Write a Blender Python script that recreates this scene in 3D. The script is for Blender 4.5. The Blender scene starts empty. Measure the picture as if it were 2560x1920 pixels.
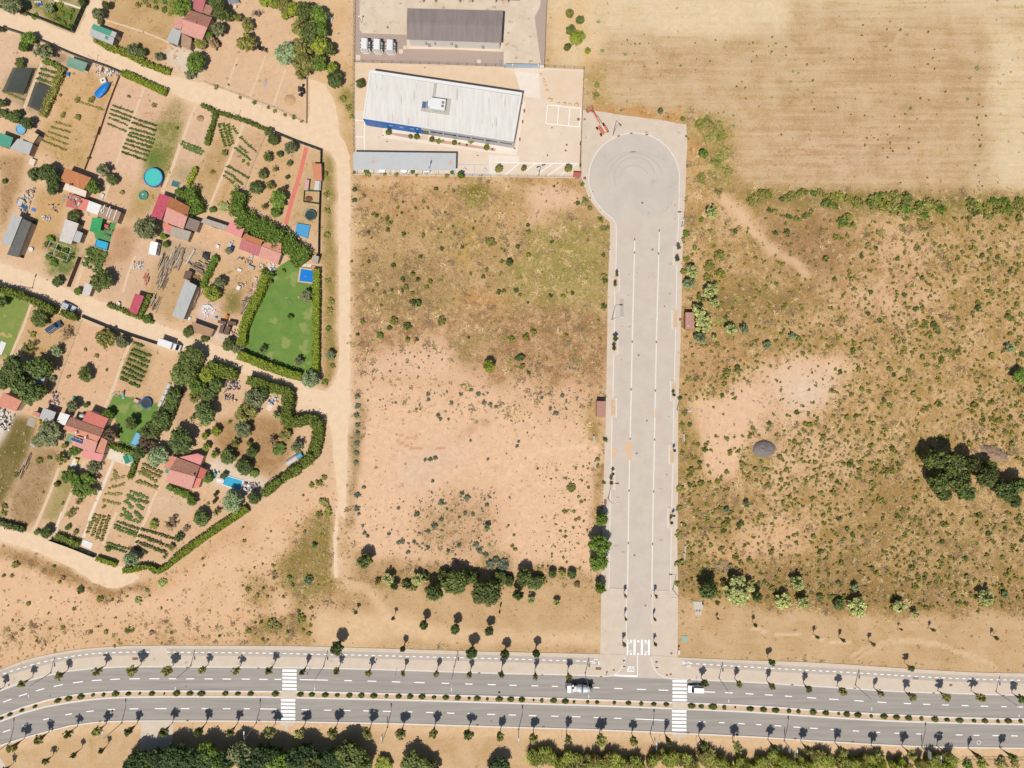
import bpy, bmesh, math, random
import numpy as np
from mathutils import Vector, Matrix
R = random.Random(11)
NR = np.random.default_rng(11)
scene = bpy.context.scene
col = scene.collection
# ---------------------------------------------------------------- camera, sky, sun, exposure
PXM = 8.2            # survey pixels per metre on the ground
ALT = 208.0          # camera height (m)
cd = bpy.data.cameras.new('camera')
cd.sensor_fit = 'HORIZONTAL'; cd.sensor_width = 36.0
cd.lens = 36.0 * ALT / (2560 / PXM)
cd.clip_start = 1.0; cd.clip_end = 9000.0
cam = bpy.data.objects.new('camera', cd); col.objects.link(cam)
cam.location = (0, 0, ALT); cam.rotation_euler = (0, 0, 0)
scene.camera = cam
SHADOW = Vector((0.128, 0.534, -1.0))        # way the light travels
world = bpy.data.worlds.new('World'); scene.world = world; world.use_nodes = True
nt = world.node_tree; bg = nt.nodes['Background']
sky = nt.nodes.new('ShaderNodeTexSky'); sky.sky_type = 'NISHITA'; sky.sun_disc = False
sky.sun_elevation = math.radians(61.2)
sky.sun_rotation = math.atan2(-SHADOW.x, -SHADOW.y)
nt.links.new(sky.outputs[0], bg.inputs[0]); bg.inputs[1].default_value = 0.075
sd = bpy.data.lights.new('sun', 'SUN'); sd.energy = 4.6; sd.angle = math.radians(0.53); sd.color = (1.0, 0.955, 0.89)
sun = bpy.data.objects.new('sun', sd); col.objects.link(sun)
sun.rotation_euler = SHADOW.to_track_quat('-Z', 'Y').to_euler(); sun.location = (-40, -160, 300)
vs = scene.view_settings
scene.display_settings.display_device = 'sRGB'
vs.view_transform = 'Standard'; vs.look = 'None'; vs.gamma = 1.0; vs.use_curve_mapping = False
vs.exposure = 0.14
LIT = 1.62           # display-linear value of a sunlit level surface of albedo 1, used to turn a seen colour into an albedo

# ---------------------------------------------------------------- survey map: sheet coordinates -> metres
def W(px, py, h=0.0):
    k = (1 - h / ALT) / PXM
    return ((px - 1280) * k, (960 - py) * k)
class Sheet:
    def __init__(s, x0, y0, k): s.x0, s.y0, s.k = x0, y0, k
    def __call__(s, x, y, h=0.0): return W(s.x0 + x / s.k, s.y0 + y / s.k, h)
    def m(s, d): return d / s.k / PXM
    def pts(s, l, h=0.0): return [s(x, y, h) for x, y in l]
S0 = Sheet(0, 0, 1)
A = Sheet(0, 0, 4.88); B = Sheet(430, 0, 4.88); C = Sheet(0, 320, 4.88); D = Sheet(430, 320, 4.88)
E = Sheet(0, 640, 4.88); F = Sheet(430, 640, 4.88); G = Sheet(0, 960, 4.88); H = Sheet(430, 960, 4.88)
I = Sheet(860, 0, 3.568); J = Sheet(1440, 240, 6.9125); K = Sheet(0, 1560, 3.456); L = Sheet(620, 1560, 3.456)
M = Sheet(1240, 1560, 3.456); N = Sheet(1860, 1560, 3.16); O = Sheet(1440, 460, 2.7656); P = Sheet(1440, 1040, 2.7656)
Q = Sheet(860, 440, 3.253); RR = Sheet(860, 930, 3.253); SS = Sheet(780, 1380, 2.9105); T = Sheet(0, 1280, 2.572)
U = Sheet(1680, 460, 2.5136); V = Sheet(1680, 1000, 2.5136); WW = Sheet(1380, 0, 1.8746); XX = Sheet(2240, 1040, 6.381)
Y1 = Sheet(470, 600, 10.0545); Y2 = Sheet(380, 590, 12.758); ZT = Sheet(880, 60, 13.825); ZG = Sheet(1240, 120, 9.217)

# ---------------------------------------------------------------- materials
def lin(c):
    return tuple(((v / 255 + 0.055) / 1.055) ** 2.4 if v > 10.3 else v / 255 / 12.92 for v in c)
def alb(c):                      # seen sunlit colour (0-255) -> albedo
    return tuple(min(0.86, v / LIT) for v in lin(c))
MATS = {}
def node(nt, t, loc=(0, 0), **kw):
    n = nt.nodes.new(t); n.location = loc
    for k, v in kw.items(): setattr(n, k, v)
    return n
def mat(name, c, rough=0.85, var=0.12, scale=1.5, bump=0.0, bscale=8.0, metal=0.0, spec=0.3, c2=None, raw=False, wear=None, stretch=None):
    """procedural paint / soil / stone: colour with noise variation, optional second colour and bump"""
    if name in MATS: return MATS[name]
    m = bpy.data.materials.new(name); m.use_nodes = True; nt = m.node_tree; L_ = nt.links
    b = nt.nodes['Principled BSDF']
    a = c if raw else alb(c)
    a2 = (c2 if raw else alb(c2)) if c2 else tuple(v * (1 - var * 2) for v in a)
    tc = node(nt, 'ShaderNodeTexCoord')
    src = tc.outputs['Object']
    if stretch:
        mp = node(nt, 'ShaderNodeMapping'); mp.inputs['Scale'].default_value = stretch
        L_.new(src, mp.inputs[0]); src = mp.outputs[0]
    n1 = node(nt, 'ShaderNodeTexNoise'); n1.inputs['Scale'].default_value = scale; n1.inputs['Detail'].default_value = 6; n1.inputs['Roughness'].default_value = 0.65
    L_.new(src, n1.inputs['Vector'])
    rp = node(nt, 'ShaderNodeValToRGB'); rp.color_ramp.elements[0].position = 0.3; rp.color_ramp.elements[1].position = 0.72
    rp.color_ramp.elements[0].color = (*a, 1)
    rp.color_ramp.elements[1].color = (*a2, 1)
    L_.new(n1.outputs[0], rp.inputs[0]); out = rp.outputs[0]
    if wear:                     # a third colour in blotches of its own shape
        n2 = node(nt, 'ShaderNodeTexNoise'); n2.inputs['Scale'].default_value = wear[1]; n2.inputs['Detail'].default_value = 5
        L_.new(src, n2.inputs['Vector'])
        r2 = node(nt, 'ShaderNodeValToRGB'); r2.color_ramp.elements[0].position = wear[2]; r2.color_ramp.elements[1].position = min(1, wear[2] + 0.06)
        L_.new(n2.outputs[0], r2.inputs[0])
        mx = node(nt, 'ShaderNodeMix', data_type='RGBA'); L_.new(r2.outputs[0], mx.inputs[0]); L_.new(out, mx.inputs[6]); mx.inputs[7].default_value = (*alb(wear[0]), 1)
        out = mx.outputs[2]
    L_.new(out, b.inputs['Base Color'])
    b.inputs['Roughness'].default_value = rough; b.inputs['Metallic'].default_value = metal
    b.inputs['Specular IOR Level'].default_value = spec
    if bump:
        n3 = node(nt, 'ShaderNodeTexNoise'); n3.inputs['Scale'].default_value = bscale; n3.inputs['Detail'].default_value = 4
        L_.new(tc.outputs['Object'], n3.inputs['Vector'])
        bp = node(nt, 'ShaderNodeBump'); bp.inputs['Strength'].default_value = bump; bp.inputs['Distance'].default_value = 0.15
        L_.new(n3.outputs[0], bp.inputs['Height']); L_.new(bp.outputs[0], b.inputs['Normal'])
    MATS[name] = m; return m
def leafmat(name, c1, c2, trans=0.25):
    c1 = tuple(v * 1.55 for v in c1); c2 = tuple(v * 1.6 for v in c2)
    """foliage: colour per leaf between two albedos (linear), some light through the leaf"""
    if name in MATS: return MATS[name]
    m = bpy.data.materials.new(name); m.use_nodes = True; nt = m.node_tree; L_ = nt.links
    b = nt.nodes['Principled BSDF']; o = nt.nodes['Material Output']
    g = node(nt, 'ShaderNodeNewGeometry'); oi = node(nt, 'ShaderNodeObjectInfo')
    tc = node(nt, 'ShaderNodeTexCoord'); nz = node(nt, 'ShaderNodeTexNoise'); nz.inputs['Scale'].default_value = 2.3; nz.inputs['Detail'].default_value = 3
    L_.new(tc.outputs['Object'], nz.inputs['Vector'])
    ad = node(nt, 'ShaderNodeMath', operation='MULTIPLY_ADD'); L_.new(g.outputs['Random Per Island'], ad.inputs[0]); ad.inputs[1].default_value = 0.55
    L_.new(nz.outputs[0], ad.inputs[2])
    sb = node(nt, 'ShaderNodeMath', operation='SUBTRACT'); L_.new(ad.outputs[0], sb.inputs[0]); sb.inputs[1].default_value = 0.3
    mx = node(nt, 'ShaderNodeMix', data_type='RGBA'); L_.new(sb.outputs[0], mx.inputs[0]); mx.inputs[6].default_value = (*c1, 1); mx.inputs[7].default_value = (*c2, 1)
    hv = node(nt, 'ShaderNodeHueSaturation'); L_.new(mx.outputs[2], hv.inputs['Color'])
    mr = node(nt, 'ShaderNodeMapRange'); L_.new(oi.outputs['Random'], mr.inputs[0]); mr.inputs[3].default_value = 0.8; mr.inputs[4].default_value = 1.2
    L_.new(mr.outputs[0], hv.inputs['Value'])
    L_.new(hv.outputs[0], b.inputs['Base Color']); b.inputs['Roughness'].default_value = 0.6; b.inputs['Specular IOR Level'].default_value = 0.25
    tr = node(nt, 'ShaderNodeBsdfTranslucent'); L_.new(hv.outputs[0], tr.inputs[0])
    ms = node(nt, 'ShaderNodeMixShader'); ms.inputs[0].default_value = trans
    L_.new(b.outputs[0], ms.inputs[1]); L_.new(tr.outputs[0], ms.inputs[2]); L_.new(ms.outputs[0], o.inputs[0])
    MATS[name] = m; return m

# ---------------------------------------------------------------- objects
def tag(o, label=None, cat=None, group=None, kind=None):
    if label: o['label'] = label
    if cat: o['category'] = cat
    if group: o['group'] = group
    if kind: o['kind'] = kind
    return o
def thing(name, label, cat, loc=(0, 0, 0), rz=0.0, group=None):
    o = bpy.data.objects.new(name, None); col.objects.link(o)
    o.empty_display_size = 0.3
    o.location = loc; o.rotation_euler = (0, 0, rz)
    return tag(o, label, cat, group)
def link(name, me, m=None, parent=None, loc=(0, 0, 0), rz=0.0, scale=None, slot='DATA'):
    o = bpy.data.objects.new(name, me); col.objects.link(o)
    if parent is not None: o.parent = parent
    o.location = loc; o.rotation_euler = (0, 0, rz)
    if scale is not None: o.scale = scale
    if m is not None:
        if not me.materials: me.materials.append(None if slot == 'OBJECT' else m)
        if slot == 'OBJECT':
            o.material_slots[0].link = 'OBJECT'; o.material_slots[0].material = m
    return o
class MB:
    """collects faces, then makes ONE mesh object; coordinates are world unless a thing is given as parent (then local)"""
    def __init__(s): s.v = []; s.f = []
    def add(s, vs, fs):
        n = len(s.v); s.v += [tuple(p) for p in vs]; s.f += [tuple(i + n for i in f) for f in fs]; return s
    def quad(s, a, b, c, d): return s.add([a, b, c, d], [(0, 1, 2, 3)])
    def poly(s, pts, z): return s.add([(x, y, z) for x, y in pts], [tuple(range(len(pts)))])
    def prism(s, pts, z0, z1):
        n = len(pts)
        ar = sum(pts[i][0] * pts[(i + 1) % n][1] - pts[(i + 1) % n][0] * pts[i][1] for i in range(n))
        if ar < 0: pts = pts[::-1]
        z0s = z0 if isinstance(z0, (list, tuple)) else [z0] * n
        z1s = z1 if isinstance(z1, (list, tuple)) else [z1] * n
        if ar < 0: z0s = list(z0s)[::-1]; z1s = list(z1s)[::-1]
        v = [(x, y, z0s[i]) for i, (x, y) in enumerate(pts)] + [(x, y, z1s[i]) for i, (x, y) in enumerate(pts)]
        return s.add(v, [tuple(range(n))[::-1], tuple(range(n, 2 * n))] + [(i, (i + 1) % n, n + (i + 1) % n, n + i) for i in range(n)])
    def box(s, cx, cy, z0, z1, sx, sy, rz=0.0, taper=0.0):
        c, q = math.cos(rz), math.sin(rz); v = []
        for z, t in ((z0, 0), (z1, taper)):
            for dx, dy in ((-1, -1), (1, -1), (1, 1), (-1, 1)):
                x, y = dx * (sx / 2 - t), dy * (sy / 2 - t)
                v.append((cx + x * c - y * q, cy + x * q + y * c, z))
        return s.add(v, [(3, 2, 1, 0), (4, 5, 6, 7), (0, 1, 5, 4), (1, 2, 6, 5), (2, 3, 7, 6), (3, 0, 4, 7)])
    def bar(s, a, b, w, h=None):
        """square bar from a to b"""
        a, b = Vector(a), Vector(b); d = (b - a)
        if d.length < 1e-6: return s
        h = h or w; dn = d.normalized(); up = Vector((0, 0, 1)) if abs(dn.z) < 0.95 else Vector((0, 1, 0))
        x = dn.cross(up).normalized() * (w / 2); y = x.cross(dn).normalized() * (h / 2)
        v = [p + sx * x + sy * y for p in (a, b) for sx, sy in ((-1, -1), (1, -1), (1, 1), (-1, 1))]
        return s.add(v, [(3, 2, 1, 0), (4, 5, 6, 7), (0, 1, 5, 4), (1, 2, 6, 5), (2, 3, 7, 6), (3, 0, 4, 7)])
    def tube(s, pts, rs, n=8, cap=True):
        pts = [Vector(p) for p in pts]; rs = rs if isinstance(rs, (list, tuple)) else [rs] * len(pts)
        base = len(s.v); k = len(pts)
        for i, p in enumerate(pts):
            d = (pts[min(i + 1, k - 1)] - pts[max(i - 1, 0)])
            d = d.normalized() if d.length > 1e-9 else Vector((0, 0, 1))
            up = Vector((0, 0, 1)) if abs(d.z) < 0.9 else Vector((0, 1, 0))
            x = d.cross(up).normalized(); y = d.cross(x)
            for j in range(n):
                a = 2 * math.pi * j / n
                s.v.append(tuple(p + (x * math.cos(a) + y * math.sin(a)) * rs[i]))
        for i in range(k - 1):
            for j in range(n):
                a = base + i * n + j; b = base + i * n + (j + 1) % n
                s.f.append((a, b, b + n, a + n))
        if cap:
            s.f.append(tuple(base + j for j in range(n))[::-1]); s.f.append(tuple(base + (k - 1) * n + j for j in range(n)))
        return s
    def disc(s, cx, cy, z0, z1, r0, r1=None, n=24, cap=True):
        return s.tube([(cx, cy, z0), (cx, cy, z1)], [r0, r0 if r1 is None else r1], n, cap)
    def ring(s, cx, cy, z0, z1, ri, ro, n=28):
        b = len(s.v)
        for r, z in ((ri, z0), (ro, z0), (ro, z1), (ri, z1)):
            for j in range(n):
                a = 2 * math.pi * j / n; s.v.append((cx + r * math.cos(a), cy + r * math.sin(a), z))
        for q in range(4):
            for j in range(n):
                a = b + q * n + j; c = b + q * n + (j + 1) % n; d = b + ((q + 1) % 4) * n
                s.f.append((a, c, d + (j + 1) % n, d + j))
        return s
    def ribbed(s, a, b, c, d, pitch=0.5, amp=0.06, thick=0.08):
        """roof panel a-b (low eave) d-c (top); ribs run from a to d; solid"""
        a, b, c, d = map(Vector, (a, b, c, d)); n = max(4, int((b - a).length / pitch) * 2)
        nrm = (b - a).cross(d - a).normalized()
        if nrm.z < 0: nrm = -nrm
        base = len(s.v)
        for i in range(n + 1):
            t = i / n; o = nrm * (amp if i % 2 else 0)
            for p in (a.lerp(b, t), d.lerp(c, t)):
                s.v.append(tuple(p + o)); s.v.append(tuple(p - nrm * thick))
        for i in range(n):
            k = base + i * 4; q = k + 4
            s.f += [(k, q, q + 2, k + 2), (k + 1, k + 3, q + 3, q + 1), (k, k + 1, q + 1, q), (k + 2, q + 2, q + 3, k + 3)]
        s.f += [(base, base + 2, base + 3, base + 1)]
        k = base + n * 4; s.f += [(k, k + 1, k + 3, k + 2)]
        return s
    def mesh(s, name, off=(0, 0, 0)):
        me = bpy.data.meshes.new(name)
        ox, oy, oz = off
        me.from_pydata([(x - ox, y - oy, z - oz) for x, y, z in s.v], [], s.f)
        bm = bmesh.new(); bm.from_mesh(me); bmesh.ops.recalc_face_normals(bm, faces=bm.faces); bm.to_mesh(me); bm.free()
        me.update(); return me
    def build(s, name, m, parent=None, smooth=False, bevel=0.0):
        """world-coordinate build: subtracts the location of the parent thing (and its parent)"""
        off = Vector((0, 0, 0)); p = parent
        while p is not None: off += p.location; p = p.parent
        me = s.mesh(name, off)
        if smooth:
            for f in me.polygons: f.use_smooth = True
        o = link(name, me, m, parent)
        if bevel:
            bv = o.modifiers.new('bevel', 'BEVEL'); bv.width = bevel; bv.segments = 2; bv.limit_method = 'ANGLE'
        return o
    def local(s, name, m, parent=None, smooth=False, bevel=0.0):
        me = s.mesh(name)
        if smooth:
            for f in me.polygons: f.use_smooth = True
        o = link(name, me, m, parent)
        if bevel:
            bv = o.modifiers.new('bevel', 'BEVEL'); bv.width = bevel; bv.segments = 2; bv.limit_method = 'ANGLE'
        return o
def npmesh(name, V, F):
    """fast mesh from numpy arrays (n,3) and (m,k)"""
    V = np.asarray(V, dtype=np.float32); F = np.asarray(F, dtype=np.int32); k = F.shape[1]
    me = bpy.data.meshes.new(name)
    me.vertices.add(len(V)); me.vertices.foreach_set('co', V.ravel())
    me.loops.add(F.size); me.loops.foreach_set('vertex_index', F.ravel())
    me.polygons.add(len(F)); me.polygons.foreach_set('loop_start', np.arange(0, F.size, k, dtype=np.int32))
    me.update(calc_edges=True); me.validate(); return me
def struct(name, mb, m, parent=None):
    o = mb.build(name, m, parent)
    if parent is None: o['kind'] = 'structure'
    return o
def smoothline(pts, step=4.0):
    """Catmull-Rom through points, resampled every `step` metres"""
    P_ = [Vector((p[0], p[1])) for p in pts]; out = []
    for i in range(len(P_) - 1):
        p0 = P_[max(i - 1, 0)]; p1 = P_[i]; p2 = P_[i + 1]; p3 = P_[min(i + 2, len(P_) - 1)]
        n = max(1, int((p2 - p1).length / step))
        for j in range(n):
            t = j / n
            out.append(0.5 * ((2 * p1) + (p2 - p0) * t + (2 * p0 - 5 * p1 + 4 * p2 - p3) * t * t + (3 * p1 - p0 - 3 * p2 + p3) * t ** 3))
    out.append(P_[-1]); return [(p.x, p.y) for p in out]
def yat(line, x):
    for (x0, y0), (x1, y1) in zip(line, line[1:]):
        if min(x0, x1) <= x <= max(x0, x1): return y0 + (y1 - y0) * (x - x0) / ((x1 - x0) or 1)
    return line[0][1] if abs(x - line[0][0]) < abs(x - line[-1][0]) else line[-1][1]
def strip(line, w0, w1):
    """polygon along a polyline between offsets w0 and w1 (left positive)"""
    a = []; b = []
    for i, p in enumerate(line):
        q0 = Vector(line[max(i - 1, 0)]); q1 = Vector(line[min(i + 1, len(line) - 1)]); d = (q1 - q0).normalized(); n = Vector((-d.y, d.x))
        a.append(tuple(Vector(p) + n * w0)); b.append(tuple(Vector(p) + n * w1))
    return a, b
def ribbon(mb, line, w0, w1, z0, z1=None):
    a, b = strip(line, w0, w1)
    for i in range(len(a) - 1):
        if z1 is None: mb.quad((*a[i], z0), (*a[i + 1], z0), (*b[i + 1], z0), (*b[i], z0))
        else: mb.prism([a[i], a[i + 1], b[i + 1], b[i]], z0, z1)
    return mb
def ruffle(pts, step=1.0, amp=0.3, closed=True):
    """a polygon outline with small natural unevenness"""
    out = []; n = len(pts)
    for i in range(n if closed else n - 1):
        a = Vector(pts[i]); b = Vector(pts[(i + 1) % n]); k = max(1, int((b - a).length / step))
        for j in range(k):
            p = a.lerp(b, j / k); out.append((p.x + R.uniform(-amp, amp), p.y + R.uniform(-amp, amp)))
    if not closed: out.append(tuple(pts[-1]))
    return out
ORD = ['first', 'second', 'third', 'fourth', 'fifth', 'sixth', 'seventh', 'eighth', 'ninth', 'tenth', 'eleventh', 'twelfth', 'thirteenth', 'fourteenth', 'fifteenth', 'sixteenth', 'seventeenth', 'eighteenth', 'nineteenth', 'twentieth']
TENS = {20: 'twenty', 30: 'thirty', 40: 'forty', 50: 'fifty', 60: 'sixty', 70: 'seventy', 80: 'eighty'}
def ordinal(i):
    if i < 20: return ORD[i]
    n = i + 1
    if n % 10 == 0: return {30: 'thirtieth', 40: 'fortieth', 50: 'fiftieth', 60: 'sixtieth', 70: 'seventieth', 80: 'eightieth'}.get(n, str(n) + 'th')
    return TENS.get(n // 10 * 10, '') + '-' + ORD[n % 10 - 1]
GX=np.concatenate([[-4000,-1600,-700,-350,-230,-190,-175],np.arange(-170,170.01,0.8),[175,190,230,350,700,1600,4000]])
GY=np.concatenate([[-4000,-1600,-700,-350,-230,-170,-145],np.arange(-130,130.01,0.8),[145,170,230,350,700,1600,4000]])
gx,gy=np.meshgrid(GX,GY);SH=gx.shape
def vnoise(cell,seed,amp=1.0):
 r=np.random.default_rng(seed);n=400
 t=r.random((n,n))*2-1
 u=(gx/cell)%(n-1);v=(gy/cell)%(n-1)
 i=np.floor(u).astype(int);j=np.floor(v).astype(int);fu=u-i;fv=v-j
 fu=fu*fu*(3-2*fu);fv=fv*fv*(3-2*fv);i1=(i+1)%n;j1=(j+1)%n
 return amp*((t[j,i]*(1-fu)+t[j,i1]*fu)*(1-fv)+(t[j1,i]*(1-fu)+t[j1,i1]*fu)*fv)
wx=vnoise(9,1,1.6)+vnoise(3,2,0.9);wy=vnoise(9,3,1.6)+vnoise(3,4,0.9)
def pip(poly,X,Y):
 c=np.zeros(X.shape,bool);n=len(poly)
 for i in range(n):
  x0,y0=poly[i];x1,y1=poly[(i+1)%n]
  if y0==y1:continue
  cond=((y0>Y)!=(y1>Y))&(X<(x1-x0)*(Y-y0)/(y1-y0)+x0)
  c^=cond
 return c
def blur(a,r):
 k=max(0,int(round(r/0.8)))
 if k<1:return a
 for ax in(0,1):
  for _ in range(2):
   p=np.pad(a,[(k+1,k)if q==ax else(0,0)for q in(0,1)],mode='edge').cumsum(axis=ax)
   a=(np.take(p,range(2*k+1,p.shape[ax]),axis=ax)-np.take(p,range(0,p.shape[ax]-2*k-1),axis=ax))/(2*k+1)
 return a
soil=np.zeros(SH+(3,));veg=np.zeros(SH+(3,));cover=np.zeros(SH);streak=np.zeros(SH);tuft=np.zeros(SH)
soil[:]=alb((226,190,146));veg[:]=alb((190,152,102));cover[:]=0.5;streak[:]=0.1;tuft[:]=0.5
def tone(c,d,k):
 if c is None:return None
 g=(c[0]+c[1]+c[2])/3;return tuple(min(252,(v+(g-v)*d)*k)for v in c)
def region(poly,sc=None,vc=None,cv=None,f=1.5,st=None,warp=1.0,tf=None):
 m=blur(pip(poly,gx+wx*warp,gy+wy*warp).astype(float),f)
 sc=tone(sc,0.12,1.02);vc=tone(vc,0.03,1.02)
 if sc is not None:soil[:]=soil*(1-m[...,None])+np.array(alb(sc))*m[...,None]
 if vc is not None:veg[:]=veg*(1-m[...,None])+np.array(alb(vc))*m[...,None]
 if cv is not None:cover[:]=cover*(1-m)+cv*m
 if st is not None:streak[:]=streak*(1-m)+st*m
 if tf is not None:tuft[:]=tuft*(1-m)+tf*m
 elif cv is not None:tuft[:]=tuft*(1-m)+cv*m
s=S0.pts
BARE=(238,194,152);BAREV=(204,160,112)
region(s([(1362,-200),(2800,-200),(2800,492),(1880,470),(1848,420),(1836,300),(1700,300),(1470,280),(1372,165)]),(219,187,144),(197,162,116),0.48,2,0.42,tf=0.1)
region(s([(1504,-200),(1990,-200),(1968,82),(1800,88),(1510,90)]),(233,207,164),(220,190,145),0.35,1.5,0.6,tf=0.05)
region(s([(2476,60),(2800,70),(2800,500),(2476,470)]),(231,206,162),(214,182,134),0.4,1.5,0.5,tf=0.08)
region(s([(1990,-200),(2800,-200),(2800,60),(2300,20),(1990,10)]),(230,204,160),(212,180,132),0.4,3,0.9,tf=0.1)
region(WW.pts([(1180,230),(2040,190),(2040,560),(1700,620),(1150,560)]),None,(197,162,117),0.54,5,0.5,tf=0.1)
region(WW.pts([(980,640),(1700,620),(1700,760),(1300,800),(1000,720)]),(222,186,146),(192,152,112),0.5,4,0.7,tf=0.15)
region(s([(1362,-200),(1506,-200),(1512,150),(1468,175),(1372,160)]),(234,202,156),(226,182,122),0.4,2,0.05,tf=0.08)
region(WW.pts([(185,310),(260,320),(290,470),(180,500)]),(222,184,134),(186,152,84),0.55,1.5,0.05)
region(WW.pts([(180,480),(640,530),(640,580),(180,530)]),(224,180,122),(206,148,82),0.6,1.2,0.05)
region(WW.pts([(640,540),(830,540),(862,820),(900,900),(660,1000),(632,800)]),(222,178,122),(160,140,70),0.56,2,0.0,tf=0.6)
region(WW.pts([(632,640),(700,640),(700,1000),(632,1000)]),(226,182,126),(206,152,88),0.5,1.5,0.0)
region(s([(1690,470),(1860,470),(2800,492),(2800,1560),(1690,1510)]),(232,188,138),(178,140,80),0.54,2,0.0,tf=0.5)
region(U.pts([(480,30),(1600,60),(2400,70),(2400,200),(1500,200),(460,130)]),(196,158,106),(132,122,52),0.6,2,0.0,tf=0.5)
region(U.pts([(560,160),(1150,260),(1200,420),(900,700),(700,560),(620,380)]),(196,152,112),(168,126,84),0.6,4,0.0,tf=0.35)
region(U.pts([(200,620),(820,620),(820,880),(400,900),(180,800)]),(206,162,112),(160,128,70),0.62,3,0.0,tf=0.6)
region(U.pts([(280,90),(330,80),(880,560),(830,600),(640,440),(430,250)]),(232,190,146),(206,160,110),0.25,0.8,0.0,tf=0.1)
region(U.pts([(1240,240),(1560,300),(1640,800),(1100,860),(1000,640),(1350,480)]),(232,186,140),(184,140,90),0.42,4,0.0,2.0,tf=0.35)
region(U.pts([(60,900),(420,930),(460,1080),(330,1260),(60,1260)]),(218,172,122),(192,144,92),0.55,2.5,0.0,tf=0.6)
region(U.pts([(640,1090),(1100,1040),(1100,1200),(1000,1400),(740,1520),(320,1580),(340,1300)]),(234,190,148),(186,142,94),0.36,4,0.0,2.5,tf=0.3)
for q_ in([(840,1070),(1080,1050),(1070,1150),(900,1190)],[(660,1140),(800,1110),(790,1240),(660,1250)],[(360,1330),(560,1290),(560,1560),(340,1560)]):region(U.pts(q_),(238,196,157),(206,158,112),0.12,2.5,0.0,2.0,tf=0.08)
region(U.pts([(640,1240),(960,1200),(980,1300),(900,1400),(760,1390)]),(232,200,170),None,0.06,3,0.0,tf=0.02)
region(V.pts([(90,0),(560,0),(440,200),(420,480),(200,480),(130,240),(80,230)]),(238,192,150),(212,160,112),0.14,2,0.0,tf=0.1)
region(V.pts([(560,200),(900,140),(1300,300),(1000,500),(600,600),(440,400)]),(232,188,142),(180,140,88),0.42,4,0.0,2.0,tf=0.35)
region(V.pts([(160,880),(860,740),(860,1000),(300,1000),(120,960)]),(236,186,138),(196,146,94),0.28,4,0.0,tf=0.25)
region(V.pts([(470,340),(600,340),(600,480),(490,470)]),(206,172,112),(172,148,78),0.6,1.5,0.0)
region(V.pts([(1050,560),(1650,480),(1700,800),(1300,1100),(800,1300),(760,1000),(1250,800)]),(216,172,118),(164,128,72),0.6,6,0.0,tf=0.6)
region(V.pts([(1500,640),(2400,600),(2400,1330),(1500,1330)]),(226,182,130),(164,132,74),0.55,6,0.0,tf=0.6)
region(V.pts([(380,1000),(1500,1100),(2300,1200),(2300,1330),(600,1320),(380,1250)]),(206,162,110),(158,122,68),0.62,3,0.0,tf=0.6)
region(V.pts([(30,560),(420,520),(420,850),(150,880),(20,900)]),(212,166,114),(162,128,70),0.6,3,0.0,tf=0.7)
region(V.pts([(30,20),(130,60),(150,260),(180,520),(30,560)]),(208,164,108),(164,136,70),0.6,1.5,0.0,tf=0.7)
region(V.pts([(20,960),(320,980),(320,1200),(20,1200)]),(204,160,108),(156,124,64),0.6,2,0.0,tf=0.7)
region(s([(1694,1486),(1760,1515),(2200,1535),(2800,1545),(2800,1695),(2560,1684),(2050,1657),(1694,1643)]),(220,182,136),(200,162,114),0.5,1.0,0.15,tf=0.12)
region(s([(876,440),(1456,446),(1480,520),(1528,570),(1516,800),(1508,980),(870,980)]),(224,182,134),(184,147,92),0.56,1.2,0.0,tf=0.7)
region(Q.pts([(1380,420),(2160,380),(2160,1100),(1300,1080),(1280,760),(1440,600)]),(214,178,122),(162,145,74),0.6,3,0.0,tf=0.8)
region(Q.pts([(60,720),(900,720),(860,1100),(60,1100)]),(212,169,120),(164,131,80),0.6,3,0.0,tf=0.8)
region(Q.pts([(100,90),(760,60),(800,260),(300,330),(100,200)]),(222,176,132),(188,136,84),0.5,3,0.0,tf=0.5)
region(Q.pts([(1030,60),(1180,90),(1200,190),(1080,300),(970,240),(960,160)]),(190,160,90),(138,126,46),0.8,1.5,0.0,tf=0.9)
region(Q.pts([(990,420),(1070,420),(1060,740),(960,740),(950,600)]),(218,180,112),(196,156,80),0.6,2,0.0,tf=0.6)
region(Q.pts([(870,930),(1150,930),(1290,980),(1270,1110),(880,1090)]),(216,164,106),(196,140,82),0.5,1.5,0.0,tf=0.5)
region(Q.pts([(1180,240),(1500,230),(1480,380),(1200,440)]),(226,178,126),(200,148,92),0.4,3,0.0,tf=0.4)
region(Q.pts([(1480,130),(1640,80),(1940,90),(1900,210),(1640,260),(1560,400),(1440,420),(1560,260)]),(234,190,152),(196,144,104),0.22,1.5,0.0,tf=0.2)
region(Q.pts([(60,0),(2000,0),(1900,40),(60,60)]),(222,174,118),(184,134,76),0.5,1.5,0.0,tf=0.3)
for ln in([(120,50),(350,48),(600,36),(900,70),(1170,22),(1300,50),(1420,100),(1600,105)],):
 a,b=strip(smoothline(Q.pts(ln),2),-0.6,0.6);region(a+b[::-1],(230,186,138),None,0.15,0.8,warp=0.1,tf=0.0)
region(s([(880,870),(1010,870),(1135,812),(1170,880),(1230,950),(1505,955),(1502,1200),(1496,1420),(1440,1450),(1100,1420),(884,1415)]),(239,193,151),(206,158,112),0.16,2.5,0.0,tf=0.12)
region(Q.pts([(900,1250),(1250,1160),(1700,1180),(2100,1240),(2100,1640),(1300,1640),(1150,1560)]),(222,172,124),(176,134,82),0.52,3,0.0,tf=0.6)
region(Q.pts([(1500,1480),(2090,1400),(2090,1660),(1500,1660)]),(234,178,132),(178,132,90),0.4,2,0.0,tf=0.4)
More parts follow.
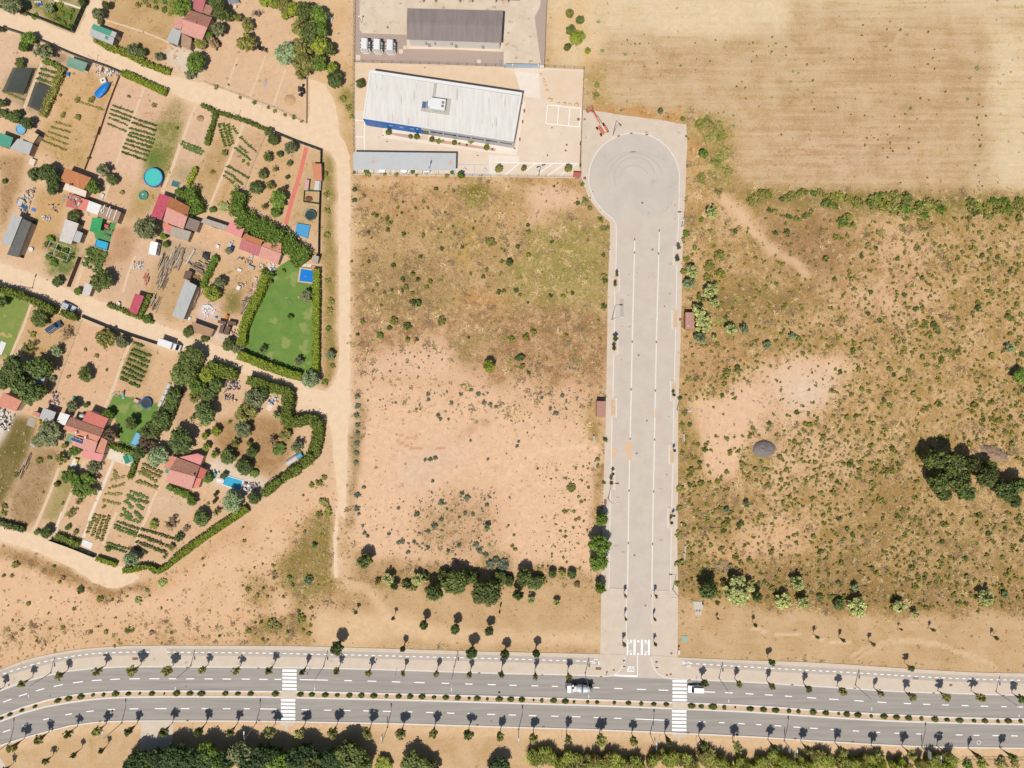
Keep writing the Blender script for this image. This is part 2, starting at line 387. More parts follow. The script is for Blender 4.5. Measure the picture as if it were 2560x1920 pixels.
region(RR.pts([(1250,120),(2080,120),(2050,420),(1500,420)]),(234,186,142),(180,146,102),0.36,3,0.0,tf=0.3)
region(RR.pts([(700,980),(1240,960),(1250,1500),(620,1500),(560,1200)]),(226,180,136),(176,138,94),0.46,4,0.0,tf=0.4)
region(RR.pts([(1100,1440),(1420,1460),(1380,1640),(1100,1620)]),(206,168,122),(150,128,78),0.5,2,0.0,tf=0.5)
region(RR.pts([(480,620),(900,600),(1120,700),(900,800),(760,900),(480,980),(430,800)]),(230,192,158),None,0.12,3,0.0,tf=0.05)
region(RR.pts([(2000,160),(2105,160),(2100,620),(2030,600),(1990,400)]),(214,172,118),(170,140,78),0.6,1.0,0.0,tf=0.6)
region(RR.pts([(2010,760),(2090,760),(2080,1230),(2000,1200)]),(204,160,110),(160,124,68),0.6,0.8,0.0,tf=0.6)
region(RR.pts([(80,130),(136,140),(130,760),(60,1000),(60,1240),(30,1240),(60,500)]),(196,152,108),(130,124,74),0.6,0.8,0.0,tf=0.6)
region(RR.pts([(60,1400),(250,1560),(900,1560),(2050,1640),(2050,1760),(60,1700)]),(206,164,116),(156,124,74),0.5,2,0.0,tf=0.4)
for px_,py_,rr_ in((1027,455,30),(975,503,16),(922,525,20),(1165,395,26)):
 c_=RR(px_,py_);q_=RR.m(rr_);region([(c_[0]+q_*math.cos(a)*1.2,c_[1]+q_*math.sin(a)*0.8)for a in np.linspace(0,6.28,9)[:-1]],(176,112,62),(160,100,56),0.4,0.6,warp=0.5,tf=0)
region(s([(878,785),(1516,790),(1506,962),(878,958)]),(222,174,128),(158,116,72),0.54,2,0.0,1.5,tf=0.6)
region(Q.pts([(520,1400),(800,1280),(960,1260),(1060,1400),(1150,1560),(1200,1690),(500,1690),(120,1690),(160,1500)]),(236,190,150),(190,142,98),0.22,2.5,0.0,1.6,tf=0.2)
region(Q.pts([(860,1240),(1250,1260),(1120,1480),(1060,1600),(930,1560)]),(204,160,110),(150,124,70),0.5,2.5,0.0,1.5,tf=0.5)
region(s([(880,958),(1505,958),(1500,1060),(880,1040)]),None,(186,142,96),0.32,3,0.0,2.0,tf=0.3)
for sh_,ln,w_,cc in((T,[(2030,-60),(1750,160),(1350,410),(1000,590),(500,660),(0,640)],2.6,(246,206,166)),(T,[(1820,60),(1450,300),(1200,430),(900,560)],1.2,(246,206,166)),(T,[(1900,40),(1500,330),(1150,520),(800,640)],0.5,(226,172,126)),(T,[(0,530),(90,570),(200,600)],0.4,(222,172,124)),(T,[(0,580),(80,610),(180,640)],0.4,(222,172,124)),(T,[(1560,620),(1760,660),(1880,730),(1980,790)],0.4,(240,198,156)),(RR,[(420,550),(500,600),(640,630),(800,620)],0.4,(220,160,114)),(RR,[(440,500),(520,540),(600,520)],0.4,(222,164,118)),(RR,[(1400,360),(1700,420),(2080,600)],0.6,(236,188,144)),(RR,[(2080,620),(1800,600),(1500,700),(1300,900)],0.7,(244,200,158)),(N,[(850,250),(1050,170),(1300,120),(1600,170),(1900,300),(2000,370)],0.5,(223,186,140)),(N,[(880,290),(1100,190),(1350,135),(1640,200),(1850,300)],0.4,(223,186,140)),(N,[(60,40),(450,95),(840,155)],0.3,(230,194,150))):
 a,b=strip(smoothline(sh_.pts(ln),2),-w_,w_);region(a+b[::-1],cc,tuple(int(v*0.92)for v in cc),0.22,0.4 if w_<1 else 1.0,warp=0.35,tf=0.05)
region(s([(778,1490),(880,1470),(1100,1470),(1503,1466),(1500,1634),(1240,1628),(996,1621),(775,1616)]),(220,181,134),(198,160,112),0.5,1.0,0.12,tf=0.12)
region(SS.pts([(10,280),(420,300),(420,400),(60,440),(10,420)]),(208,166,118),(184,144,98),0.5,1.5)
region(SS.pts([(40,440),(330,420),(560,480),(900,560),(1160,590),(1100,640),(600,610),(300,680),(30,690)]),(232,192,144),(216,174,126),0.3,1.5,tf=0.03)
for ln in([(540,500),(900,565),(1250,596),(1700,605),(2095,628)],[(600,570),(900,620),(1250,636),(1700,648),(2095,664)],[(390,240),(430,280),(480,370),(560,480)]):
 a,b=strip(smoothline(SS.pts(ln),3),-0.75,0.75);region(a+b[::-1],(234,194,148),(222,180,132),0.2,0.5,warp=0.25,tf=0.02)
a,b=strip(smoothline(SS.pts([(168,-60),(180,60),(190,170),(240,225),(320,238),(385,240)]),3),-0.9,0.9);region(a+b[::-1],(236,192,150),None,0.1,0.5,warp=0.3,tf=0.02)
region(s([(-200,1350),(100,1385),(240,1460),(290,1470),(340,1440),(420,1420),(610,1290),(770,1130),(850,1120),(860,1480),(780,1500),(775,1612),(376,1612),(203,1621),(58,1650),(-200,1760)]),(238,192,148),(204,154,104),0.32,2.0,0.0,tf=0.2)
region(T.pts([(0,180),(300,300),(480,380),(680,500),(800,500),(940,440),(1000,500),(800,560),(620,580),(480,470),(330,400),(0,260)]),(206,162,112),(160,120,72),0.56,1.2,tf=0.5)
region(T.pts([(880,420),(1080,380),(1300,250),(1600,20),(1700,20),(1400,240),(1150,420),(950,500)]),(224,174,124),(184,140,90),0.4,2,tf=0.3)
region(T.pts([(2000,0),(2160,0),(2150,300),(2190,480),(2000,560),(1980,700),(1990,820),(1640,830),(1560,740),(1700,660),(1860,720),(1900,560),(1800,480),(1780,300),(1960,120)]),(204,164,108),(150,128,60),0.62,2,tf=0.8)
region(T.pts([(1580,420),(1740,380),(1760,560),(1600,620)]),(212,170,116),(160,132,72),0.5,2,tf=0.6)
region(T.pts([(0,740),(1500,700),(1560,850),(900,850),(400,880),(0,960)]),(232,186,138),(182,140,90),0.38,3,tf=0.4)
region(T.pts([(940,830),(2000,830),(2100,865),(900,865)]),(220,176,124),(190,148,96),0.5,1,tf=0.2)
region(s([(-200,1890),(58,1844),(174,1813),(318,1801),(640,1801),(996,1808),(1529,1824),(2050,1851),(2800,1872),(2800,2300),(-200,2300)]),(222,184,138),(202,164,116),0.46,1.0,0.1,tf=0.12)
ln=smoothline(S0.pts([(-60,1885),(58,1856),(174,1828),(318,1814),(640,1814),(996,1821),(1529,1839),(2050,1865),(2560,1884)]),4)
a,b=strip(ln,-1.2,1.3);region(a+b[::-1],(233,192,146),(220,176,128),0.15,0.8,warp=0.4,tf=0.03)
region(s([(-200,-200),(890,-200),(890,960),(860,1180),(620,1290),(420,1415),(340,1440),(100,1370),(-200,1320)]),(229,188,146),(196,152,106),0.3,1.5,0.0,tf=0.15)
def parcel(sh,pts,sc,vc=None,cv=0.3,f=0.5,st=0.0,tf=None):
 region(sh.pts(pts),sc,vc or tuple(int(v*0.84)for v in sc),cv,f,st,0.15,tf)
parcel(A,[(-600,-600),(1090,-600),(1090,0),(910,400),(480,220),(0,100),(-600,40)],(206,176,128),(128,128,62),0.5)
parcel(A,[(660,60),(960,130),(880,370),(560,240)],(170,158,92),(104,120,44),0.7)
parcel(A,[(1350,-200),(1600,-200),(2170,220),(2050,540),(1270,240),(1330,60)],(212,174,118),(188,148,98),0.45)
parcel(A,[(1270,250),(2060,560),(2000,760),(1700,700),(1420,600),(1500,400)],(210,170,116),(190,150,98),0.45)
parcel(A,[(1600,-100),(2200,-100),(2200,200)],(176,160,92),(120,124,48),0.6)
parcel(A,[(2080,560),(2440,600),(2440,920),(2280,900),(2010,720)],(226,204,178),(208,186,158),0.3)
parcel(A,[(0,420),(220,480),(240,640),(130,850),(0,1050)],(228,188,152),None,0.25)
parcel(A,[(160,830),(560,820),(620,1060),(520,1420),(340,1340),(20,1110)],(190,160,124),(140,128,84),0.4)
parcel(A,[(660,650),(830,660),(800,770),(660,730)],(150,116,92),None,0.3)
parcel(A,[(830,880),(1440,920),(1330,1260),(1180,1659),(620,1659),(700,1120)],(224,178,126),(188,148,86),0.4)
parcel(C,[(540,-120),(1240,-20),(1050,520),(700,420),(460,230)],(224,178,126),(178,148,84),0.45)
parcel(A,[(1470,950),(1760,1060),(1560,1600),(1470,1659),(1220,1659)],(230,186,150),(206,156,120),0.3,st=0.5)
parcel(A,[(1770,1070),(2060,1180),(1920,1600),(1600,1500)],(230,188,150),(200,154,118),0.35,st=0.4)
parcel(A,[(2070,1180),(2196,1200),(2300,1280),(2160,1659),(1900,1659)],(216,178,136),(160,142,86),0.5)
parcel(C,[(1230,20),(1550,30),(1420,460),(1240,800),(1080,520)],(230,186,148),None,0.25)
parcel(C,[(1480,300),(1780,390),(1700,640),(1400,520)],(232,188,152),None,0.25)
parcel(C,[(1310,660),(1640,680),(1540,980),(1290,860)],(226,182,138),None,0.35)
parcel(C,[(1910,-60),(2240,-60),(2000,740),(1700,640),(1800,360)],(184,166,108),(130,130,60),0.55)
parcel(C,[(1780,300),(1960,240),(1980,460),(1780,480)],(140,140,70),(100,124,44),0.6,f=1)
parcel(C,[(1680,700),(1960,760),(1840,1050),(1640,1100),(1520,1160),(1560,960)],(206,172,118),(186,150,90),0.45)
parcel(D,[(160,0),(470,20),(350,440),(60,480)],(226,186,150),(204,160,126),0.35,st=0.4)
parcel(D,[(60,460),(340,470),(240,700),(0,620)],(198,172,134),(170,148,98),0.45)
parcel(D,[(470,160),(780,60),(640,560),(480,900),(260,740)],(214,176,122),(184,146,94),0.45)
parcel(D,[(860,60),(1130,60),(960,560),(860,780),(640,640),(750,300)],(222,180,136),(190,150,104),0.4,st=0.3)
parcel(D,[(640,640),(860,760),(720,1100),(480,960)],(224,180,128),(186,148,92),0.4)
parcel(D,[(1130,100),(1590,240),(1480,760),(1370,1150),(1000,1000),(900,760)],(224,182,132),(198,154,104),0.4)
parcel(D,[(1680,260),(1820,300),(1800,1300),(1430,1160),(1560,600)],(218,178,130),(188,152,98),0.4)
parcel(D,[(1850,250),(1990,340),(2020,700),(2030,1659),(1830,1659)],(196,162,108),(146,130,62),0.55)
parcel(F,[(1850,0),(2030,0),(2040,1100),(2000,1500),(1850,1640),(1800,1480),(1850,1400)],(204,162,108),(150,130,64),0.55)
parcel(D,[(330,1180),(850,1350),(800,1600),(300,1450)],(228,182,138),None,0.25)
parcel(F,[(430,0),(1100,60),(1140,250),(880,760),(560,760),(380,520),(560,60)],(226,180,134),(176,146,92),0.4)
parcel(F,[(660,440),(800,440),(840,700),(640,700)],(184,156,98),(136,124,66),0.6,f=1.2)
parcel(F,[(320,560),(600,600),(520,800),(300,780)],(226,196,180),None,0.3,f=1.0)
parcel(F,[(520,900),(660,960),(640,1040),(500,1000)],(222,206,186),None,0.2)
parcel(F,[(960,400),(1040,420),(1000,560),(900,560)],(226,190,172),(170,130,110),0.4,f=0.6)
parcel(C,[(0,330),(340,360),(270,560),(220,760),(150,1000),(0,1300)],(200,160,116),(166,128,80),0.5)
parcel(C,[(420,720),(800,780),(780,1060),(700,1300),(560,1500),(330,1500),(430,1120)],(216,170,114),(184,142,84),0.4)
parcel(C,[(600,1300),(1000,1400),(940,1659),(560,1659)],(180,160,104),(110,126,56),0.55)
parcel(E,[(560,0),(960,0),(880,260),(600,240)],(196,176,124),(110,126,60),0.55)
parcel(C,[(1060,1440),(1320,1500),(1280,1659),(1040,1659)],(150,140,70),(92,112,44),0.7)
parcel(C,[(1400,1180),(1640,1220),(1680,1380),(1560,1659),(1290,1659)],(206,160,118),(180,132,92),0.4)
parcel(E,[(1300,40),(1900,60),(1840,300),(1600,560),(1280,460)],(222,182,144),(200,156,116),0.35)
parcel(C,[(1700,1380),(1960,1380),(1900,1659),(1640,1659)],(226,184,148),None,0.3)
parcel(C,[(1960,1330),(2196,1380),(2600,1500),(2400,1659),(1900,1659)],(206,174,136),(168,136,100),0.4)
parcel(E,[(1900,60),(2600,160),(2300,780),(1750,680)],(212,172,124),(180,146,96),0.4)
parcel(E,[(-200,430),(140,430),(370,580),(120,1250),(-200,1200)],(150,156,66),(104,132,44),0.55,f=0.6,tf=0.05)
parcel(E,[(380,590),(760,680),(990,790),(660,1480),(380,1250),(240,1000)],(218,174,124),(180,144,90),0.4)
parcel(E,[(1000,780),(1620,1000),(1360,1659),(700,1659)],(229,182,140),(206,156,112),0.25)
parcel(E,[(1640,1030),(2196,1200),(2050,1659),(1400,1659)],(226,182,136),(196,152,104),0.3)
parcel(E,[(1600,1040),(1860,1150),(1760,1600),(1440,1500)],(200,166,116),(140,130,70),0.5)
parcel(G,[(-100,240),(200,340),(130,560),(0,800),(-100,780)],(226,210,190),None,0.3)
parcel(G,[(190,380),(450,450),(400,700),(180,1250),(-100,1600),(-100,900),(100,580)],(144,122,70),(110,100,46),0.6,f=0.8,tf=0.7)
parcel(G,[(400,740),(760,760),(700,1050),(460,1659),(60,1640),(200,1230)],(196,160,118),(158,126,84),0.5)
parcel(G,[(740,1060),(900,1180),(860,1360),(740,1659),(500,1659)],(190,164,112),(156,140,80),0.5)
parcel(G,[(1040,950),(1340,960),(1080,1659),(780,1659),(960,1160)],(230,184,142),None,0.25)
parcel(G,[(1400,950),(1640,1020),(1560,1250),(1400,1659),(1100,1659)],(226,182,136),None,0.3)
parcel(G,[(1380,120),(1960,250),(1880,420),(1700,760),(1480,720),(1420,440),(1320,300)],(126,140,54),(86,118,38),0.55,f=0.4,tf=0.05)
parcel(G,[(1420,30),(2020,60),(1960,230),(1400,110)],(222,178,130),None,0.35)
parcel(G,[(1720,1150),(1980,1230),(1780,1659),(1440,1659)],(228,184,142),None,0.3)
parcel(G,[(1990,1250),(2400,1360),(2300,1659),(1800,1659)],(226,190,154),(206,164,126),0.35,st=0.4)
parcel(H,[(0,1340),(300,1300),(260,1659),(-200,1659)],(224,188,150),(204,164,124),0.35,st=0.4)
parcel(H,[(300,1290),(640,1280),(590,1659),(270,1659)],(228,182,138),None,0.25)
parcel(H,[(560,400),(1500,400),(1500,800),(1250,1150),(1000,1080),(760,900),(500,720)],(200,156,110),(168,128,80),0.45)
parcel(H,[(40,0),(260,0),(300,500),(60,540)],(214,170,128),None,0.35)
parcel(H,[(480,860),(620,960),(1180,1160),(1100,1380),(860,1320),(420,1180)],(230,206,178),None,0.2)
parcel(T,[(30,60),(230,0),(180,110),(60,80)],(196,160,118),(158,126,84),0.5)
parcel(T,[(410,0),(590,0),(510,150),(370,120)],(228,184,142),None,0.3)
parcel(T,[(730,0),(1560,0),(1200,240),(1040,300),(820,290),(660,240)],(226,182,138),None,0.3)
TRACK=(246,214,176);TRACKV=(234,196,154)
lane1=A.pts([(-700,-60),(0,130),(240,180),(560,290),(915,445),(1040,200),(1130,-500),(1320,-500),(1200,240),(1100,440),(1180,560),(1400,650),(1700,780),(2050,910)])+B.pts([(400,1025),(700,1125),(1000,1255),(1300,1375),(1640,1515),(1690,1400),(1680,960),(1880,1040),(2000,1300),(2050,1659)])+D.pts([(2110,160),(2165,350),(2180,700),(2170,1659)])+F.pts([(2170,800),(2170,1659)])+H.pts([(2150,400),(2130,1000),(2110,1659)])+T.pts([(2180,0),(2165,200),(2175,420),(2150,420),(2140,200),(2160,0)])+H.pts([(2040,1400),(1990,1100),(1960,620),(1880,420),(1850,350),(1720,330),(1540,330),(1500,110)])+F.pts([(1500,1660),(990,1460),(880,1440),(450,1255),(120,1130)])+E.pts([(2196,1165),(1940,1070),(1620,970),(1330,870),(990,740),(740,600),(450,480),(140,400),(-700,180),(-700,-100),(0,90),(330,200),(650,320),(1000,480),(1330,590),(1600,700),(1900,830),(2196,920)])+F.pts([(200,1000),(450,1060),(800,1195),(1200,1375),(1500,1490),(1700,1620),(1890,1655),(1990,1540),(2035,1380),(2045,1100),(2035,0)])+D.pts([(2030,1300),(2030,900),(2018,600),(2000,420),(1950,300),(1840,240),(1500,140),(1250,50),(1150,-20)])+B.pts([(1000,1510),(850,1470),(600,1370),(240,1235),(0,1135)])+A.pts([(2080,1075),(1600,880),(1480,880),(1300,800),(1070,720),(850,630),(560,520),(350,420),(100,360),(0,330),(-700,120)])
region(lane1,TRACK,TRACKV,0.3,0.9,0.0,0.35,tf=0.01)
lane3=T.pts([(-500,-60),(0,85),(150,122),(300,172),(620,292),(780,352),(860,395),(900,420),(870,445),(740,495),(690,490),(600,450),(450,350),(250,262),(0,178),(-500,20)])
region(lane3,TRACK,TRACKV,0.3,0.8,0.0,0.35,tf=0.01)
region(B.pts([(1700,950),(1900,820),(1900,-200),(2130,-200),(2160,1000),(2120,1300),(2060,1659),(1900,1200)]),(233,194,146),(220,176,124),0.45,1.5,0.0,tf=0.1)
region(B.pts([(1960,1150),(2180,1060),(2196,1500),(2100,1350)]),(190,170,96),(110,130,52),0.6,1.0,tf=0.5)
region(I.pts([(0,560),(90,560),(95,1400),(60,1659),(0,1500)]),(224,184,130),(196,152,92),0.45,1.0,tf=0.2)
region(I.pts([(5,800),(60,770),(75,1060),(20,1000)]),(170,160,80),(104,130,50),0.65,0.8,tf=0.5)
NX,NY=len(GX),len(GY)
gv=np.stack([gx.ravel(),gy.ravel(),np.zeros(gx.size)],1)
jj,ii=np.meshgrid(np.arange(NY-1),np.arange(NX-1),indexing='ij')
gf=np.stack([jj*NX+ii,jj*NX+ii+1,(jj+1)*NX+ii+1,(jj+1)*NX+ii],-1).reshape(-1,4)
gme=npmesh('ground',gv,gf)
def colattr(me,name,arr):
 a=me.attributes.new(name,'FLOAT_COLOR','POINT');a.data.foreach_set('color',arr.astype(np.float32).ravel())
colattr(gme,'soil',np.concatenate([soil.reshape(-1,3),cover.reshape(-1,1)],1))
colattr(gme,'veg',np.concatenate([veg.reshape(-1,3),streak.reshape(-1,1)],1))
gm=bpy.data.materials.new('ground_soil_and_dry_grass');gm.use_nodes=True
nt=gm.node_tree;L_=nt.links;b=nt.nodes['Principled BSDF'];b.inputs['Roughness'].default_value=0.95;b.inputs['Specular IOR Level'].default_value=0.1
a1=node(nt,'ShaderNodeAttribute',attribute_name='soil');a2=node(nt,'ShaderNodeAttribute',attribute_name='veg')
tc=node(nt,'ShaderNodeTexCoord')
def nz(scale,detail,rough=0.6,src=None,dist=0.0):
 n=node(nt,'ShaderNodeTexNoise');n.inputs['Scale'].default_value=scale;n.inputs['Detail'].default_value=detail;n.inputs['Roughness'].default_value=rough;n.inputs['Distortion'].default_value=dist
 L_.new(src or tc.outputs['Object'],n.inputs['Vector']);return n.outputs[0]
def mth(op,x,y,z=None):
 n=node(nt,'ShaderNodeMath',operation=op)
 for i,q in enumerate((x,y,z)):
  if q is None:continue
  if isinstance(q,(int,float)):n.inputs[i].default_value=q
  else:L_.new(q,n.inputs[i])
 return n.outputs[0]
mp=node(nt,'ShaderNodeMapping');mp.inputs['Scale'].default_value=(0.045,0.75,1.0);mp.inputs['Rotation'].default_value=(0,0,math.radians(2.0));L_.new(tc.outputs['Object'],mp.inputs[0])
big=nz(0.13,4,0.6,dist=0.6);mid=nz(0.6,5,0.68,dist=0.8);fine=nz(3.0,4,0.75);strk=nz(1.0,4,0.6,mp.outputs[0]);fib=nz(1.5,6,0.72,dist=3.2)
base=mth('MULTIPLY_ADD',big,0.75,mth('MULTIPLY_ADD',mid,1.0,mth('MULTIPLY_ADD',fib,1.15,mth('MULTIPLY',fine,0.7))))
base=mth('SUBTRACT',base,1.80)
st=mth('MULTIPLY',mth('SUBTRACT',strk,0.5),mth('MULTIPLY',a2.outputs['Alpha'],1.6))
fac=mth('ADD',mth('ADD',base,st),mth('MULTIPLY_ADD',a1.outputs['Alpha'],1.1,-0.05))
def sstep(x,lo,hi):
 n=node(nt,'ShaderNodeMapRange',interpolation_type='SMOOTHSTEP');L_.new(x,n.inputs[0]);n.inputs[1].default_value=lo;n.inputs[2].default_value=hi;return n.outputs[0]
mx=node(nt,'ShaderNodeMix',data_type='RGBA');L_.new(sstep(fac,0.34,0.62),mx.inputs[0]);L_.new(a1.outputs['Color'],mx.inputs[6]);L_.new(a2.outputs['Color'],mx.inputs[7])
dk=node(nt,'ShaderNodeMix',data_type='RGBA',blend_type='MULTIPLY');dk.inputs[0].default_value=1.0;L_.new(a2.outputs['Color'],dk.inputs[6]);dk.inputs[7].default_value=(0.56,0.60,0.50,1)
mx2=node(nt,'ShaderNodeMix',data_type='RGBA');L_.new(mth('MULTIPLY',sstep(mth('ADD',fac,mth('MULTIPLY',mth('SUBTRACT',fine,0.5),0.9)),0.64,0.92),0.9),mx2.inputs[0]);L_.new(mx.outputs[2],mx2.inputs[6]);L_.new(dk.outputs[2],mx2.inputs[7])
lt=node(nt,'ShaderNodeMix',data_type='RGBA');lt.inputs[0].default_value=0.45;L_.new(a2.outputs['Color'],lt.inputs[6]);lt.inputs[7].default_value=(0.52,0.37,0.20,1)
fib2=nz(2.4,4,0.6,dist=4.5)
mx3=node(nt,'ShaderNodeMix',data_type='RGBA');L_.new(mth('MULTIPLY',sstep(fib2,0.52,0.66),sstep(a1.outputs['Alpha'],0.25,0.6)),mx3.inputs[0]);L_.new(mx2.outputs[2],mx3.inputs[6]);L_.new(lt.outputs[2],mx3.inputs[7])
grain=nz(8.0,3,0.8)
hv=node(nt,'ShaderNodeHueSaturation');L_.new(mx3.outputs[2],hv.inputs['Color'])
L_.new(mth('MULTIPLY_ADD',mth('ADD',grain,mth('MULTIPLY',mid,0.7)),0.95,0.19),hv.inputs['Value'])
L_.new(hv.outputs[0],b.inputs['Base Color'])
bp=node(nt,'ShaderNodeBump');bp.inputs['Strength'].default_value=0.5;bp.inputs['Distance'].default_value=0.14
L_.new(mth('ADD',mth('MULTIPLY',fine,0.8),mth('MULTIPLY',mid,mth('MULTIPLY_ADD',a1.outputs['Alpha'],1.6,0.2))),bp.inputs['Height']);L_.new(bp.outputs[0],b.inputs['Normal'])
gme.materials.append(gm)
ground=bpy.data.objects.new('ground',gme);col.objects.link(ground);ground['kind']='structure'
def grid_at(arr,x,y):
 i=np.clip(np.searchsorted(GX,x),0,NX-1);j=np.clip(np.searchsorted(GY,y),0,NY-1);return arr[j,i]
asphalt=mat('avenue_asphalt',(184,175,165),0.9,scale=0.7,c2=(158,150,142),stretch=(0.06,1.3,1),bump=0.15,bscale=20)
asphalt2=mat('side_road_asphalt',(221,207,191),0.9,scale=0.25,c2=(209,194,178),wear=((196,179,161),0.9,0.67),bump=0.12,bscale=20)
bikeasph=mat('cycle_path_asphalt',(205,192,177),0.9,scale=0.4,c2=(192,178,164))
concrete=mat('pavement_concrete',(230,213,193),0.9,scale=0.35,c2=(219,199,175),wear=((206,182,152),0.5,0.66),bump=0.1,bscale=12)
kerbm=mat('kerb_concrete',(247,240,230),0.85,scale=2.0,c2=(230,220,207))
paint=mat('road_paint_white',(0.82,0.81,0.79),0.7,scale=3.0,c2=(0.66,0.64,0.6),raw=True)
paintw=mat('worn_road_paint',(248,243,234),0.8,scale=2.0,c2=(232,222,208))
ironm=mat('rusty_iron',(160,118,98),0.8,scale=6,c2=(136,98,82))
greyiron=mat('grey_iron',(150,142,134),0.7,scale=6)
trackm=mat('dirt_track_soil',(249,220,186),0.97,scale=0.5,c2=(237,204,167),wear=((229,192,154),0.35,0.66),bump=0.25,bscale=5)
medsoil=mat('median_soil',(232,202,168),0.97,scale=1.2,c2=(212,178,142),bump=0.4)
brickred=mat('red_brick_edging',(196,138,112),0.9,scale=4)
struct('dirt_road',MB().poly(ruffle(lane1,1.6,0.22),0.004),trackm)
struct('dirt_road',MB().poly(ruffle(lane3,1.6,0.25),0.004),trackm)
sl=lambda l:smoothline(S0.pts(l),4)
NO=[(-140,1722),(-60,1694),(0,1674),(58,1651),(124,1635),(203,1622),(289,1616),(376,1613.5),(640,1614),(794,1616),(996,1622),(1199,1628),(1500,1634.6)]
NK=[(-140,1785),(-60,1752),(0,1728),(58,1706),(116,1690),(174,1678),(231,1672),(289,1668.5),(376,1667.6),(640,1669),(794,1671),(996,1676),(1240,1684),(1414,1687.5),(1515,1691.6)]
CL=[(1515,1691.6),(1536,1687),(1551,1675),(1560,1660),(1564,1641)]
NO2=[(1694,1643),(1860,1650),(2050,1656.5),(2240,1669),(2430,1680),(2560,1683),(2700,1687)]
NK2=[(1674,1697.4),(1860,1705.6),(2050,1717),(2240,1729),(2430,1735.6),(2560,1739),(2700,1743)]
CR=[(1626,1641),(1630,1662),(1640,1680),(1655,1691),(1674,1697.4)]
MN=[(-140,1846),(-60,1812),(0,1788.6),(58,1767),(116,1749.5),(174,1738),(231,1730.7),(289,1727),(376,1726),(640,1727),(794,1728.5),(996,1733.6),(1240,1740),(1529,1749.5),(1860,1762),(2050,1775),(2240,1786),(2430,1793.5),(2560,1796),(2700,1799)]
MS=[(-140,1862),(-60,1828),(0,1804.5),(58,1783),(116,1767),(174,1757),(260,1746.6),(376,1743),(640,1743),(794,1746),(996,1750.5),(1240,1757.5),(1529,1766),(1860,1780),(2050,1792.6),(2240,1803.7),(2430,1809),(2560,1811.6),(2700,1814)]
SK=[(-140,1918),(-60,1886),(0,1862),(58,1843.6),(116,1827.7),(174,1813),(231,1805),(318,1800.7),(640,1801),(794,1803.6),(996,1807.4),(1240,1815),(1529,1824),(1860,1839),(2050,1851),(2240,1862),(2430,1867),(2560,1868.5),(2700,1870)]
LK=[(1476,470),(1487,500),(1512,530.5),(1532,545),(1541,561),(1542,583),(1540.5,673),(1548.5,673),(1548.5,728),(1538,728),(1537,836),(1545,836),(1545,886),(1535.5,886),(1533,994),(1541.6,994),(1541.6,1043),(1531,1043),(1528.6,1174.5),(1537.6,1174.5),(1537.6,1224),(1527,1224),(1523,1470),(1567,1472),(1566.5,1600),(1564,1641)]
LO=[(1462,470),(1474,500),(1501.5,534),(1525,556),(1525,590),(1519,731),(1518,821),(1514,1060),(1511,1141),(1505,1350),(1503,1463),(1501.5,1582),(1500,1634.6)]
RK=[(1697,470),(1695,560),(1692,614),(1683,614),(1683,662.5),(1690.6,662.5),(1688.8,773),(1678.6,773),(1678.6,821.5),(1688,821.5),(1684.4,952.5),(1675,952.5),(1675,1001.6),(1683.3,1001.6),(1681.5,1110.5),(1671.8,1110.5),(1671.8,1160),(1680.5,1160),(1678,1269),(1668.5,1269),(1668.5,1319.5),(1676.8,1319.5),(1675,1476),(1630,1476),(1628,1560),(1626,1641)]
RO=[(1713,470),(1710,550),(1706,641),(1702,821.6),(1698.5,930),(1695,1053),(1695,1220),(1693,1365),(1695,1479),(1694,1643)]
pNO,pNK,pMN,pMS,pSK,pNO2,pNK2=map(sl,(NO,NK,MN,MS,SK,NO2,NK2))
pCL=smoothline(S0.pts(CL),1.0);pCR=smoothline(S0.pts(CR),1.0)
def between(mb,a,b,z):
 xs=sorted(set([p[0]for p in a]+[p[0]for p in b]));x0=max(a[0][0],b[0][0]);x1=min(a[-1][0],b[-1][0]);xs=[x for x in xs if x0<=x<=x1]
 for u,v in zip(xs,xs[1:]):
  mb.quad((u,yat(a,u),z),(v,yat(a,v),z),(v,yat(b,v),z),(u,yat(b,u),z))
 return mb
ccx,ccy=S0(1585,446);CR_=112.5/PXM
mouth=pNK[:]+pNK2[:]
n_road=struct('road',between(MB(),mouth,pMN,0.004),asphalt)
s_road=struct('road',between(MB(),pMS,pSK,0.004),asphalt)
circ=lambda r,n=64,a0=0,a1=2*math.pi:[(ccx+r*math.cos(a0+(a1-a0)*i/n),ccy+r*math.sin(a0+(a1-a0)*i/n))for i in range(n+(0 if abs(a1-a0-2*math.pi)<1e-6 else 1))]
side=S0.pts(LK)+pCL[::-1][1:]+pCR[::-1][:-1]+S0.pts(RK)[::-1]
side_road=struct('road',MB().poly(side,0.0045),asphalt2)
tm=mat('turning_circle_asphalt',(219,206,191),0.9,scale=0.12,c2=(203,192,180),wear=((194,183,171),0.25,0.66))
tco=bpy.data.objects.new('turning_circle',MB().poly(circ(CR_),0).mesh('turning_circle',(ccx,ccy,0)));tco.data.materials.append(tm);col.objects.link(tco);tco.location=(ccx,ccy,0.0085);tco['kind']='structure'
tyrem=mat('tyre_mark',(196,185,173),0.9,scale=0.5,c2=(208,196,183))
for ox,oy,rr,a0_,a1_,w_ in((0.5,-1.0,8.6,0.5,2.9,0.16),(-0.6,-1.5,9.6,0.3,2.5,0.12),(0.2,0.3,6.2,0.2,3.6,0.2),(0,-0.6,4.6,0.4,3.0,0.14),(1.2,-2.0,10.2,0.9,2.2,0.12)):
 ribbon(MB(),[(ccx+ox+rr*math.cos(a0_+(a1_-a0_)*i/24),ccy+oy+rr*math.sin(a0_+(a1_-a0_)*i/24))for i in range(25)],-w_,w_,0.0115+w_*0.01).build('tyre_mark',tyrem,tco)
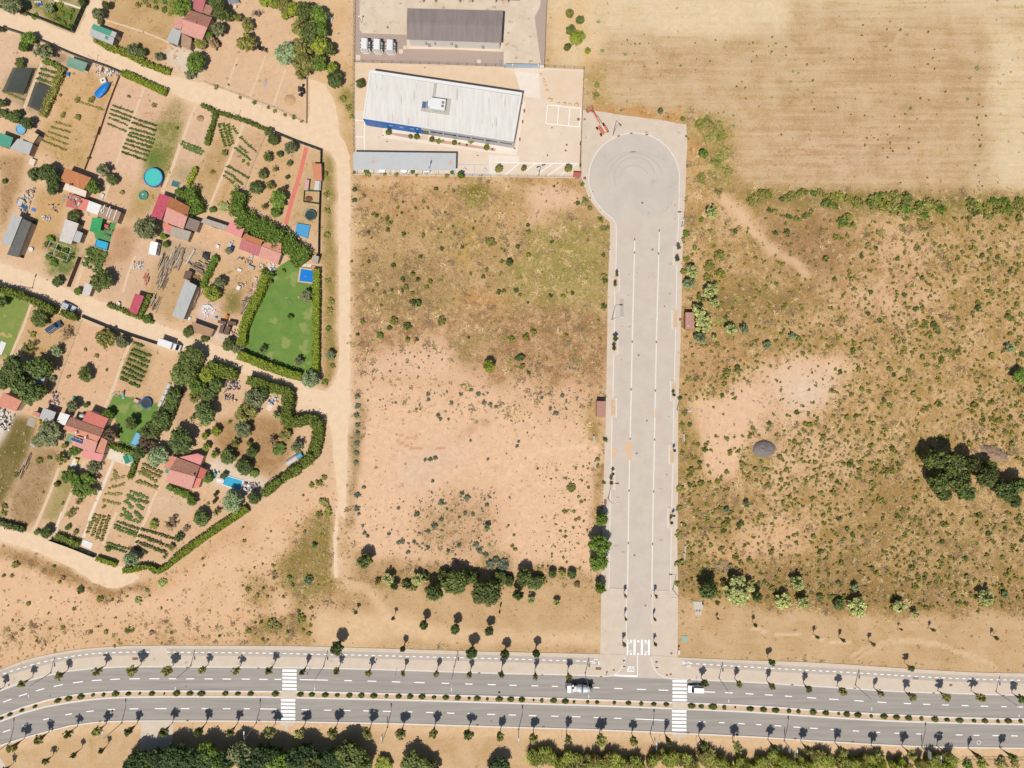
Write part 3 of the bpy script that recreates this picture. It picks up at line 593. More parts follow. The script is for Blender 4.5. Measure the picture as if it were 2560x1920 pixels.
PZ=0.12
pave_a=struct('pavement',MB().prism(pNO+[S0(1564,1636)]+pCL[::-1][1:]+pNK[::-1][1:],-0.05,PZ),concrete)
pave_b=struct('pavement',MB().prism(pNO2+pNK2[::-1]+pCR[::-1][1:-1]+[S0(1627,1637),S0(1694,1643)],-0.05,PZ),concrete)
pave_c=struct('pavement',MB().prism(S0.pts(LO[:-1])+[S0(1500,1634.2),S0(1564.5,1635.6)]+S0.pts(LK[:-1])[::-1],-0.05,PZ),concrete)
pave_d=struct('pavement',MB().prism(S0.pts(RO[:-1])+[S0(1694,1642.6),S0(1626.5,1636.6)]+S0.pts(RK[:-1])[::-1],-0.05,PZ),concrete)
pad=J.pts([(118,240),(340,262),(600,300),(870,342),(1250,385),(1600,442),(1750,470),(1910,490),(1925,900),(1900,1200),(1893,1590)])+[S0(1697,470)]
a0=math.asin((S0(0,470)[1]-ccy)/CR_)
arc=circ(CR_,60,a0,math.pi-a0)
pave_e=struct('pavement',MB().prism(ruffle(pad[:-1],2.5,0.1,False)+arc+[S0(1462,470)]+J.pts([(92,1400),(95,830)]),-0.05,PZ),concrete)
def kerb(line,parent,w0=0.0,w1=0.32,m=kerbm,z=PZ+0.012):ribbon(MB(),line,w0,w1,-0.04,z).build('kerb',m,parent)
kerb(pNK,pave_a,-0.05,0.33);kerb(pNK2,pave_b,-0.05,0.33);kerb(pCL,pave_a,-0.05,0.27);kerb(pCR,pave_b,-0.05,0.27)
kerb(S0.pts(LK[:-1]),pave_c,-0.26,0.04);kerb(S0.pts(RK[:-1]),pave_d,-0.04,0.26);kerb(arc,pave_e,-0.26,0.04)
med=struct('median_strip',between(MB(),pMN,pMS,0.06),medsoil)
kerb(pMN,med,-0.42,0.12,z=0.13);kerb(pMS,med,-0.12,0.42,z=0.13)
kerb(pSK,s_road,-0.4,0.02)
BL=[(-60,1708),(8.7,1684),(87,1660),(153,1645),(220,1635),(289,1630.6),(376,1629.7),(492,1630.6),(628,1632),(782,1635),(938,1638.4),(1097,1642.8),(1239,1646),(1471,1653),(1498,1654)]
BR=[(1706,1657),(1880,1667.5),(2005,1674.6),(2129,1681),(2262,1689),(2398,1696),(2556,1700.5),(2640,1703)]
for LN_,par,gaps in((BL,pave_a,[(1300,1445,K)]),(BR,pave_b,[])):
 pl=sl(LN_)
 def cut(l,x0,x1):return[p for p in l if x0<=p[0]<=x1]
 segs=[(pl[0][0],pl[-1][0])]
 if gaps:
  g0,g1=K(1300,0)[0],K(1447,0)[0];segs=[(segs[0][0],g0),(g1,segs[0][1])]
 for x0,x1 in segs:
  c_=cut(pl,x0,x1);c_=[(x0,yat(pl,x0))]+[p for p in c_ if x0+0.2<p[0]<x1-0.2]+[(x1,yat(pl,x1))]
  ribbon(MB(),c_,-1.0,1.05,PZ+0.004).build('cycle_path',bikeasph,par)
 d=0;x=pl[0][0]
 while x<pl[-1][0]-1.5:
  if not(gaps and K(1296,0)[0]<x+0.5<K(1452,0)[0]):
   ribbon(MB(),[(x,yat(pl,x)),(x+0.98,yat(pl,x+0.98))],-0.12,0.12,PZ+0.008).build('painted_dash',paint,par)
  x+=2.08
cN=[((a[0]),(yat(mouth,a[0])+yat(pMN,a[0]))/2)for a in pMN if a[0]>pNK[0][0]]
cS=[((a[0]),(yat(pMS,a[0])+yat(pSK,a[0]))/2)for a in pMS]
DN=[(K,[(-150,-70),(25,98),(163,235),(314,383),(463,543),(630,716),(794,878),(952,1036),(1117,1208),(1290,1378),(1459,1530),(1608,1678),(1768,1840),(1922,1997)]),
   (L,[(-54,16),(95,170),(230,288),(447,691),(832,898),(1032,1109),(1243,1315),(1437,1526),(1673,1738),(1877,1940),(2072,2140)]),
   (M,[(116,178),(306,364),(482,535),(680,740),(835,893),(1022,1093),(1219,1296),(1404,1488),(1797,1893),(1979,2045)]),
   (N,[(12,75),(165,228),(322,379),(499,569),(673,747),(873,945),(1054,1125),(1262,1320),(1414,1472),(1565,1620),(1719,1774),(1869,1929),(2032,2076),(2160,2205)])]
DS=[(K,[(-140,-70),(24,90),(195,267),(373,440),(565,620),(747,809),(930,995),(1119,1195),(1338,1440),(1562,1637),(1742,1808),(1926,1992)]),
   (L,[(-36,16),(101,270),(463,541),(657,720),(823,887),(996,1060),(1165,1235),(1360,1420),(1539,1600),(1720,1783),(1898,1959),(2067,2135)]),
   (M,[(111,173),(284,348),(476,541),(657,729),(845,910),(1020,1085),(1206,1501),(1753,1810),(1926,1976),(2093,2149)]),
   (N,[(95,138),(242,295),(390,445),(521,583),(685,730),(860,907),(1018,1075),(1190,1247),(1360,1412),(1523,1572),(1674,1726),(1813,1860),(1963,2016),(2110,2162)])]
for DD,cl,par in((DN,cN,n_road),(DS,cS,s_road)):
 for sh,l in DD:
  for u,v in l:
   x0,x1=sh(u,0)[0],sh(v,0)[0]
   ribbon(MB(),[(x0,yat(cl,x0)),(x1,yat(cl,x1))],-0.13,0.13,0.0085).build('painted_dash',paint,par)
def zebra(sh,x0,x1,ys,hh,par,name='zebra_stripe',z=0.0085):
 for y in ys:
  MB().quad(*[(*sh(x,yy),z)for x,yy in((x0,y-hh),(x1,y-hh+2),(x1,y+hh+2),(x0,y+hh))]).build(name,paint,par)
zebra(L,297,420,(402,434,466,498,530,562),10.5,n_road);zebra(L,285,408,(658,690,722,755,787,819),10.5,s_road)
zebra(M,1525,1649,(494,526,558,592,625,656),10.5,n_road);zebra(M,1521,1645,(754,785,818,850,882,914),10.5,s_road)
for x in(1132,1190,1253,1315):
 w_=10 if x==1132 else 16
 MB().quad(*[(*M(xx,yy),0.009)for xx,yy in((x,136),(x+w_,136),(x+w_-2,268),(x-2,268))]).build('zebra_stripe',paint,side_road)
for x,y in((1167,144),(1230,148),(1293,148),(1165,258),(1228,260),(1291,262)):
 MB().quad(*[(*M(x+dx,y+dy),0.009)for dx,dy in((-8,-7),(8,-7),(8,8),(-8,8))]).build('crossing_square',paint,side_road)
MB().quad(*[(*M(x,y),0.009)for x,y in((1025,437),(1222,445),(1220,459),(1023,448))]).build('stop_line',paint,side_road)
MB().quad(*[(*M(x,y),0.009)for x,y in((1220,275),(1224.5,275),(1224.5,446),(1220,446))]).build('painted_line',paint,side_road)
def text_mesh(body,size,width=None):
 cu=bpy.data.curves.new(body,'FONT');cu.body=body;cu.size=1.0;cu.align_x='CENTER';cu.align_y='CENTER';cu.offset=0.015
 to=bpy.data.objects.new('t',cu);col.objects.link(to)
 dg=bpy.context.evaluated_depsgraph_get();me=bpy.data.meshes.new_from_object(to.evaluated_get(dg))
 bpy.data.objects.remove(to);xs=[v.co.x for v in me.vertices];ys=[v.co.y for v in me.vertices]
 cx,cy=(max(xs)+min(xs))/2,(max(ys)+min(ys))/2;w=max(xs)-min(xs);h=max(ys)-min(ys)
 for v in me.vertices:v.co.x=(v.co.x-cx)/w*size[0];v.co.y=(v.co.y-cy)/h*size[1]
 return me
p_=M(1164,389);link('stop_lettering',text_mesh('STOP',(62/3.456/PXM,50/3.456/PXM)),paint,side_road,(p_[0],p_[1],0.0092),math.pi)
def bicycle_mark(x,y,z,par,rz=0.0,s_=0.75):
 mb=MB()
 for dx in(-0.55,0.55):mb.ring(dx*s_,0,0,0.002,0.24*s_,0.36*s_,12)
 for p,q in(((-0.55,0),(-0.15,0.42)),((-0.15,0.42),(0.4,0.42)),((0.4,0.42),(0.05,0)),((0.05,0),(-0.55,0)),((0.05,0),(-0.2,0.6)),((0.55,0),(0.35,0.65))):mb.bar((p[0]*s_,p[1]*s_,0.001),(q[0]*s_,q[1]*s_,0.001),0.09*s_,0.002)
 link('bicycle_symbol',mb.mesh('bicycle_symbol'),paint,par,(x,y,z),rz)
for sh,x,y in((M,862,308),(M,845,338),(M,1662,334),(M,1664,364)):bicycle_mark(*sh(x,y),PZ+0.009,pave_a if x<1000 else pave_b,0.1)
for x,y in((1163,163),(1158,236),(1298,166),(1296,242)):bicycle_mark(*M(x,y),0.0095,side_road,0.05,0.6)
MB().quad(*[(*M(x,y),PZ+0.009)for x,y in((884,322),(892,322),(890,352),(882,352))]).build('give_way_bar',paint,pave_a)
MB().quad(*[(*M(x,y),PZ+0.009)for x,y in((1616,318),(1624,318),(1622,350),(1614,350))]).build('give_way_bar',paint,pave_b)
for l,sh in(([(1586.8,597.4),(1586,633.6),(1580.7,854),(1576.7,1038.5),(1572,1250),(1569,1470)],S0),([(1648.3,576.4),(1647,633.6),(1641,854),(1637,1053),(1631,1360),(1629.5,1476)],S0)):
 ribbon(MB(),smoothline(S0.pts(l),8),-0.2,0.2,0.0086).build('painted_line',paintw,side_road)
for sh,l in((O,[(406,382),(404,474),(389,1090),(381,1420),(576,322),(572,480),(556,1092),(549,1428)]),(P,[(374,158),(367,516),(361,878),(543,162),(537,522),(529,885),(522,1245)])):
 for x,y in l:cx,cy=sh(x,y);MB().box(cx,cy,0.004,0.02,0.36,0.75).build('drain_grate',ironm,side_road)
for sh,x,y,r_,m_ in((O,458,130,0.32,ironm),(O,529,453,0.34,greyiron),(O,433,1183,0.34,greyiron),(O,490,1636,0.3,greyiron),(P,420,258,0.34,greyiron),(P,405,962,0.34,greyiron),(P,480,1310,0.34,greyiron),(O,634,165,0.16,greyiron),(O,366,626,0.16,ironm),(O,613,845,0.22,ironm)):
 cx,cy=sh(x,y);MB().disc(cx,cy,0.003,0.018,r_,None,14).build('manhole_cover',m_,side_road)
for sh,x,y,par in((K,434,622,n_road),(K,1608,540,n_road),(L,2170,588,n_road),(M,28,590,n_road),(K,1005,800,s_road),(L,2103,840,s_road)):
 cx,cy=sh(x,y);MB().disc(cx,cy,0.003,0.012,0.34,None,14).build('manhole_cover',greyiron,par)
cx,cy=N(1855,936);MB().ring(cx,cy,0.003,0.013,0.38,0.62,20).build('manhole_collar',kerbm,s_road);MB().disc(cx,cy,0.003,0.011,0.36,None,14).build('manhole_cover',greyiron,s_road)
for sh,x,y,par in((K,1620,374,pave_a),(L,92,379,pave_a),(L,1998,421,pave_a),(M,398,438,pave_a),(M,908,453,pave_a),(M,1670,480,pave_b),(N,380,478,pave_b),(N,874,506,pave_b),(N,1497,543,pave_b),(N,2047,562,pave_b),(K,866,842,s_road),(K,1622,834,s_road),(L,97,834,s_road),(L,1982,873,s_road),(M,410,889,s_road),(M,1660,939,s_road),(M,2086,961,s_road),(N,403,906,s_road),(N,860,931,s_road),(N,1480,965,s_road),(N,2028,972,s_road)):
 cx,cy=sh(x,y);MB().box(cx,cy,0.0,PZ+0.02,0.75,0.36,0.03).build('drain_grate',ironm,par)
for sh,x,y,w_,h_,par,m_ in((K,1170,298,50,24,pave_a,ironm),(M,885,383,50,24,pave_a,ironm),(M,958,413,16,16,pave_a,ironm),(M,1017,396,16,16,pave_a,ironm),(M,1476,439,18,16,pave_b,ironm),(M,1509,433,18,16,pave_b,ironm),(M,1515,252,18,18,pave_d,ironm),(N,1355,428,45,17,pave_b,greyiron),(N,1632,481,24,20,pave_b,ironm),(O,721,935,19,19,pave_d,ironm),(P,203,592,18,38,pave_c,ironm),(J,148,403,38,34,pave_e,greyiron),(J,150,1420,48,48,pave_e,ironm),(L,722,318,26,24,pave_a,bikeasph),(K,1335,300,26,26,pave_a,bikeasph)):
 cx,cy=sh(x,y);MB().box(cx,cy,0.02,PZ+0.008,sh.m(w_),sh.m(h_)).build('inspection_cover',m_,par)
for x,y,rz in((735,692,0.28),(955,645,0.05),(1222,670,-0.14)):
 cx,cy=J(x,y);MB().box(cx,cy,0.0,PZ+0.02,0.8,0.34,rz).build('drain_grate',ironm,pave_e)
patchm=mat('asphalt_patch',(200,186,172),0.9,scale=0.8,c2=(190,176,162))
spill=mat('spilt_soil',(238,196,156),0.97,scale=1.2,c2=(228,192,158))
MB().poly(O.pts([(303,793),(329,793),(331,922),(306,924)]),0.0065).build('road_patch',patchm,side_road)
for pts in([(330,230),(360,180),(385,170),(384,300),(366,310),(356,260)],[(250,225),(285,225),(280,275),(250,285)],[(548,60),(556,20),(560,-40),(550,-60),(546,0)]):
 MB().poly(ruffle(P.pts(pts),0.7,0.18),0.0105).build('soil_spill',spill,side_road)
wetm=mat('oil_stain',(194,172,150),0.9,scale=1.5,c2=(206,186,166))
for sh,x,y,rx,ry in((O,650,757,11,9),(O,652,553,9,8),(O,372,985,10,10),(O,320,985,11,6),(O,362,768,9,5),(O,686,145,8,8),(O,684,240,7,6),(P,628,405,10,8),(P,280,895,20,6),(P,330,940,14,8),(P,588,856,16,8),(P,288,562,14,5),(P,585,500,8,5),(O,640,1608,8,5),(O,315,1215,8,5)):
 cx,cy=sh(x,y);MB().poly(ruffle([(cx+sh.m(rx)*math.cos(a),cy+sh.m(ry)*math.sin(a))for a in np.linspace(0,6.28,9)[:-1]],0.4,0.08),0.0075).build('stain',wetm,side_road)
for sh,l in((O,[(264,640,298,708),(250,1094,288,1148),(243,1490,270,1600),(686,478,712,515),(676,880,699,988),(662,1380,690,1470)]),(P,[(244,425,262,470),(652,240,676,325),(645,660,662,735)])):
 for x0,y0,x1,y1 in l:
  par=pave_c if x0<400 else pave_d
  MB().prism(sh.pts([(x0,y0),(x1,y0),(x1,y1),(x0,y1)]),PZ-0.02,PZ+0.006).build('planting_bed',medsoil,par)
struct('paved_apron',MB().prism(K.pts([(1218,846),(1500,846),(1490,1000),(1400,1150),(1212,1120)]),-0.05,0.03),concrete)
struct('paved_apron',MB().prism(L.pts([(275,846),(398,850),(398,880),(346,882),(346,918),(322,918),(322,882),(275,878)]),-0.05,0.03),concrete)
struct('paved_apron',MB().prism(M.pts([(1524,938),(1646,944),(1645,982),(1590,980),(1590,1018),(1572,1016),(1572,978),(1524,974)]),-0.05,0.03),concrete)
struct('paved_apron',MB().prism(K.pts([(-40,1120),(10,1160),(60,1250),(-40,1260)]),-0.05,0.03),concrete)
MB().prism(L.pts([(290,574),(414,576),(411,646),(286,642)]),0.0,0.134).build('crossing_refuge',concrete,med)
MB().prism(M.pts([(1522,672),(1649,680),(1648,745),(1520,738)]),0.0,0.134).build('crossing_refuge',concrete,med)
def leaves(n,centers,spread,size,rng,flat=0.35,up=0.35,elong=1.0):
 c=centers[rng.integers(0,len(centers),n)]
 d=rng.normal(size=(n,3));d/=np.linalg.norm(d,axis=1)[:,None]
 p=c[:,:3]+d*(rng.random((n,1))**0.5)*(c[:,3:4]*spread)
 nr=d+rng.normal(size=(n,3))*flat+np.array([0,0,up]);nr/=np.linalg.norm(nr,axis=1)[:,None]
 t=np.cross(nr,rng.normal(size=(n,3)));t/=np.linalg.norm(t,axis=1)[:,None]+1e-9
 b=np.cross(nr,t);s_=size*(0.55+0.9*rng.random((n,1)))
 t*=s_*elong;b*=s_
 V=np.stack([p-t-b*0.7,p+t*0.8-b,p+t+b*0.7,p-t*0.8+b],1).reshape(-1,3)
 return V,np.arange(4*n).reshape(-1,4)
def blob(r,rng,cz=0.0,n=10,m=6,jit=0.12):
 V=[];F=[]
 for i in range(m+1):
  th=math.pi*i/m
  for j in range(n):
   a=2*math.pi*j/n;q=r*(1+rng.uniform(-jit,jit))
   V.append((q*math.sin(th)*math.cos(a),q*math.sin(th)*math.sin(a),cz+q*0.85*math.cos(th)))
 for i in range(m):
  for j in range(n):F.append((i*n+j,(i+1)*n+j,(i+1)*n+(j+1)%n,i*n+(j+1)%n))
 return np.array(V),np.array(F)
def crown_mesh(name,seed,nclump,nleaf,lsize,core=0.62,clump=(0.22,0.4),spiky=0.0,flat=0.35,up=0.35,gap=0.0,zsq=0.8,elong=1.0):
 rng=np.random.default_rng(seed);C_=[]
 while len(C_)<nclump:
  v=rng.normal(size=3);v/=np.linalg.norm(v)
  if v[2]<-0.55:continue
  q=rng.uniform(clump[0],clump[1]);rad=(1-q*0.9)*rng.uniform(0.72-gap,1.02)
  if spiky:rad*=1+spiky*rng.uniform(-0.5,0.6)
  C_.append((v[0]*rad,v[1]*rad,v[2]*rad*zsq,q))
 C_=np.array(C_)
 V,F=leaves(nleaf,C_,1.0,lsize,rng,flat,up,elong)
 if core>0:
  bv,bf=blob(core,rng,0.0,*((7,4)if nleaf<100 else(10,6)));bv[:,2]*=zsq
  F=np.concatenate([F,bf+len(V)]);V=np.concatenate([V,bv])
 return npmesh(name,V,F)
CROWN={
 'dense':[crown_mesh('crown_dense',100+i,46,2400,0.060,0.60)for i in range(4)],
 'round':[crown_mesh('crown_round',120+i,60,1500,0.060,0.76,(0.14,0.24),up=0.2)for i in range(3)],
 'loose':[crown_mesh('crown_loose',140+i,34,1500,0.058,0.34,(0.18,0.34),gap=0.3)for i in range(4)],
 'street':[crown_mesh('crown_street',160+i,26,620,0.085,0.42,(0.2,0.36),spiky=0.25,gap=0.15,zsq=1.0)for i in range(5)],
 'spiky':[crown_mesh('crown_spiky',180+i,44,1500,0.050,0.52,(0.12,0.26),spiky=0.45,elong=2.4,up=0.1)for i in range(3)],
 'sparse':[crown_mesh('crown_sparse',200+i,30,520,0.050,0.0,(0.16,0.3),gap=0.45,spiky=0.2)for i in range(3)],
 'shrub':[crown_mesh('crown_shrub',220+i,16,240,0.12,0.38,(0.22,0.42),gap=0.3,zsq=0.75,spiky=0.45)for i in range(6)],
 'tiny':[crown_mesh('crown_tiny',240+i,10,74,0.17,0.26,(0.24,0.46),gap=0.35,zsq=0.7,spiky=0.6)for i in range(5)],
}
def reed_mesh(name,seed,n=260,hgt=1.0):
 rng=np.random.default_rng(seed);V=[];F=[]
 for i in range(n):
  a=rng.uniform(0,6.28);r0=0.45*math.sqrt(rng.random());x,y=r0*math.cos(a),r0*math.sin(a)
  la=rng.uniform(0,6.28);ln=rng.uniform(0.1,0.34);h=rng.uniform(0.55,1.0)*hgt;w=rng.uniform(0.016,0.032)
  tx,ty=math.cos(la+1.57)*w,math.sin(la+1.57)*w
  pts=[(x,y,0.0),(x+math.cos(la)*ln*0.25,y+math.sin(la)*ln*0.25,h*0.6),(x+math.cos(la)*ln*0.7,y+math.sin(la)*ln*0.7,h*0.95),(x+math.cos(la)*ln*1.25,y+math.sin(la)*ln*1.25,h*0.84)]
  k=len(V)
  for j,p in enumerate(pts):
   q=(0.5,1.0,1.1,0.25)[j]
   V+=[(p[0]-tx*q,p[1]-ty*q,p[2]),(p[0]+tx*q,p[1]+ty*q,p[2])]
  for j in range(3):F.append((k+2*j,k+2*j+1,k+2*j+3,k+2*j+2))
 return npmesh(name,V,F)
REED=[reed_mesh('reed_clump',300+i)for i in range(4)]
def bare_mesh(name,seed):
 rng=random.Random(seed);mb=MB()
 def br(p,d,l,r,k):
  q=p+d*l;mb.tube([p,q],[r,r*0.6],4,False)
  if k:
   for _ in range(rng.choice((2,3,3))):
    e=(d+Vector((rng.uniform(-0.8,0.8),rng.uniform(-0.8,0.8),rng.uniform(-0.3,0.5)))).normalized();br(q,e,l*rng.uniform(0.6,0.8),r*0.6,k-1)
 for _ in range(7):
  a=rng.uniform(0,6.28);br(Vector((0,0,-0.5)),Vector((math.cos(a),math.sin(a),rng.uniform(0.3,1.2))).normalized(),0.42,0.035,3)
 return mb.mesh(name)
BARE_M=[bare_mesh('bare_crown',330+i)for i in range(2)]
def trunk_mesh(name,seed,bend=0.1,limbs=4):
 rng=random.Random(seed);mb=MB()
 x,y=rng.uniform(-bend,bend),rng.uniform(-bend,bend)
 mb.tube([(0,0,-0.03),(x*0.4,y*0.4,0.25),(x*0.7,y*0.7,0.6),(x,y,0.85)],[1.25,0.95,0.8,0.5],7)
 for i in range(limbs):
  a=6.28*i/limbs+rng.uniform(-0.4,0.4);z=rng.uniform(0.5,0.72)
  mb.tube([(x*0.7,y*0.7,z),(x+math.cos(a)*3.2,y+math.sin(a)*3.2,z+0.2),(x+math.cos(a)*6,y+math.sin(a)*6,z+0.3)],[0.5,0.34,0.12],5)
 return mb.mesh(name)
TRUNK=[trunk_mesh('trunk',350+i)for i in range(4)]
bark=mat('bark',(0.16,0.115,0.08),0.95,scale=6,c2=(0.09,0.065,0.045),raw=True)
LEAF={
 'dark':leafmat('leaf_dark_green',(0.030,0.048,0.014),(0.12,0.155,0.040)),
 'wood':leafmat('leaf_dark_wood',(0.014,0.026,0.008),(0.058,0.088,0.024)),
 'oak':leafmat('leaf_evergreen_oak',(0.030,0.045,0.012),(0.13,0.15,0.035)),
 'green':leafmat('leaf_fresh_green',(0.035,0.065,0.010),(0.15,0.21,0.03)),
 'lime':leafmat('leaf_yellow_green',(0.07,0.095,0.012),(0.27,0.29,0.035)),
 'olive':leafmat('leaf_olive_grey',(0.050,0.062,0.024),(0.20,0.21,0.095)),
 'blue':leafmat('leaf_blue_green',(0.065,0.095,0.04),(0.26,0.31,0.15)),
 'gum':leafmat('leaf_pale_gum',(0.13,0.15,0.045),(0.44,0.45,0.17)),
 'khaki':leafmat('leaf_khaki',(0.07,0.07,0.016),(0.26,0.24,0.06)),
 'street':leafmat('leaf_street_tree',(0.075,0.08,0.02),(0.28,0.265,0.075)),
 'brown':leafmat('leaf_dry_brown',(0.13,0.085,0.045),(0.30,0.20,0.11),0.2),
 'straw':leafmat('leaf_dry_straw',(0.22,0.16,0.075),(0.48,0.34,0.17),0.2),
 'weed':leafmat('leaf_weed',(0.085,0.08,0.02),(0.28,0.245,0.07)),
 'box':leafmat('leaf_clipped_bush',(0.045,0.055,0.008),(0.19,0.195,0.028)),
 'hedge':leafmat('leaf_hedge',(0.038,0.056,0.008),(0.15,0.175,0.028)),
 'lawnhedge':leafmat('leaf_clipped_hedge',(0.075,0.10,0.010),(0.19,0.22,0.022)),
 'reed':leafmat('leaf_giant_reed',(0.12,0.15,0.03),(0.42,0.44,0.10),0.45),
 'purple':leafmat('leaf_purple',(0.05,0.03,0.02),(0.16,0.11,0.06)),
 'crop':leafmat('leaf_crop',(0.032,0.058,0.012),(0.13,0.19,0.045)),
 'blue_scrub':leafmat('leaf_blue_scrub',(0.05,0.062,0.038),(0.17,0.19,0.12)),
 'scrub':leafmat('leaf_scrub',(0.065,0.068,0.012),(0.25,0.235,0.045)),
}
def plant(name,label,cat,xy,r,h,kind,leaf,group=None,rz=None,ry=None,crownfrac=0.62,trunkr=None,parts=True):
 rz=R.uniform(0,6.28)if rz is None else rz
 v=R.choice(CROWN[kind])if kind in CROWN else R.choice(BARE_M)
 m=LEAF[leaf]if leaf in LEAF else bark
 hz=h*crownfrac/2/0.85
 sc=(r*R.uniform(0.92,1.06),(ry or r)*R.uniform(0.92,1.06),hz)
 if not parts:
  o=link(name,v,m,None,(xy[0],xy[1],max(0.02,h-hz*0.85)),rz,sc,'OBJECT');return tag(o,label,cat,group)
 t=thing(name,label,cat,(xy[0],xy[1],0.0),rz,group)
 tr=trunkr or max(0.06,0.045*r+0.02*h)
 link('trunk',R.choice(TRUNK),bark,t,(0,0,0),0,(tr,tr,h*0.78),'OBJECT')
 link('crown',v,m,t,(0,0,h-hz*0.85),0,sc,'OBJECT')
 return t
def tree(sh,x,y,r,h,kind,leaf,label,name='tree',group=None,**kw):
 hc=h-h*kw.get('crownfrac',0.62)/2
 rr=sh.m(r)*(1-hc/ALT);return plant(name,label,'tree',sh(x,y,hc),rr,h,kind,leaf,group,**kw)
def shrub(sh,x,y,r,h,leaf,label,group=None,name='shrub',kind='shrub',cat='shrub',ry=None,rz=None):
 return plant(name,label,cat,sh(x,y,h*0.5),sh.m(r),h,kind,leaf,group,crownfrac=1.25,parts=False,ry=sh.m(ry)if ry else None,rz=rz)
def hedge(name,label,line,w,h,leaf='hedge',group=None,dens=16,size=0.17,jag=0.12,cat='hedge'):
 rng=np.random.default_rng(R.randrange(10**6));V=[];F=[];base=0
 ln2=[]
 for p,q in zip(line,line[1:]):
  k=max(1,int(math.dist(p,q)/1.1));ln2+=[(p[0]+(q[0]-p[0])*i/k,p[1]+(q[1]-p[1])*i/k)for i in range(k)]
 line=ln2+[tuple(line[-1])]
 vr=0.10 if leaf=='lawnhedge' else 0.30;fw=rng.uniform(1-vr,1+vr*0.5,len(line));fh=rng.uniform(1-vr,1+vr*0.4,len(line));w0,h0=w,h
 core=MB();pts=[]
 a,b_=strip(line,-w/2*0.72,w/2*0.72)
 for i in range(len(line)-1):
  w,h=w0*fw[i],h0*fh[i];core.prism([a[i],a[i+1],b_[i+1],b_[i]],0,h*0.86)
  p,q=np.array(line[i]),np.array(line[i+1]);d=q-p;ln=np.linalg.norm(d)
  if ln<0.05:continue
  d=d/ln;nn=np.array([-d[1],d[0]]);n=int(ln*(w+2*h*0.8)*dens)+4
  t=rng.random(n)*ln;u=rng.random(n)*(w+1.6*h)
  side_=np.where(u<w,0,np.where(u<w+0.8*h,1,2));sg=np.where(side_==0,0,np.where(side_==1,-1,1))
  off=np.where(side_==0,u-w/2,sg*w/2);z=np.where(side_==0,h,h*rng.random(n))
  nrm=np.stack([sg*nn[0],sg*nn[1],np.where(side_==0,1,0.2)],1)
  po=np.stack([p[0]+d[0]*t+nn[0]*off,p[1]+d[1]*t+nn[1]*off,z],1)+rng.normal(size=(n,3))*jag
  po[:,2]=np.maximum(po[:,2],0.03)
  nrm=nrm+rng.normal(size=(n,3))*0.45;nrm/=np.linalg.norm(nrm,axis=1)[:,None]
  tt=np.cross(nrm,rng.normal(size=(n,3)));tt/=np.linalg.norm(tt,axis=1)[:,None]+1e-9;bb=np.cross(nrm,tt);s_=size*(0.6+0.8*rng.random((n,1)))
  pts.append(np.stack([po-tt*s_-bb*s_*0.7,po+tt*s_*0.8-bb*s_,po+tt*s_+bb*s_*0.7,po-tt*s_*0.8+bb*s_],1).reshape(-1,3))
 V=np.concatenate(pts);F=np.arange(len(V)).reshape(-1,4)
 cv=np.array(core.v);cf=np.array([f for f in core.f if len(f)==4]);F=np.concatenate([F,cf+len(V)]);V=np.concatenate([V,cv])
 x0,y0=line[0];V=V-np.array([x0,y0,0]);me=npmesh(name,V,F);me.materials.append(LEAF[leaf])
 o=bpy.data.objects.new(name,me);col.objects.link(o);o.location=(x0,y0,0)
 return tag(o,label,cat,group)
def row(items,sh_default,fmt,group,h,kind,leaf,name='tree',rdef=40,jit=0.12,**kw):
 its=sorted(items,key=lambda t:t[0](t[1],t[2])[0])
 for i,t in enumerate(its):
  sh,x,y=t[:3];r=t[3]if len(t)>3 else rdef;hh=(t[4]if len(t)>4 else h)*R.uniform(1-jit,1+jit*0.5)
  tree(sh,x,y,r*R.uniform(0.88,1.12),hh,kind,R.choice(('street','street','khaki','oak'))if leaf=='street' else leaf,fmt.format(ordinal(i)),name,group,**kw)
NT=[(K,-60,600,44),(K,195,512,44),(K,507,450,46),(K,835,410,42),(K,1145,405,62),(K,1443,402,46),(K,1745,400,46),(K,2035,405,42),(L,182,400,36),(L,470,413,30),(L,766,407,34),(L,1040,427,32),(L,1340,428,30),(L,1625,433,30),(L,1916,440,34),(L,2190,437,34),(M,340,455,32),(M,630,455,36),(M,1803,512,36),(M,2100,520,32),(N,220,492,28),(N,512,512,30),(N,785,533,34),(N,1080,548,30),(N,1325,573,42),(N,1595,572,44),(N,1872,578,46),(N,2190,590,46)]
row(NT,K,'{} young street tree from the left along the pavement with the cycle path','young street trees on the north pavement',6.0,'street','street','street_tree',crownfrac=0.5,trunkr=0.09)
ST=[(K,103,1067,52),(K,335,1000,48),(K,585,950,44),(K,838,930,56),(K,1113,925,42),(K,1415,930,54),(K,1715,930,46),(K,1995,930,46),(L,185,935,64),(L,450,935,60),(L,735,935,62),(L,1033,945,54),(L,1322,945,56),(L,1600,945,42),(L,1903,955,50),(L,2180,970,40),(M,327,983,54),(M,620,995,48),(M,911,1003,60),(M,1195,1010,50),(M,1490,1018,34),(M,1790,1040,48),(M,2085,1060,52),(N,238,980,40),(N,500,990,46),(N,780,1005,46),(N,1070,1025,52),(N,1320,1030,46),(N,1610,1035,38),(N,1850,1045,28),(N,2112,1045,38)]
row(ST,K,'{} street tree from the left along the dirt strip south of the avenue','street trees on the south side of the avenue',6.8,'street','street','street_tree',crownfrac=0.5,trunkr=0.1)
row([(K,395,1185,36),(K,640,1130,30),(K,875,1095,28),(K,40,1262,34)],K,'{} sapling from the left on the dry grass below the street trees','saplings below the avenue',5.2,'street','dark','sapling',crownfrac=0.55,trunkr=0.07)
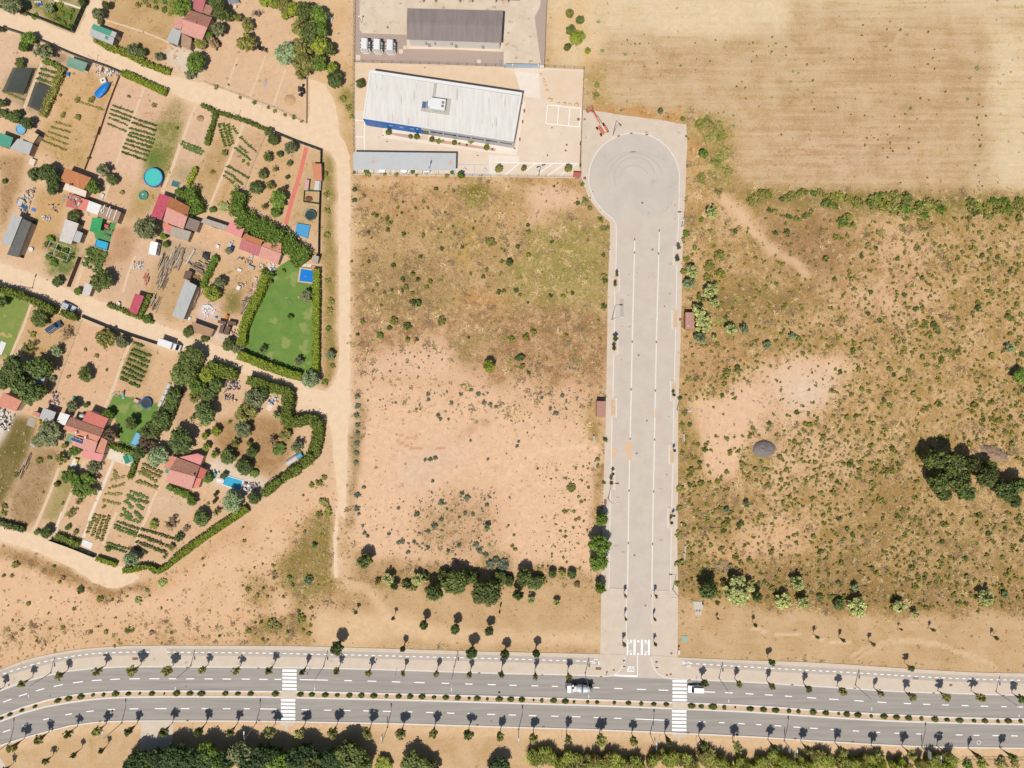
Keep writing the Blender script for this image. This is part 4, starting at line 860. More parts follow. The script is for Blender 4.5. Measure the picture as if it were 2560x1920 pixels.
tree(M,328,1120,18,3.6,'street','dark','lone small sapling on dry grass right below a street tree','sapling',crownfrac=0.5,trunkr=0.05)
row([(SS,180,700,50,6.6),(SS,660,705,24,5),(SS,812,533,42,6),(SS,1040,563,40,6),(SS,1290,575,38,5.6),(SS,1160,735,52,6.8),(SS,1405,745,38,6.6),(SS,1632,737,30,6)],SS,'{} dark tree from the left on the dry verge left of the side road','dark trees on the verge',6,'dense','dark','verge_tree',crownfrac=0.66)
row([(SS,318,438,16,3.6),(SS,590,483,17,4.2),(SS,1365,437,9,4.2)],SS,'{} thin sapling from the left on the upper verge below the plot','thin saplings on the verge',4,'street','dark','sapling',crownfrac=0.5,trunkr=0.05)
row([(V,290,1375,9,2.6),(V,525,1415,14,4),(N,580,105,20,4.2),(N,785,130,16,4),(N,1020,158,20,4),(N,1500,50,18,3.8),(N,1995,112,20,4),(N,222,300,32,5),(N,1318,345,34,5)],N,'{} sapling from the left on the dry verge right of the side road','saplings on the right verge',4,'street','dark','sapling',crownfrac=0.5,trunkr=0.06)
plant('sapling','leafless pinkish sapling on the dry verge under the scrub field','tree',N(1235,40,1.5),0.7,3,'bare','none',trunkr=0.05)
row([(O,712,440,18),(O,703,522,18),(O,283,630,17),(O,270,695,16),(O,272,1070,19),(O,262,1135,18),(O,677,1457,14),(P,255,400,13),(P,243,462,15),(P,682,238,13),(P,678,690,11),(P,662,738,15)],O,'{} small tree, counted from the left, in the kerb build-outs of the side road','small trees in the kerb build-outs',3.6,'street','oak','street_tree',crownfrac=0.6,trunkr=0.06)
row([(P,342,1245,18),(P,345,1405,11),(P,333,1580,18),(P,555,1248,15),(P,547,1407,11),(P,550,1578,17)],P,'{} thin tree, counted from the left, on the concrete either side of the zebra crossing','thin trees above the zebra crossing',4.6,'street','street','street_tree',crownfrac=0.5,trunkr=0.06)
for i,(x_,y_,r_,h_,l_)in enumerate(((470,215,34,2.2,'scrub'),(690,240,40,2.4,'oak'),(740,265,32,2,'weed'),(830,180,40,2.6,'dark'),(960,180,60,4,'oak'),(1130,190,60,4.2,'dark'),(1180,170,46,3,'oak'),(1370,190,60,3.6,'oak'),(1430,210,46,3,'dark'),(1680,210,40,2.4,'scrub'),(1820,150,34,2,'scrub'),(1930,240,30,1.6,'weed'),(1390,110,50,1.6,'blue_scrub'),(1300,95,44,1.4,'blue_scrub'))):shrub(SS,x_,y_,r_,h_,l_,'{} bush from the left filling the gaps at the foot of the plot'.format(ordinal([0,1,2,3,4,5,6,8,10,11,12,13,9,7][i])),'bushes at the foot of the plot','bush','dense' if r_>44 else 'shrub','bush')
row([(SS,385,60,72,6),(SS,885,290,78,7),(SS,1040,220,105,7.5),(SS,1265,295,118,7.5),(SS,1545,180,66,6)],SS,'{} big round olive-green tree from the left along the foot of the bare plot','big trees along the foot of the plot',7,'dense','oak','evergreen_oak',crownfrac=0.85)
row([(SS,555,195,46,4.5),(SS,770,200,52,4.5),(SS,1595,350,38,3.6),(SS,1780,372,30,3.2)],SS,'{} pale grey-green tree from the left at the foot of the plot','pale trees at the foot of the plot',4.5,'loose','gum','gum_tree',crownfrac=0.75)
row([(SS,600,245,34,4),(SS,1500,310,44,6.5),(SS,1620,225,56,3.6),(SS,1750,160,38,3),(SS,1890,165,36,2.6)],SS,'{} dark bushy tree from the left among the trees at the foot of the plot','dark bushy trees at the foot of the plot',4,'dense','dark','tree',crownfrac=0.85)
for i,(x,y,r,h)in enumerate([(178,715,52,5.5),(165,890,82,7),(155,1010,74,6.5),(172,1185,44,4.5)]):
 tree(P,x,y,r,h,'dense','green','{} dense green tree from the top at the right edge of the bare plot'.format(ordinal(i)),'tree','green trees at the right edge of the plot',crownfrac=0.85)
tree(Q,1180,1545,58,4.5,'dense','lime','bright lime-green tree standing alone in the plot above the bare soil','tree',crownfrac=0.8)
tree(RR,1165,1268,32,3.2,'loose','blue','small blue-green pine standing alone on the bare plot','pine_tree',crownfrac=0.8)
tree(Q,1345,705,34,2.8,'round','dark','dark rounded tree standing alone in the dry weeds','tree',crownfrac=0.9)
for i,(x,y,r,h,lf)in enumerate([(250,180,52,4,'gum'),(125,550,48,4.5,'gum'),(110,625,44,4,'blue'),(245,668,54,4.5,'gum'),(265,745,40,3.6,'gum'),(170,795,54,5,'gum'),(195,880,64,5,'gum'),(180,965,46,4.2,'blue'),(370,915,46,4,'gum'),(455,915,36,3.6,'blue'),(268,962,22,2.6,'gum')]):
 tree(U,x,y,r,h,'loose',lf,'{} pale gum tree from the top along the left edge of the scrub field'.format(ordinal(i)),'gum_tree','pale gum trees beside the side road',crownfrac=0.85)
row([(U,760,958,26,2.6),(U,600,1015,30,2.6),(V,470,655,28,2.4),(V,345,690,20,1.8),(V,1155,1180,29,3),(U,2125,1030,36,3),(V,2090,1225,28,2.4)],U,'{} small blue-green pine from the left in the scrub field','small blue-green pines in the scrub',2.6,'loose','blue','pine_tree',crownfrac=0.85)
row([(V,420,1200,100,6.5),(V,790,1150,48,5),(V,700,1265,62,4.5),(V,825,1270,52,4),(V,1165,1300,68,5),(V,1430,1300,50,4.5),(V,1530,1345,28,3.5),(V,1975,1240,54,4.5)],V,'{} pale leafy tree from the left along the bottom edge of the scrub field','pale trees along the bottom of the scrub field',5,'loose','gum','gum_tree',crownfrac=0.85)
row([(V,225,1195,62,8),(V,535,1235,36,4.5),(V,1050,1285,36,3)],V,'{} dark green tree from the left along the bottom edge of the scrub field','dark trees along the bottom of the scrub field',5,'dense','dark','tree',crownfrac=0.85)
for i,(x,y,r,h,lf)in enumerate([(610,690,190,9,'oak'),(880,770,230,11,'oak'),(690,1050,190,8,'oak'),(980,1000,230,11,'oak'),(1200,760,150,9,'oak'),(1430,960,200,9,'oak'),(1120,1230,150,7,'dark'),(760,1240,140,6,'oak'),(1740,1180,190,8,'dark'),(1960,1100,150,7,'dark'),(1880,1350,130,6,'dark'),(1500,800,110,6,'oak')]):
 tree(XX,x,y,r,h,'dense',lf,'{} tree of the big dark clump at the right of the scrub field'.format(ordinal(i)),'evergreen_oak','clump of big trees at the right edge',crownfrac=0.8)
tree(U,2195,1205,58,4,'dense','green','bright green bushy tree above the big dark clump at the right edge','tree',crownfrac=0.85)
for i,(x,y,r,lf,d)in enumerate([(82,62,22,'khaki','brownish green topmost'),(131,92,23,'oak','dark'),(87,140,28,'oak','large dark'),(120,176,40,'lime','spreading lime-green'),(73,220,21,'oak','lowest dark'),(167,238,15,'lime','tiny lime-green')]):
 tree(WW,x,y,r,3.2,'dense',lf,d+' tree of the group on sand right of the transformer yard','tree','trees right of the transformer yard',crownfrac=0.8)
tree(WW,510,522,15,3.2,'round','olive','small conical tree above the concrete round the turning circle','tree',crownfrac=0.9)
tree(WW,712,722,24,3.4,'dense','green','round green tree in the weeds right of the turning circle','tree',crownfrac=0.85)
for i,(sh,x,y,r,h,lf)in enumerate([(K,1130,1190,80,9,'dark'),(K,1280,1200,110,10,'green'),(K,1480,1150,130,11,'dark'),(K,1640,1210,120,11,'dark'),(K,1780,1130,120,11,'dark'),(K,1900,1220,110,10,'green'),(K,2070,1090,120,12,'olive'),(L,10,1200,110,11,'dark'),(L,130,1110,120,12,'dark'),(L,270,1180,130,12,'green'),(L,420,1130,120,12,'dark'),(L,560,1170,120,12,'oak'),(L,720,1140,110,11,'dark'),(L,880,1110,140,12,'oak'),(L,990,1190,100,9,'green'),(L,1170,1200,90,4,'lime'),(L,1440,1190,140,9,'oak'),(L,1580,1225,90,7,'oak'),(M,30,1215,100,8,'dark'),(L,2130,1260,90,8,'dark')]+[(S0,x_,y_,30,11,l_)for x_,y_,l_ in((345,1893,'dark'),(392,1886,'dark'),(440,1872,'dark'),(478,1890,'dark'),(520,1872,'green'),(566,1888,'dark'),(606,1880,'dark'),(648,1896,'dark'),(690,1884,'dark'),(735,1902,'oak'),(768,1876,'dark'),(806,1900,'dark'),(846,1884,'dark'),(858,1908,'dark'),(905,1902,'oak'))]):
 tree(sh,x,y+8*sh.k,r,h*0.62,'dense','wood' if lf=='dark' else lf,'{} tree from the left in the dark wood along the bottom of the photo'.format(ordinal(i)),'wood_tree','trees of the wood below the avenue',crownfrac=0.75)
for i in range(190):
 u=R.random();px_=1325+u*1045;py_=1874+u*10+32*R.random()**0.7+7*math.sin(px_*0.045)+5*math.sin(px_*0.017+1)
 if 2196<px_<2216:continue
 q_=R.uniform(1.2,3.4);o=link('reed_clump',R.choice(REED),LEAF[R.choice(('reed','reed','weed','lime'))],None,(*S0(px_,py_),0),R.uniform(0,6.28),(q_,q_*R.uniform(0.7,1.2),R.uniform(2.6,5.4)),'OBJECT')
 tag(o,'clump of tall yellow-green giant reeds below the avenue, right of the wood','reeds','giant reeds along the bottom edge')
row2=[(N,2040,1105,60,1.6,'weed'),(N,1890,1110,50,1.4,'lime'),(N,2150,1110,45,1.3,'weed'),(N,1780,1120,50,1.6,'green')]
for i,(sh,x,y,r,h,lf)in enumerate(row2):shrub(sh,x,y,r,h,lf,'{} low bush from the left behind the railing in the bottom right corner'.format(ordinal([3,1,2,0].index(i)if False else i)),'bushes behind the railing')
MBU=[(K,l)for l in[(5,820,22),(80,785,26),(183,750,22),(297,716,22),(494,666,34),(588,649,36),(693,632,38),(801,616,16),(891,614,18),(992,608,36),(1105,606,27),(1204,603,13),(1308,605,32),(1416,605,9),(1523,604,38),(1637,604,33),(1738,606,38),(1945,605,32),(2052,606,28),(2162,606,32)]]+[(L,l)for l in[(22,607,28),(234,609,36),(452,612,32),(548,615,33),(665,617,34),(770,618,24),(875,621,32),(979,622,34),(1085,626,36),(1196,626,19),(1300,629,32),(1398,631,34),(1504,633,34),(1606,637,23),(1708,640,34),(1810,643,33),(1910,646,15),(1978,648,34),(2068,651,14),(2170,654,36)]]+[(M,l)for l in[(128,656,33),(223,660,35),(325,660,11),(396,664,18),(499,667,36),(599,672,35),(675,676,14),(792,677,18),(873,680,22),(1023,683,18),(1145,687,28),(1256,691,20),(1364,696,26),(1472,699,27),(1690,713,40),(1776,716,27),(1877,720,42),(1975,725,20),(2067,722,10)]]+[(N,l)for l in[(52,675,34),(156,680,33),(253,686,36),(357,690,20),(432,693,20),(548,701,34),(650,707,30),(750,711,13),(815,717,32),(904,723,33),(1007,730,15),(1110,735,36),(1209,741,33),(1305,747,33),(1405,750,18),(1513,757,34),(1607,760,24),(1708,766,36),(1821,768,22),(1907,769,30),(2010,771,17),(2092,771,32),(2187,770,17)]]
for i,(sh,(x,y,r))in enumerate(MBU):
 shrub(sh,x,y,r,0.55+0.6*min(1,r/34),'box','{} clipped bush from the left in the median of the avenue'.format(ordinal(i)),'clipped bushes in the median','median_bush','round','bush',ry=max(12,r*0.62)if r>20 else r,rz=R.choice((0,math.pi))+(0.2 if sh is K and x<500 else-0.04))
QS=[(162,160,20),(645,208,19),(478,212,13),(435,255,17),(235,308,20),(262,320,22),(352,342,22),(370,382,26),(352,438,21),(199,457,17),(221,508,11),(481,470,25),(641,479,21),(768,431,11),(789,458,14),(884,409,13),(900,465,18),(795,592,21),(960,577,21),(618,658,21),(1285,695,21),(198,694,18),(402,727,23),(562,797,29),(595,840,27),(480,838,24),(700,860,24),(505,905,28),(268,882,19),(470,935,19),(328,948,15),(232,935,15),(387,928,15),(300,1055,15),(555,950,20),(560,1030,40),(605,1030,36),(1130,820,23),(1160,762,21),(1030,795,17),(1255,942,25),(1300,935,21),(1400,930,26),(1430,968,18),(1497,1030,13),(1690,535,19),(1500,450,24),(1497,400,20),(1415,575,24),(1500,640,24),(1305,610,13),(1680,975,22),(1858,955,18),(150,1183,26),(400,1175,38),(370,1235,26),(510,1230,42),(520,1330,30),(590,1330,19),(1480,1310,38),(1540,1270,30),(1430,1480,42),(1450,1550,28),(1500,1600,20),(1015,1315,14),(1812,1295,20),(112,1285,18),(745,105,22),(890,120,18),(1708,82,15),(1738,60,9),(580,260,14),(680,260,16),(820,300,14),(470,300,14),(430,322,10),(1065,370,10),(1050,425,14),(1900,220,22),(1960,200,26),(2000,260,24),(2090,350,30),(2145,420,20),(2110,640,22),(2120,850,30),(2110,1060,26),(85,110,24),(80,200,26),(60,695,12)]
for x,y,r in QS:shrub(Q,x,y,r,0.5+Q.m(r)*0.9,R.choice(('scrub','oak','scrub','dark')),'green shrub standing in the dry weeds of the upper plot','green shrubs in the upper plot')
for x,y,r,lf,d in((1185,548,52,'khaki','wide khaki shrub in the middle of the upper plot'),(672,905,24,'lime','yellow flowering shrub in the upper plot'),(1780,985,27,'lime','yellow-green shrub with a black shadow right in the upper plot'),(1985,520,17,'brown','dry brown shrub in the green weeds of the plot'),(1170,50,21,'brown','dark brown shrub below the car park fence'),(1360,1325,34,'lime','pale lime shrub in the brown weeds'),(290,1300,36,'green','dense green shrub left on the edge of the bare soil'),(790,1185,44,'weed','sprawling green weed patch above the bare soil'),(1940,65,18,'green','tall narrow green shrub beside the red-roofed meter box')):
 shrub(Q,x,y,r,0.5+Q.m(r)*0.7,lf,d)
RS=[(680,180,20),(685,225,18),(870,250,19),(950,182,19),(1090,180,20),(1033,148,17),(1140,250,24),(1188,266,20),(1235,285,17),(1725,340,20),(1680,300,16),(1775,190,18),(1610,215,16),(785,385,16),(760,355,22),(848,385,13),(1408,605,15),(1420,568,13),(700,708,22),(740,705,22),(655,715,16),(1170,712,13),(793,1068,28),(590,1155,26),(790,1200,22),(470,1380,26),(440,1390,18),(565,1385,18),(1070,1410,30),(1100,1450,28),(1150,1490,26),(850,1455,20),(930,1410,24),(520,1470,18),(680,1430,18),(1240,1530,34),(1290,1560,40),(365,1320,16),(440,1110,15),(835,1115,13),(985,1150,17),(935,1185,15),(1000,1030,28),(960,990,20),(1160,1085,20),(105,1010,28),(105,1110,26),(118,1155,15),(152,1252,13),(165,1310,20),(190,1335,16),(160,940,16),(105,200,24),(110,280,24),(100,350,24),(110,430,24),(105,500,22),(100,580,22),(100,660,22),(95,740,22),(735,1250,26),(680,1300,22),(1030,560,12),(1045,1160,14),(720,890,14)]
for x,y,r in RS:shrub(RR,x,y,r*1.15,0.35+RR.m(r)*0.7,'blue_scrub','low blue-grey shrub on the bare orange soil of the lower plot','blue-grey shrubs on the lower plot')
RG=[(1790,1137,22),(1870,1135,15),(1913,1195,18),(1885,1205,16),(1930,1055,16),(1958,1045,12),(1905,1015,13),(1800,1345,18),(1760,1297,14),(1800,1298,12),(1370,1418,16),(1392,1445,18),(1383,1327,13),(1338,1250,11),(905,1490,11),(1885,780,13),(1945,770,11),(1575,790,12),(1457,400,9),(1490,495,9),(585,305,14),(1995,745,10),(1980,1285,12),(1950,1215,12),(1865,1270,12),(1785,1510,14),(1812,1550,12),(1728,1240,9),(1690,1480,10),(1615,1580,14),(1580,1600,14),(1660,1580,12),(1990,940,14),(1935,885,12),(1095,1350,10)]
for x,y,r in RG:shrub(RR,x,y,r*1.1,0.3+RR.m(r)*0.7,'scrub','small bright green shrub on the bare orange soil of the lower plot','bright green shrubs on the lower plot')
plant('agave','spiky dry-green rosette plant alone on the bare plot','plant',RR(1845,940,0.4),RR.m(40),0.9,'spiky','khaki',crownfrac=1.3,parts=False)
for x,y,r,lf in[(515,505,30,'oak'),(475,623,16,'scrub'),(405,425,18,'brown'),(640,560,26,'scrub'),(345,350,13,'oak'),(820,768,24,'weed'),(850,765,14,'scrub'),(970,775,18,'brown'),(1100,778,12,'scrub'),(1410,800,12,'green'),(1860,420,18,'oak'),(1690,492,13,'oak'),(1590,500,18,'scrub'),(1650,540,20,'weed'),(1720,545,12,'scrub'),(1760,425,13,'scrub'),(1740,720,44,'weed'),(1780,740,34,'weed'),(1590,770,26,'scrub'),(1850,770,16,'oak'),(1680,710,16,'oak'),(1640,710,13,'scrub'),(1935,690,36,'scrub'),(1920,640,16,'oak'),(1995,730,16,'lime'),(1985,790,22,'weed'),(1560,100,10,'scrub'),(1960,130,16,'scrub'),(1880,470,16,'oak'),(1820,545,12,'scrub'),(1570,185,16,'scrub'),(1740,125,8,'oak'),(1915,90,10,'oak'),(720,565,12,'scrub'),(815,545,10,'scrub'),(940,503,13,'lime'),(380,450,14,'lime'),(100,340,30,'weed'),(20,408,16,'weed'),(75,412,16,'weed'),(325,553,10,'weed'),(180,590,18,'weed'),(310,653,10,'scrub'),(400,745,18,'weed'),(230,830,12,'weed'),(140,760,16,'weed'),(320,755,10,'scrub'),(630,738,8,'oak'),(680,775,20,'weed'),(580,775,16,'weed'),(1690,820,12,'oak'),(1720,822,10,'scrub'),(1950,760,14,'scrub'),(1300,300,14,'brown'),(1310,345,10,'weed'),(960,538,10,'weed'),(1765,385,12,'scrub'),(2000,620,14,'weed')]:
 shrub(T,x,y,r,0.35+T.m(r)*0.55,lf,'shrub scattered on the bare slope between the allotments and the avenue','shrubs on the bare slope')
for i,(x,y,r)in enumerate([(2020,215,20),(1980,440,30),(1040,455,28),(885,570,24)]):
 shrub(T,x,y,r,1.6 if i<2 else 1.0,'blue' if i<2 else 'gum',('blue-green pine bush beside the footpath, upper one','larger blue-green pine bush near the bend of the footpath','pale green bush below the corner of the clipped hedge','pale green bush on the bare slope left of centre')[i],name='pine_bush' if i<2 else 'bush',cat='bush',kind='spiky')
WS=[(432,161),(411,205),(453,203),(768,187),(925,207),(943,199),(1016,215),(1033,174),(1050,204),(943,242),(961,261),(1030,240),(1026,250),(1098,257),(1098,219),(1263,248),(1300,226),(1195,302),(1277,287),(1414,277),(1586,236),(1569,216),(1459,118),(1453,165),(1570,137),(1635,140),(1765,148),(1750,33),(1786,272),(1763,300),(1795,322),(1794,232),(1984,243),(678,277),(740,287),(937,288),(493,296),(433,309),(675,328),(890,383),(867,405),(907,411),(737,407),(909,462),(970,499),(804,525),(780,530),(1222,377),(1224,435),(1230,511),(1342,504),(1423,464),(1402,536),(1466,541),(1587,355),(1845,430),(1768,469),(1729,460),(1683,505),(1657,534),(1712,557),(1607,545),(1629,594),(1676,603),(1670,648),(1574,630),(1587,670),(1551,695),(1574,737),(1673,695),(1529,656),(1510,646),(1476,648),(1468,680),(1368,619),(1076,632),(2005,440),(2001,490),(2020,500),(2035,542),(2001,585),(1994,552),(1978,632),(2004,656),(2008,685),(1985,775),(2001,822),(2004,852),(1997,873),(2018,872),(1760,833),(1635,857),(1720,668),(1803,535),(1588,695),(1600,708),(2016,633),(1680,510),(352,187),(357,302),(389,251),(370,208),(388,205),(603,308),(672,200)]
for x,y in WS:shrub(WW,x,y,R.uniform(3.6,7.4),R.uniform(0.4,0.8),R.choice(('green','scrub','green','box')),'small green bush dotted over the stubble field, upper right','small bushes on the stubble field',kind='tiny')
for x,y,r in[(1995,318,14),(1130,335,8),(1155,342,7),(1121,381,7),(1153,420,7),(1033,456,8),(345,255,10),(235,240,13),(218,100,12),(1950,462,9),(852,590,9),(850,540,8),(740,530,6),(350,475,7)]:shrub(WW,x,y,r,0.5,'blue','bluish green weed bush on the stubble field, upper right','bluish weeds on the stubble field')
for sh,x,y,r,h,lf in[(J,1905,700,28,0.8,'green'),(J,1950,740,24,0.6,'scrub'),(J,1930,1215,36,0.9,'weed'),(J,780,245,22,0.4,'green'),(J,1595,370,24,0.6,'green'),(J,1840,390,50,0.7,'green'),(J,885,95,20,0.5,'green'),(J,105,1520,36,1.3,'green'),(O,760,340,30,1.0,'green'),(O,768,515,24,0.9,'scrub'),(O,868,245,22,1.0,'green'),(O,60,120,36,1.2,'weed'),(O,190,310,30,1.0,'weed'),(O,196,640,26,1.0,'weed'),(O,190,860,24,1.0,'scrub'),(O,780,1350,32,1.0,'weed'),(O,720,1480,18,1.1,'dark'),(P,205,160,22,1.1,'oak'),(P,150,300,16,0.8,'green'),(P,150,345,17,0.8,'scrub'),(P,193,460,16,0.9,'oak'),(P,730,70,30,1.1,'weed'),(P,730,260,28,1.0,'weed'),(P,722,500,34,1.2,'weed'),(P,715,640,28,1.0,'weed'),(P,715,820,32,1.0,'weed'),(P,785,912,22,0.7,'scrub'),(P,700,1020,24,1.0,'scrub'),(P,735,1010,30,1.0,'weed'),(P,760,145,14,0.6,'scrub'),(P,700,1160,24,0.9,'scrub')]:
 shrub(sh,x,y,r,h,lf,'weedy bush overhanging the edge of the side road or turning circle','weedy bushes beside the side road')
HR=[]
for x0,y0,x1,y1,n,rr in((480,50,740,110,12,30),(735,45,960,80,12,24),(960,50,1300,140,20,30),(1290,60,1560,170,18,36),(1060,200,1140,270,5,32),(1600,70,1700,160,6,34),(1680,95,2230,170,24,30),(1840,150,2220,220,14,32),(1560,130,1590,210,3,34),(600,150,960,220,9,22),(190,430,320,600,10,32),(660,200,760,250,4,16)):
 for _ in range(n):HR.append((R.uniform(x0,x1),R.uniform(y0,y1),rr*R.uniform(0.6,1.25)))
for x,y,r in HR:shrub(U,x,y,r,0.7+U.m(r)*0.55,R.choice(('scrub','green','oak','weed','scrub','weed','khaki')),'dense green bush in the hedgerow between stubble field and scrub field','bushes of the hedgerow')
for sh,x,y,r in[(WW,730,570,36),(WW,770,600,40),(WW,790,640,34),(WW,740,640,34),(WW,800,720,40),(WW,770,760,34),(WW,700,830,26),(WW,820,800,30),(WW,690,580,30),(WW,780,900,22),(WW,700,850,20),(WW,210,395,18),(WW,205,445,22),(WW,765,837,14)]:shrub(sh,x,y,r,0.9,R.choice(('weed','khaki','weed','scrub')),'sprawling olive weed bush between turning circle and stubble field','olive weeds right of the turning circle')
pts_=[]
ang=math.radians(-24);ca,sa=math.cos(ang),math.sin(ang)
zoneF=S0.pts([(1705,520),(1760,545),(2560,545),(2610,545),(2610,1520),(2300,1528),(1760,1505),(1705,1480)])
void=[U.pts([(640,1080),(1100,1040),(1120,1200),(1010,1420),(700,1540),(330,1500),(330,1300)]),V.pts([(90,0),(560,0),(440,200),(420,480),(200,480),(130,240)]),XX.pts([(450,500),(1400,450),(1850,700),(2100,1000),(2100,1500),(1600,1500),(700,1400),(400,1000)]),U.pts([(280,90),(330,80),(880,560),(830,600)]),V.pts([(480,230),(670,230),(670,380),(480,380)])]
sparse=[U.pts([(60,150),(640,150),(1000,640),(640,1000),(60,1260)]),U.pts([(560,160),(1150,260),(1200,420),(900,700)]),V.pts([(160,880),(860,740),(860,1000),(300,1000)]),U.pts([(1240,240),(1560,300),(1560,700),(1100,700),(1350,480)])]
gxs=np.arange(-200,200,1.6)
cand=np.array([(a*ca-b_*sa,a*sa+b_*ca)for a in gxs for b_ in gxs])+NR.normal(size=(len(gxs)**2,2))*0.42
keep=pip(zoneF,cand[:,0],cand[:,1])
for k_,v_ in enumerate(void):keep&=~(pip(v_,cand[:,0],cand[:,1])&(NR.random(len(cand))<(0.78 if k_<2 else 1.0)))
pr=np.full(len(cand),0.8)
for v_ in sparse:pr[pip(v_,cand[:,0],cand[:,1])]=0.45
patch=NR.random((80,80));pv=patch[((cand[:,1]+400)/12).astype(int)%80,((cand[:,0]+400)/12).astype(int)%80]
keep&=NR.random(len(cand))<pr*(0.5+0.75*pv)
cand=cand[keep]
ex=cand[NR.random(len(cand))<0.4];cand=np.concatenate([cand,ex+NR.normal(size=ex.shape)*0.55])
size=np.exp(NR.normal(size=len(cand))*0.36)*0.5;size=np.clip(size,0.2,1.25)
order=np.argsort(-size)
for k in order[:290]:
 o=link('scrub_shrub',R.choice(CROWN['shrub']),LEAF[R.choice(('scrub','scrub','oak','weed'))],None,(cand[k][0],cand[k][1],size[k]*0.4),R.uniform(0,6.28),(size[k],size[k],size[k]*0.8),'OBJECT')
 tag(o,'dark green scrub bush scattered over the dry field right of the side road','shrub','scrub bushes of the right field')
def scatter(name,label,cat,P_,sizes,variants,leaf,zf=0.7,tilt=0.0):
 base=[]
 for me in variants:
  v=np.empty(len(me.vertices)*3,np.float32);me.vertices.foreach_get('co',v);f=np.empty(len(me.loops),np.int32);me.loops.foreach_get('vertex_index',f)
  base.append((v.reshape(-1,3),f.reshape(-1,4)))
 Vs=[];Fs=[];n=0
 for(x,y),q in zip(P_,sizes):
  v,f=base[R.randrange(len(base))];v=v*np.array([R.uniform(0.7,1.35),1,1]);a=R.uniform(0,6.28);c_,s_=math.cos(a),math.sin(a)
  w=np.stack([(v[:,0]*c_-v[:,1]*s_)*q+x,(v[:,0]*s_+v[:,1]*c_)*q+y,np.maximum((v[:,2]+0.5)*q*zf,0.01)],1)
  Vs.append(w);Fs.append(f+n);n+=len(v)
 me=npmesh(name,np.concatenate(Vs),np.concatenate(Fs));me.materials.append(LEAF[leaf])
 o=bpy.data.objects.new(name,me);col.objects.link(o);return tag(o,label,cat,kind='stuff')
def tuft_mesh(name,seed,n=9):
 rng=np.random.default_rng(seed);V=[];F=[]
 for i in range(n):
  a=rng.uniform(0,6.28);l=rng.uniform(0.5,1.0);w=rng.uniform(0.1,0.2);tx,ty=math.cos(a+1.57)*w,math.sin(a+1.57)*w;z=rng.uniform(0.3,1.0)
  x0,y0=rng.uniform(-0.35,0.35,2);k=len(V)
  V+=[(x0-tx*0.5,y0-ty*0.5,-0.5),(x0+tx*0.5,y0+ty*0.5,-0.5),(x0+math.cos(a)*l+tx,y0+math.sin(a)*l+ty,z-0.5),(x0+math.cos(a)*l-tx,y0+math.sin(a)*l-ty,z-0.5)]
  F.append((k,k+1,k+2,k+3))
 return npmesh(name,V,F)
TUFT=[tuft_mesh('grass_tuft',400+i)for i in range(8)]
small=order[290:];half=len(small)//2
scatter('low_scrub','low dark green scrub growing thickly over the dry right field','scrub',cand[small[:half]],size[small[:half]],CROWN['tiny'],'scrub')
scatter('low_scrub','low olive scrub between the bushes of the dry right field','scrub',cand[small[half:]],size[small[half:]],CROWN['tiny'],'weed')
def sample(poly,n):
 xs=[p[0]for p in poly];ys=[p[1]for p in poly];out=np.zeros((0,2))
 while len(out)<n:
  c_=np.stack([NR.uniform(min(xs),max(xs),n*2),NR.uniform(min(ys),max(ys),n*2)],1);out=np.concatenate([out,c_[pip(poly,c_[:,0],c_[:,1])]])
 return out[:n]
p1=np.concatenate([sample(RR.pts([(1240,120),(2060,120),(2000,400),(1300,420)]),150),sample(RR.pts([(620,960),(1250,960),(1240,1480),(560,1480)]),260),sample(RR.pts([(160,140),(1200,140),(1200,340),(160,340)]),60),sample(RR.pts([(150,1000),(560,1000),(540,1540),(150,1400)]),50),sample(Q.pts([(90,1250),(520,1400),(860,1400),(700,1640),(90,1640)]),110),sample(Q.pts([(1480,1480),(2080,1440),(2080,1640),(1480,1640)]),110),sample(RR.pts([(1300,420),(2000,420),(2000,1560),(1300,1560)]),70)])
scatter('low_scrub','tiny blue-grey weeds sprinkled over the bare plot','scrub',p1,np.clip(np.exp(NR.normal(size=len(p1))*0.45)*0.22,0.1,0.55),CROWN['tiny'],'blue_scrub')
p1=np.concatenate([sample(RR.pts([(1500,740),(2010,740),(2010,1640),(1560,1640),(1720,1100)]),120),sample(Q.pts([(80,60),(2140,100),(2140,1090),(80,1090)]),330),sample(Q.pts([(1200,1150),(2090,1150),(2090,1600),(1250,1600)]),120),sample(T.pts([(1560,380),(2150,100),(2150,480),(1980,820),(1560,820)]),130),sample(T.pts([(0,560),(1560,560),(1560,840),(0,900)]),90)])
scatter('low_scrub','small green weeds sprinkled over the plot and the slope','scrub',p1,np.clip(np.exp(NR.normal(size=len(p1))*0.4)*0.26,0.12,0.6),CROWN['tiny'],'scrub')
q=np.stack([NR.uniform(-165,165,190000),NR.uniform(-124,124,190000)],1)
dn=grid_at(tuft,q[:,0],q[:,1])
ok=NR.random(len(q))<dn**1.5*0.95
for b_ in(side,S0.pts(NO+NO2+[(2800,1690),(2800,1880),(-200,1950)]),S0.pts([(1450,268),(1600,288),(1718,308),(1716,480),(1452,480)]),S0.pts([(880,-50),(1365,-50),(1372,165),(1458,172),(1452,446),(880,440)]),lane1,lane3,S0.pts(LO)+S0.pts(RO)[::-1],circ(CR_+0.5)):ok&=~pip(b_,q[:,0],q[:,1])
ok&=~(pip(S0.pts([(0,0),(870,0),(870,960),(700,1300),(420,1430),(0,1320)]),q[:,0],q[:,1])&(NR.random(len(q))<0.8))
q=q[ok];cl=NR.random(len(q));gfrac=grid_at(veg[...,1]/(veg[...,0]+1e-6),q[:,0],q[:,1]);green=cl<np.clip((gfrac-0.72)*4.5,0.06,0.85)
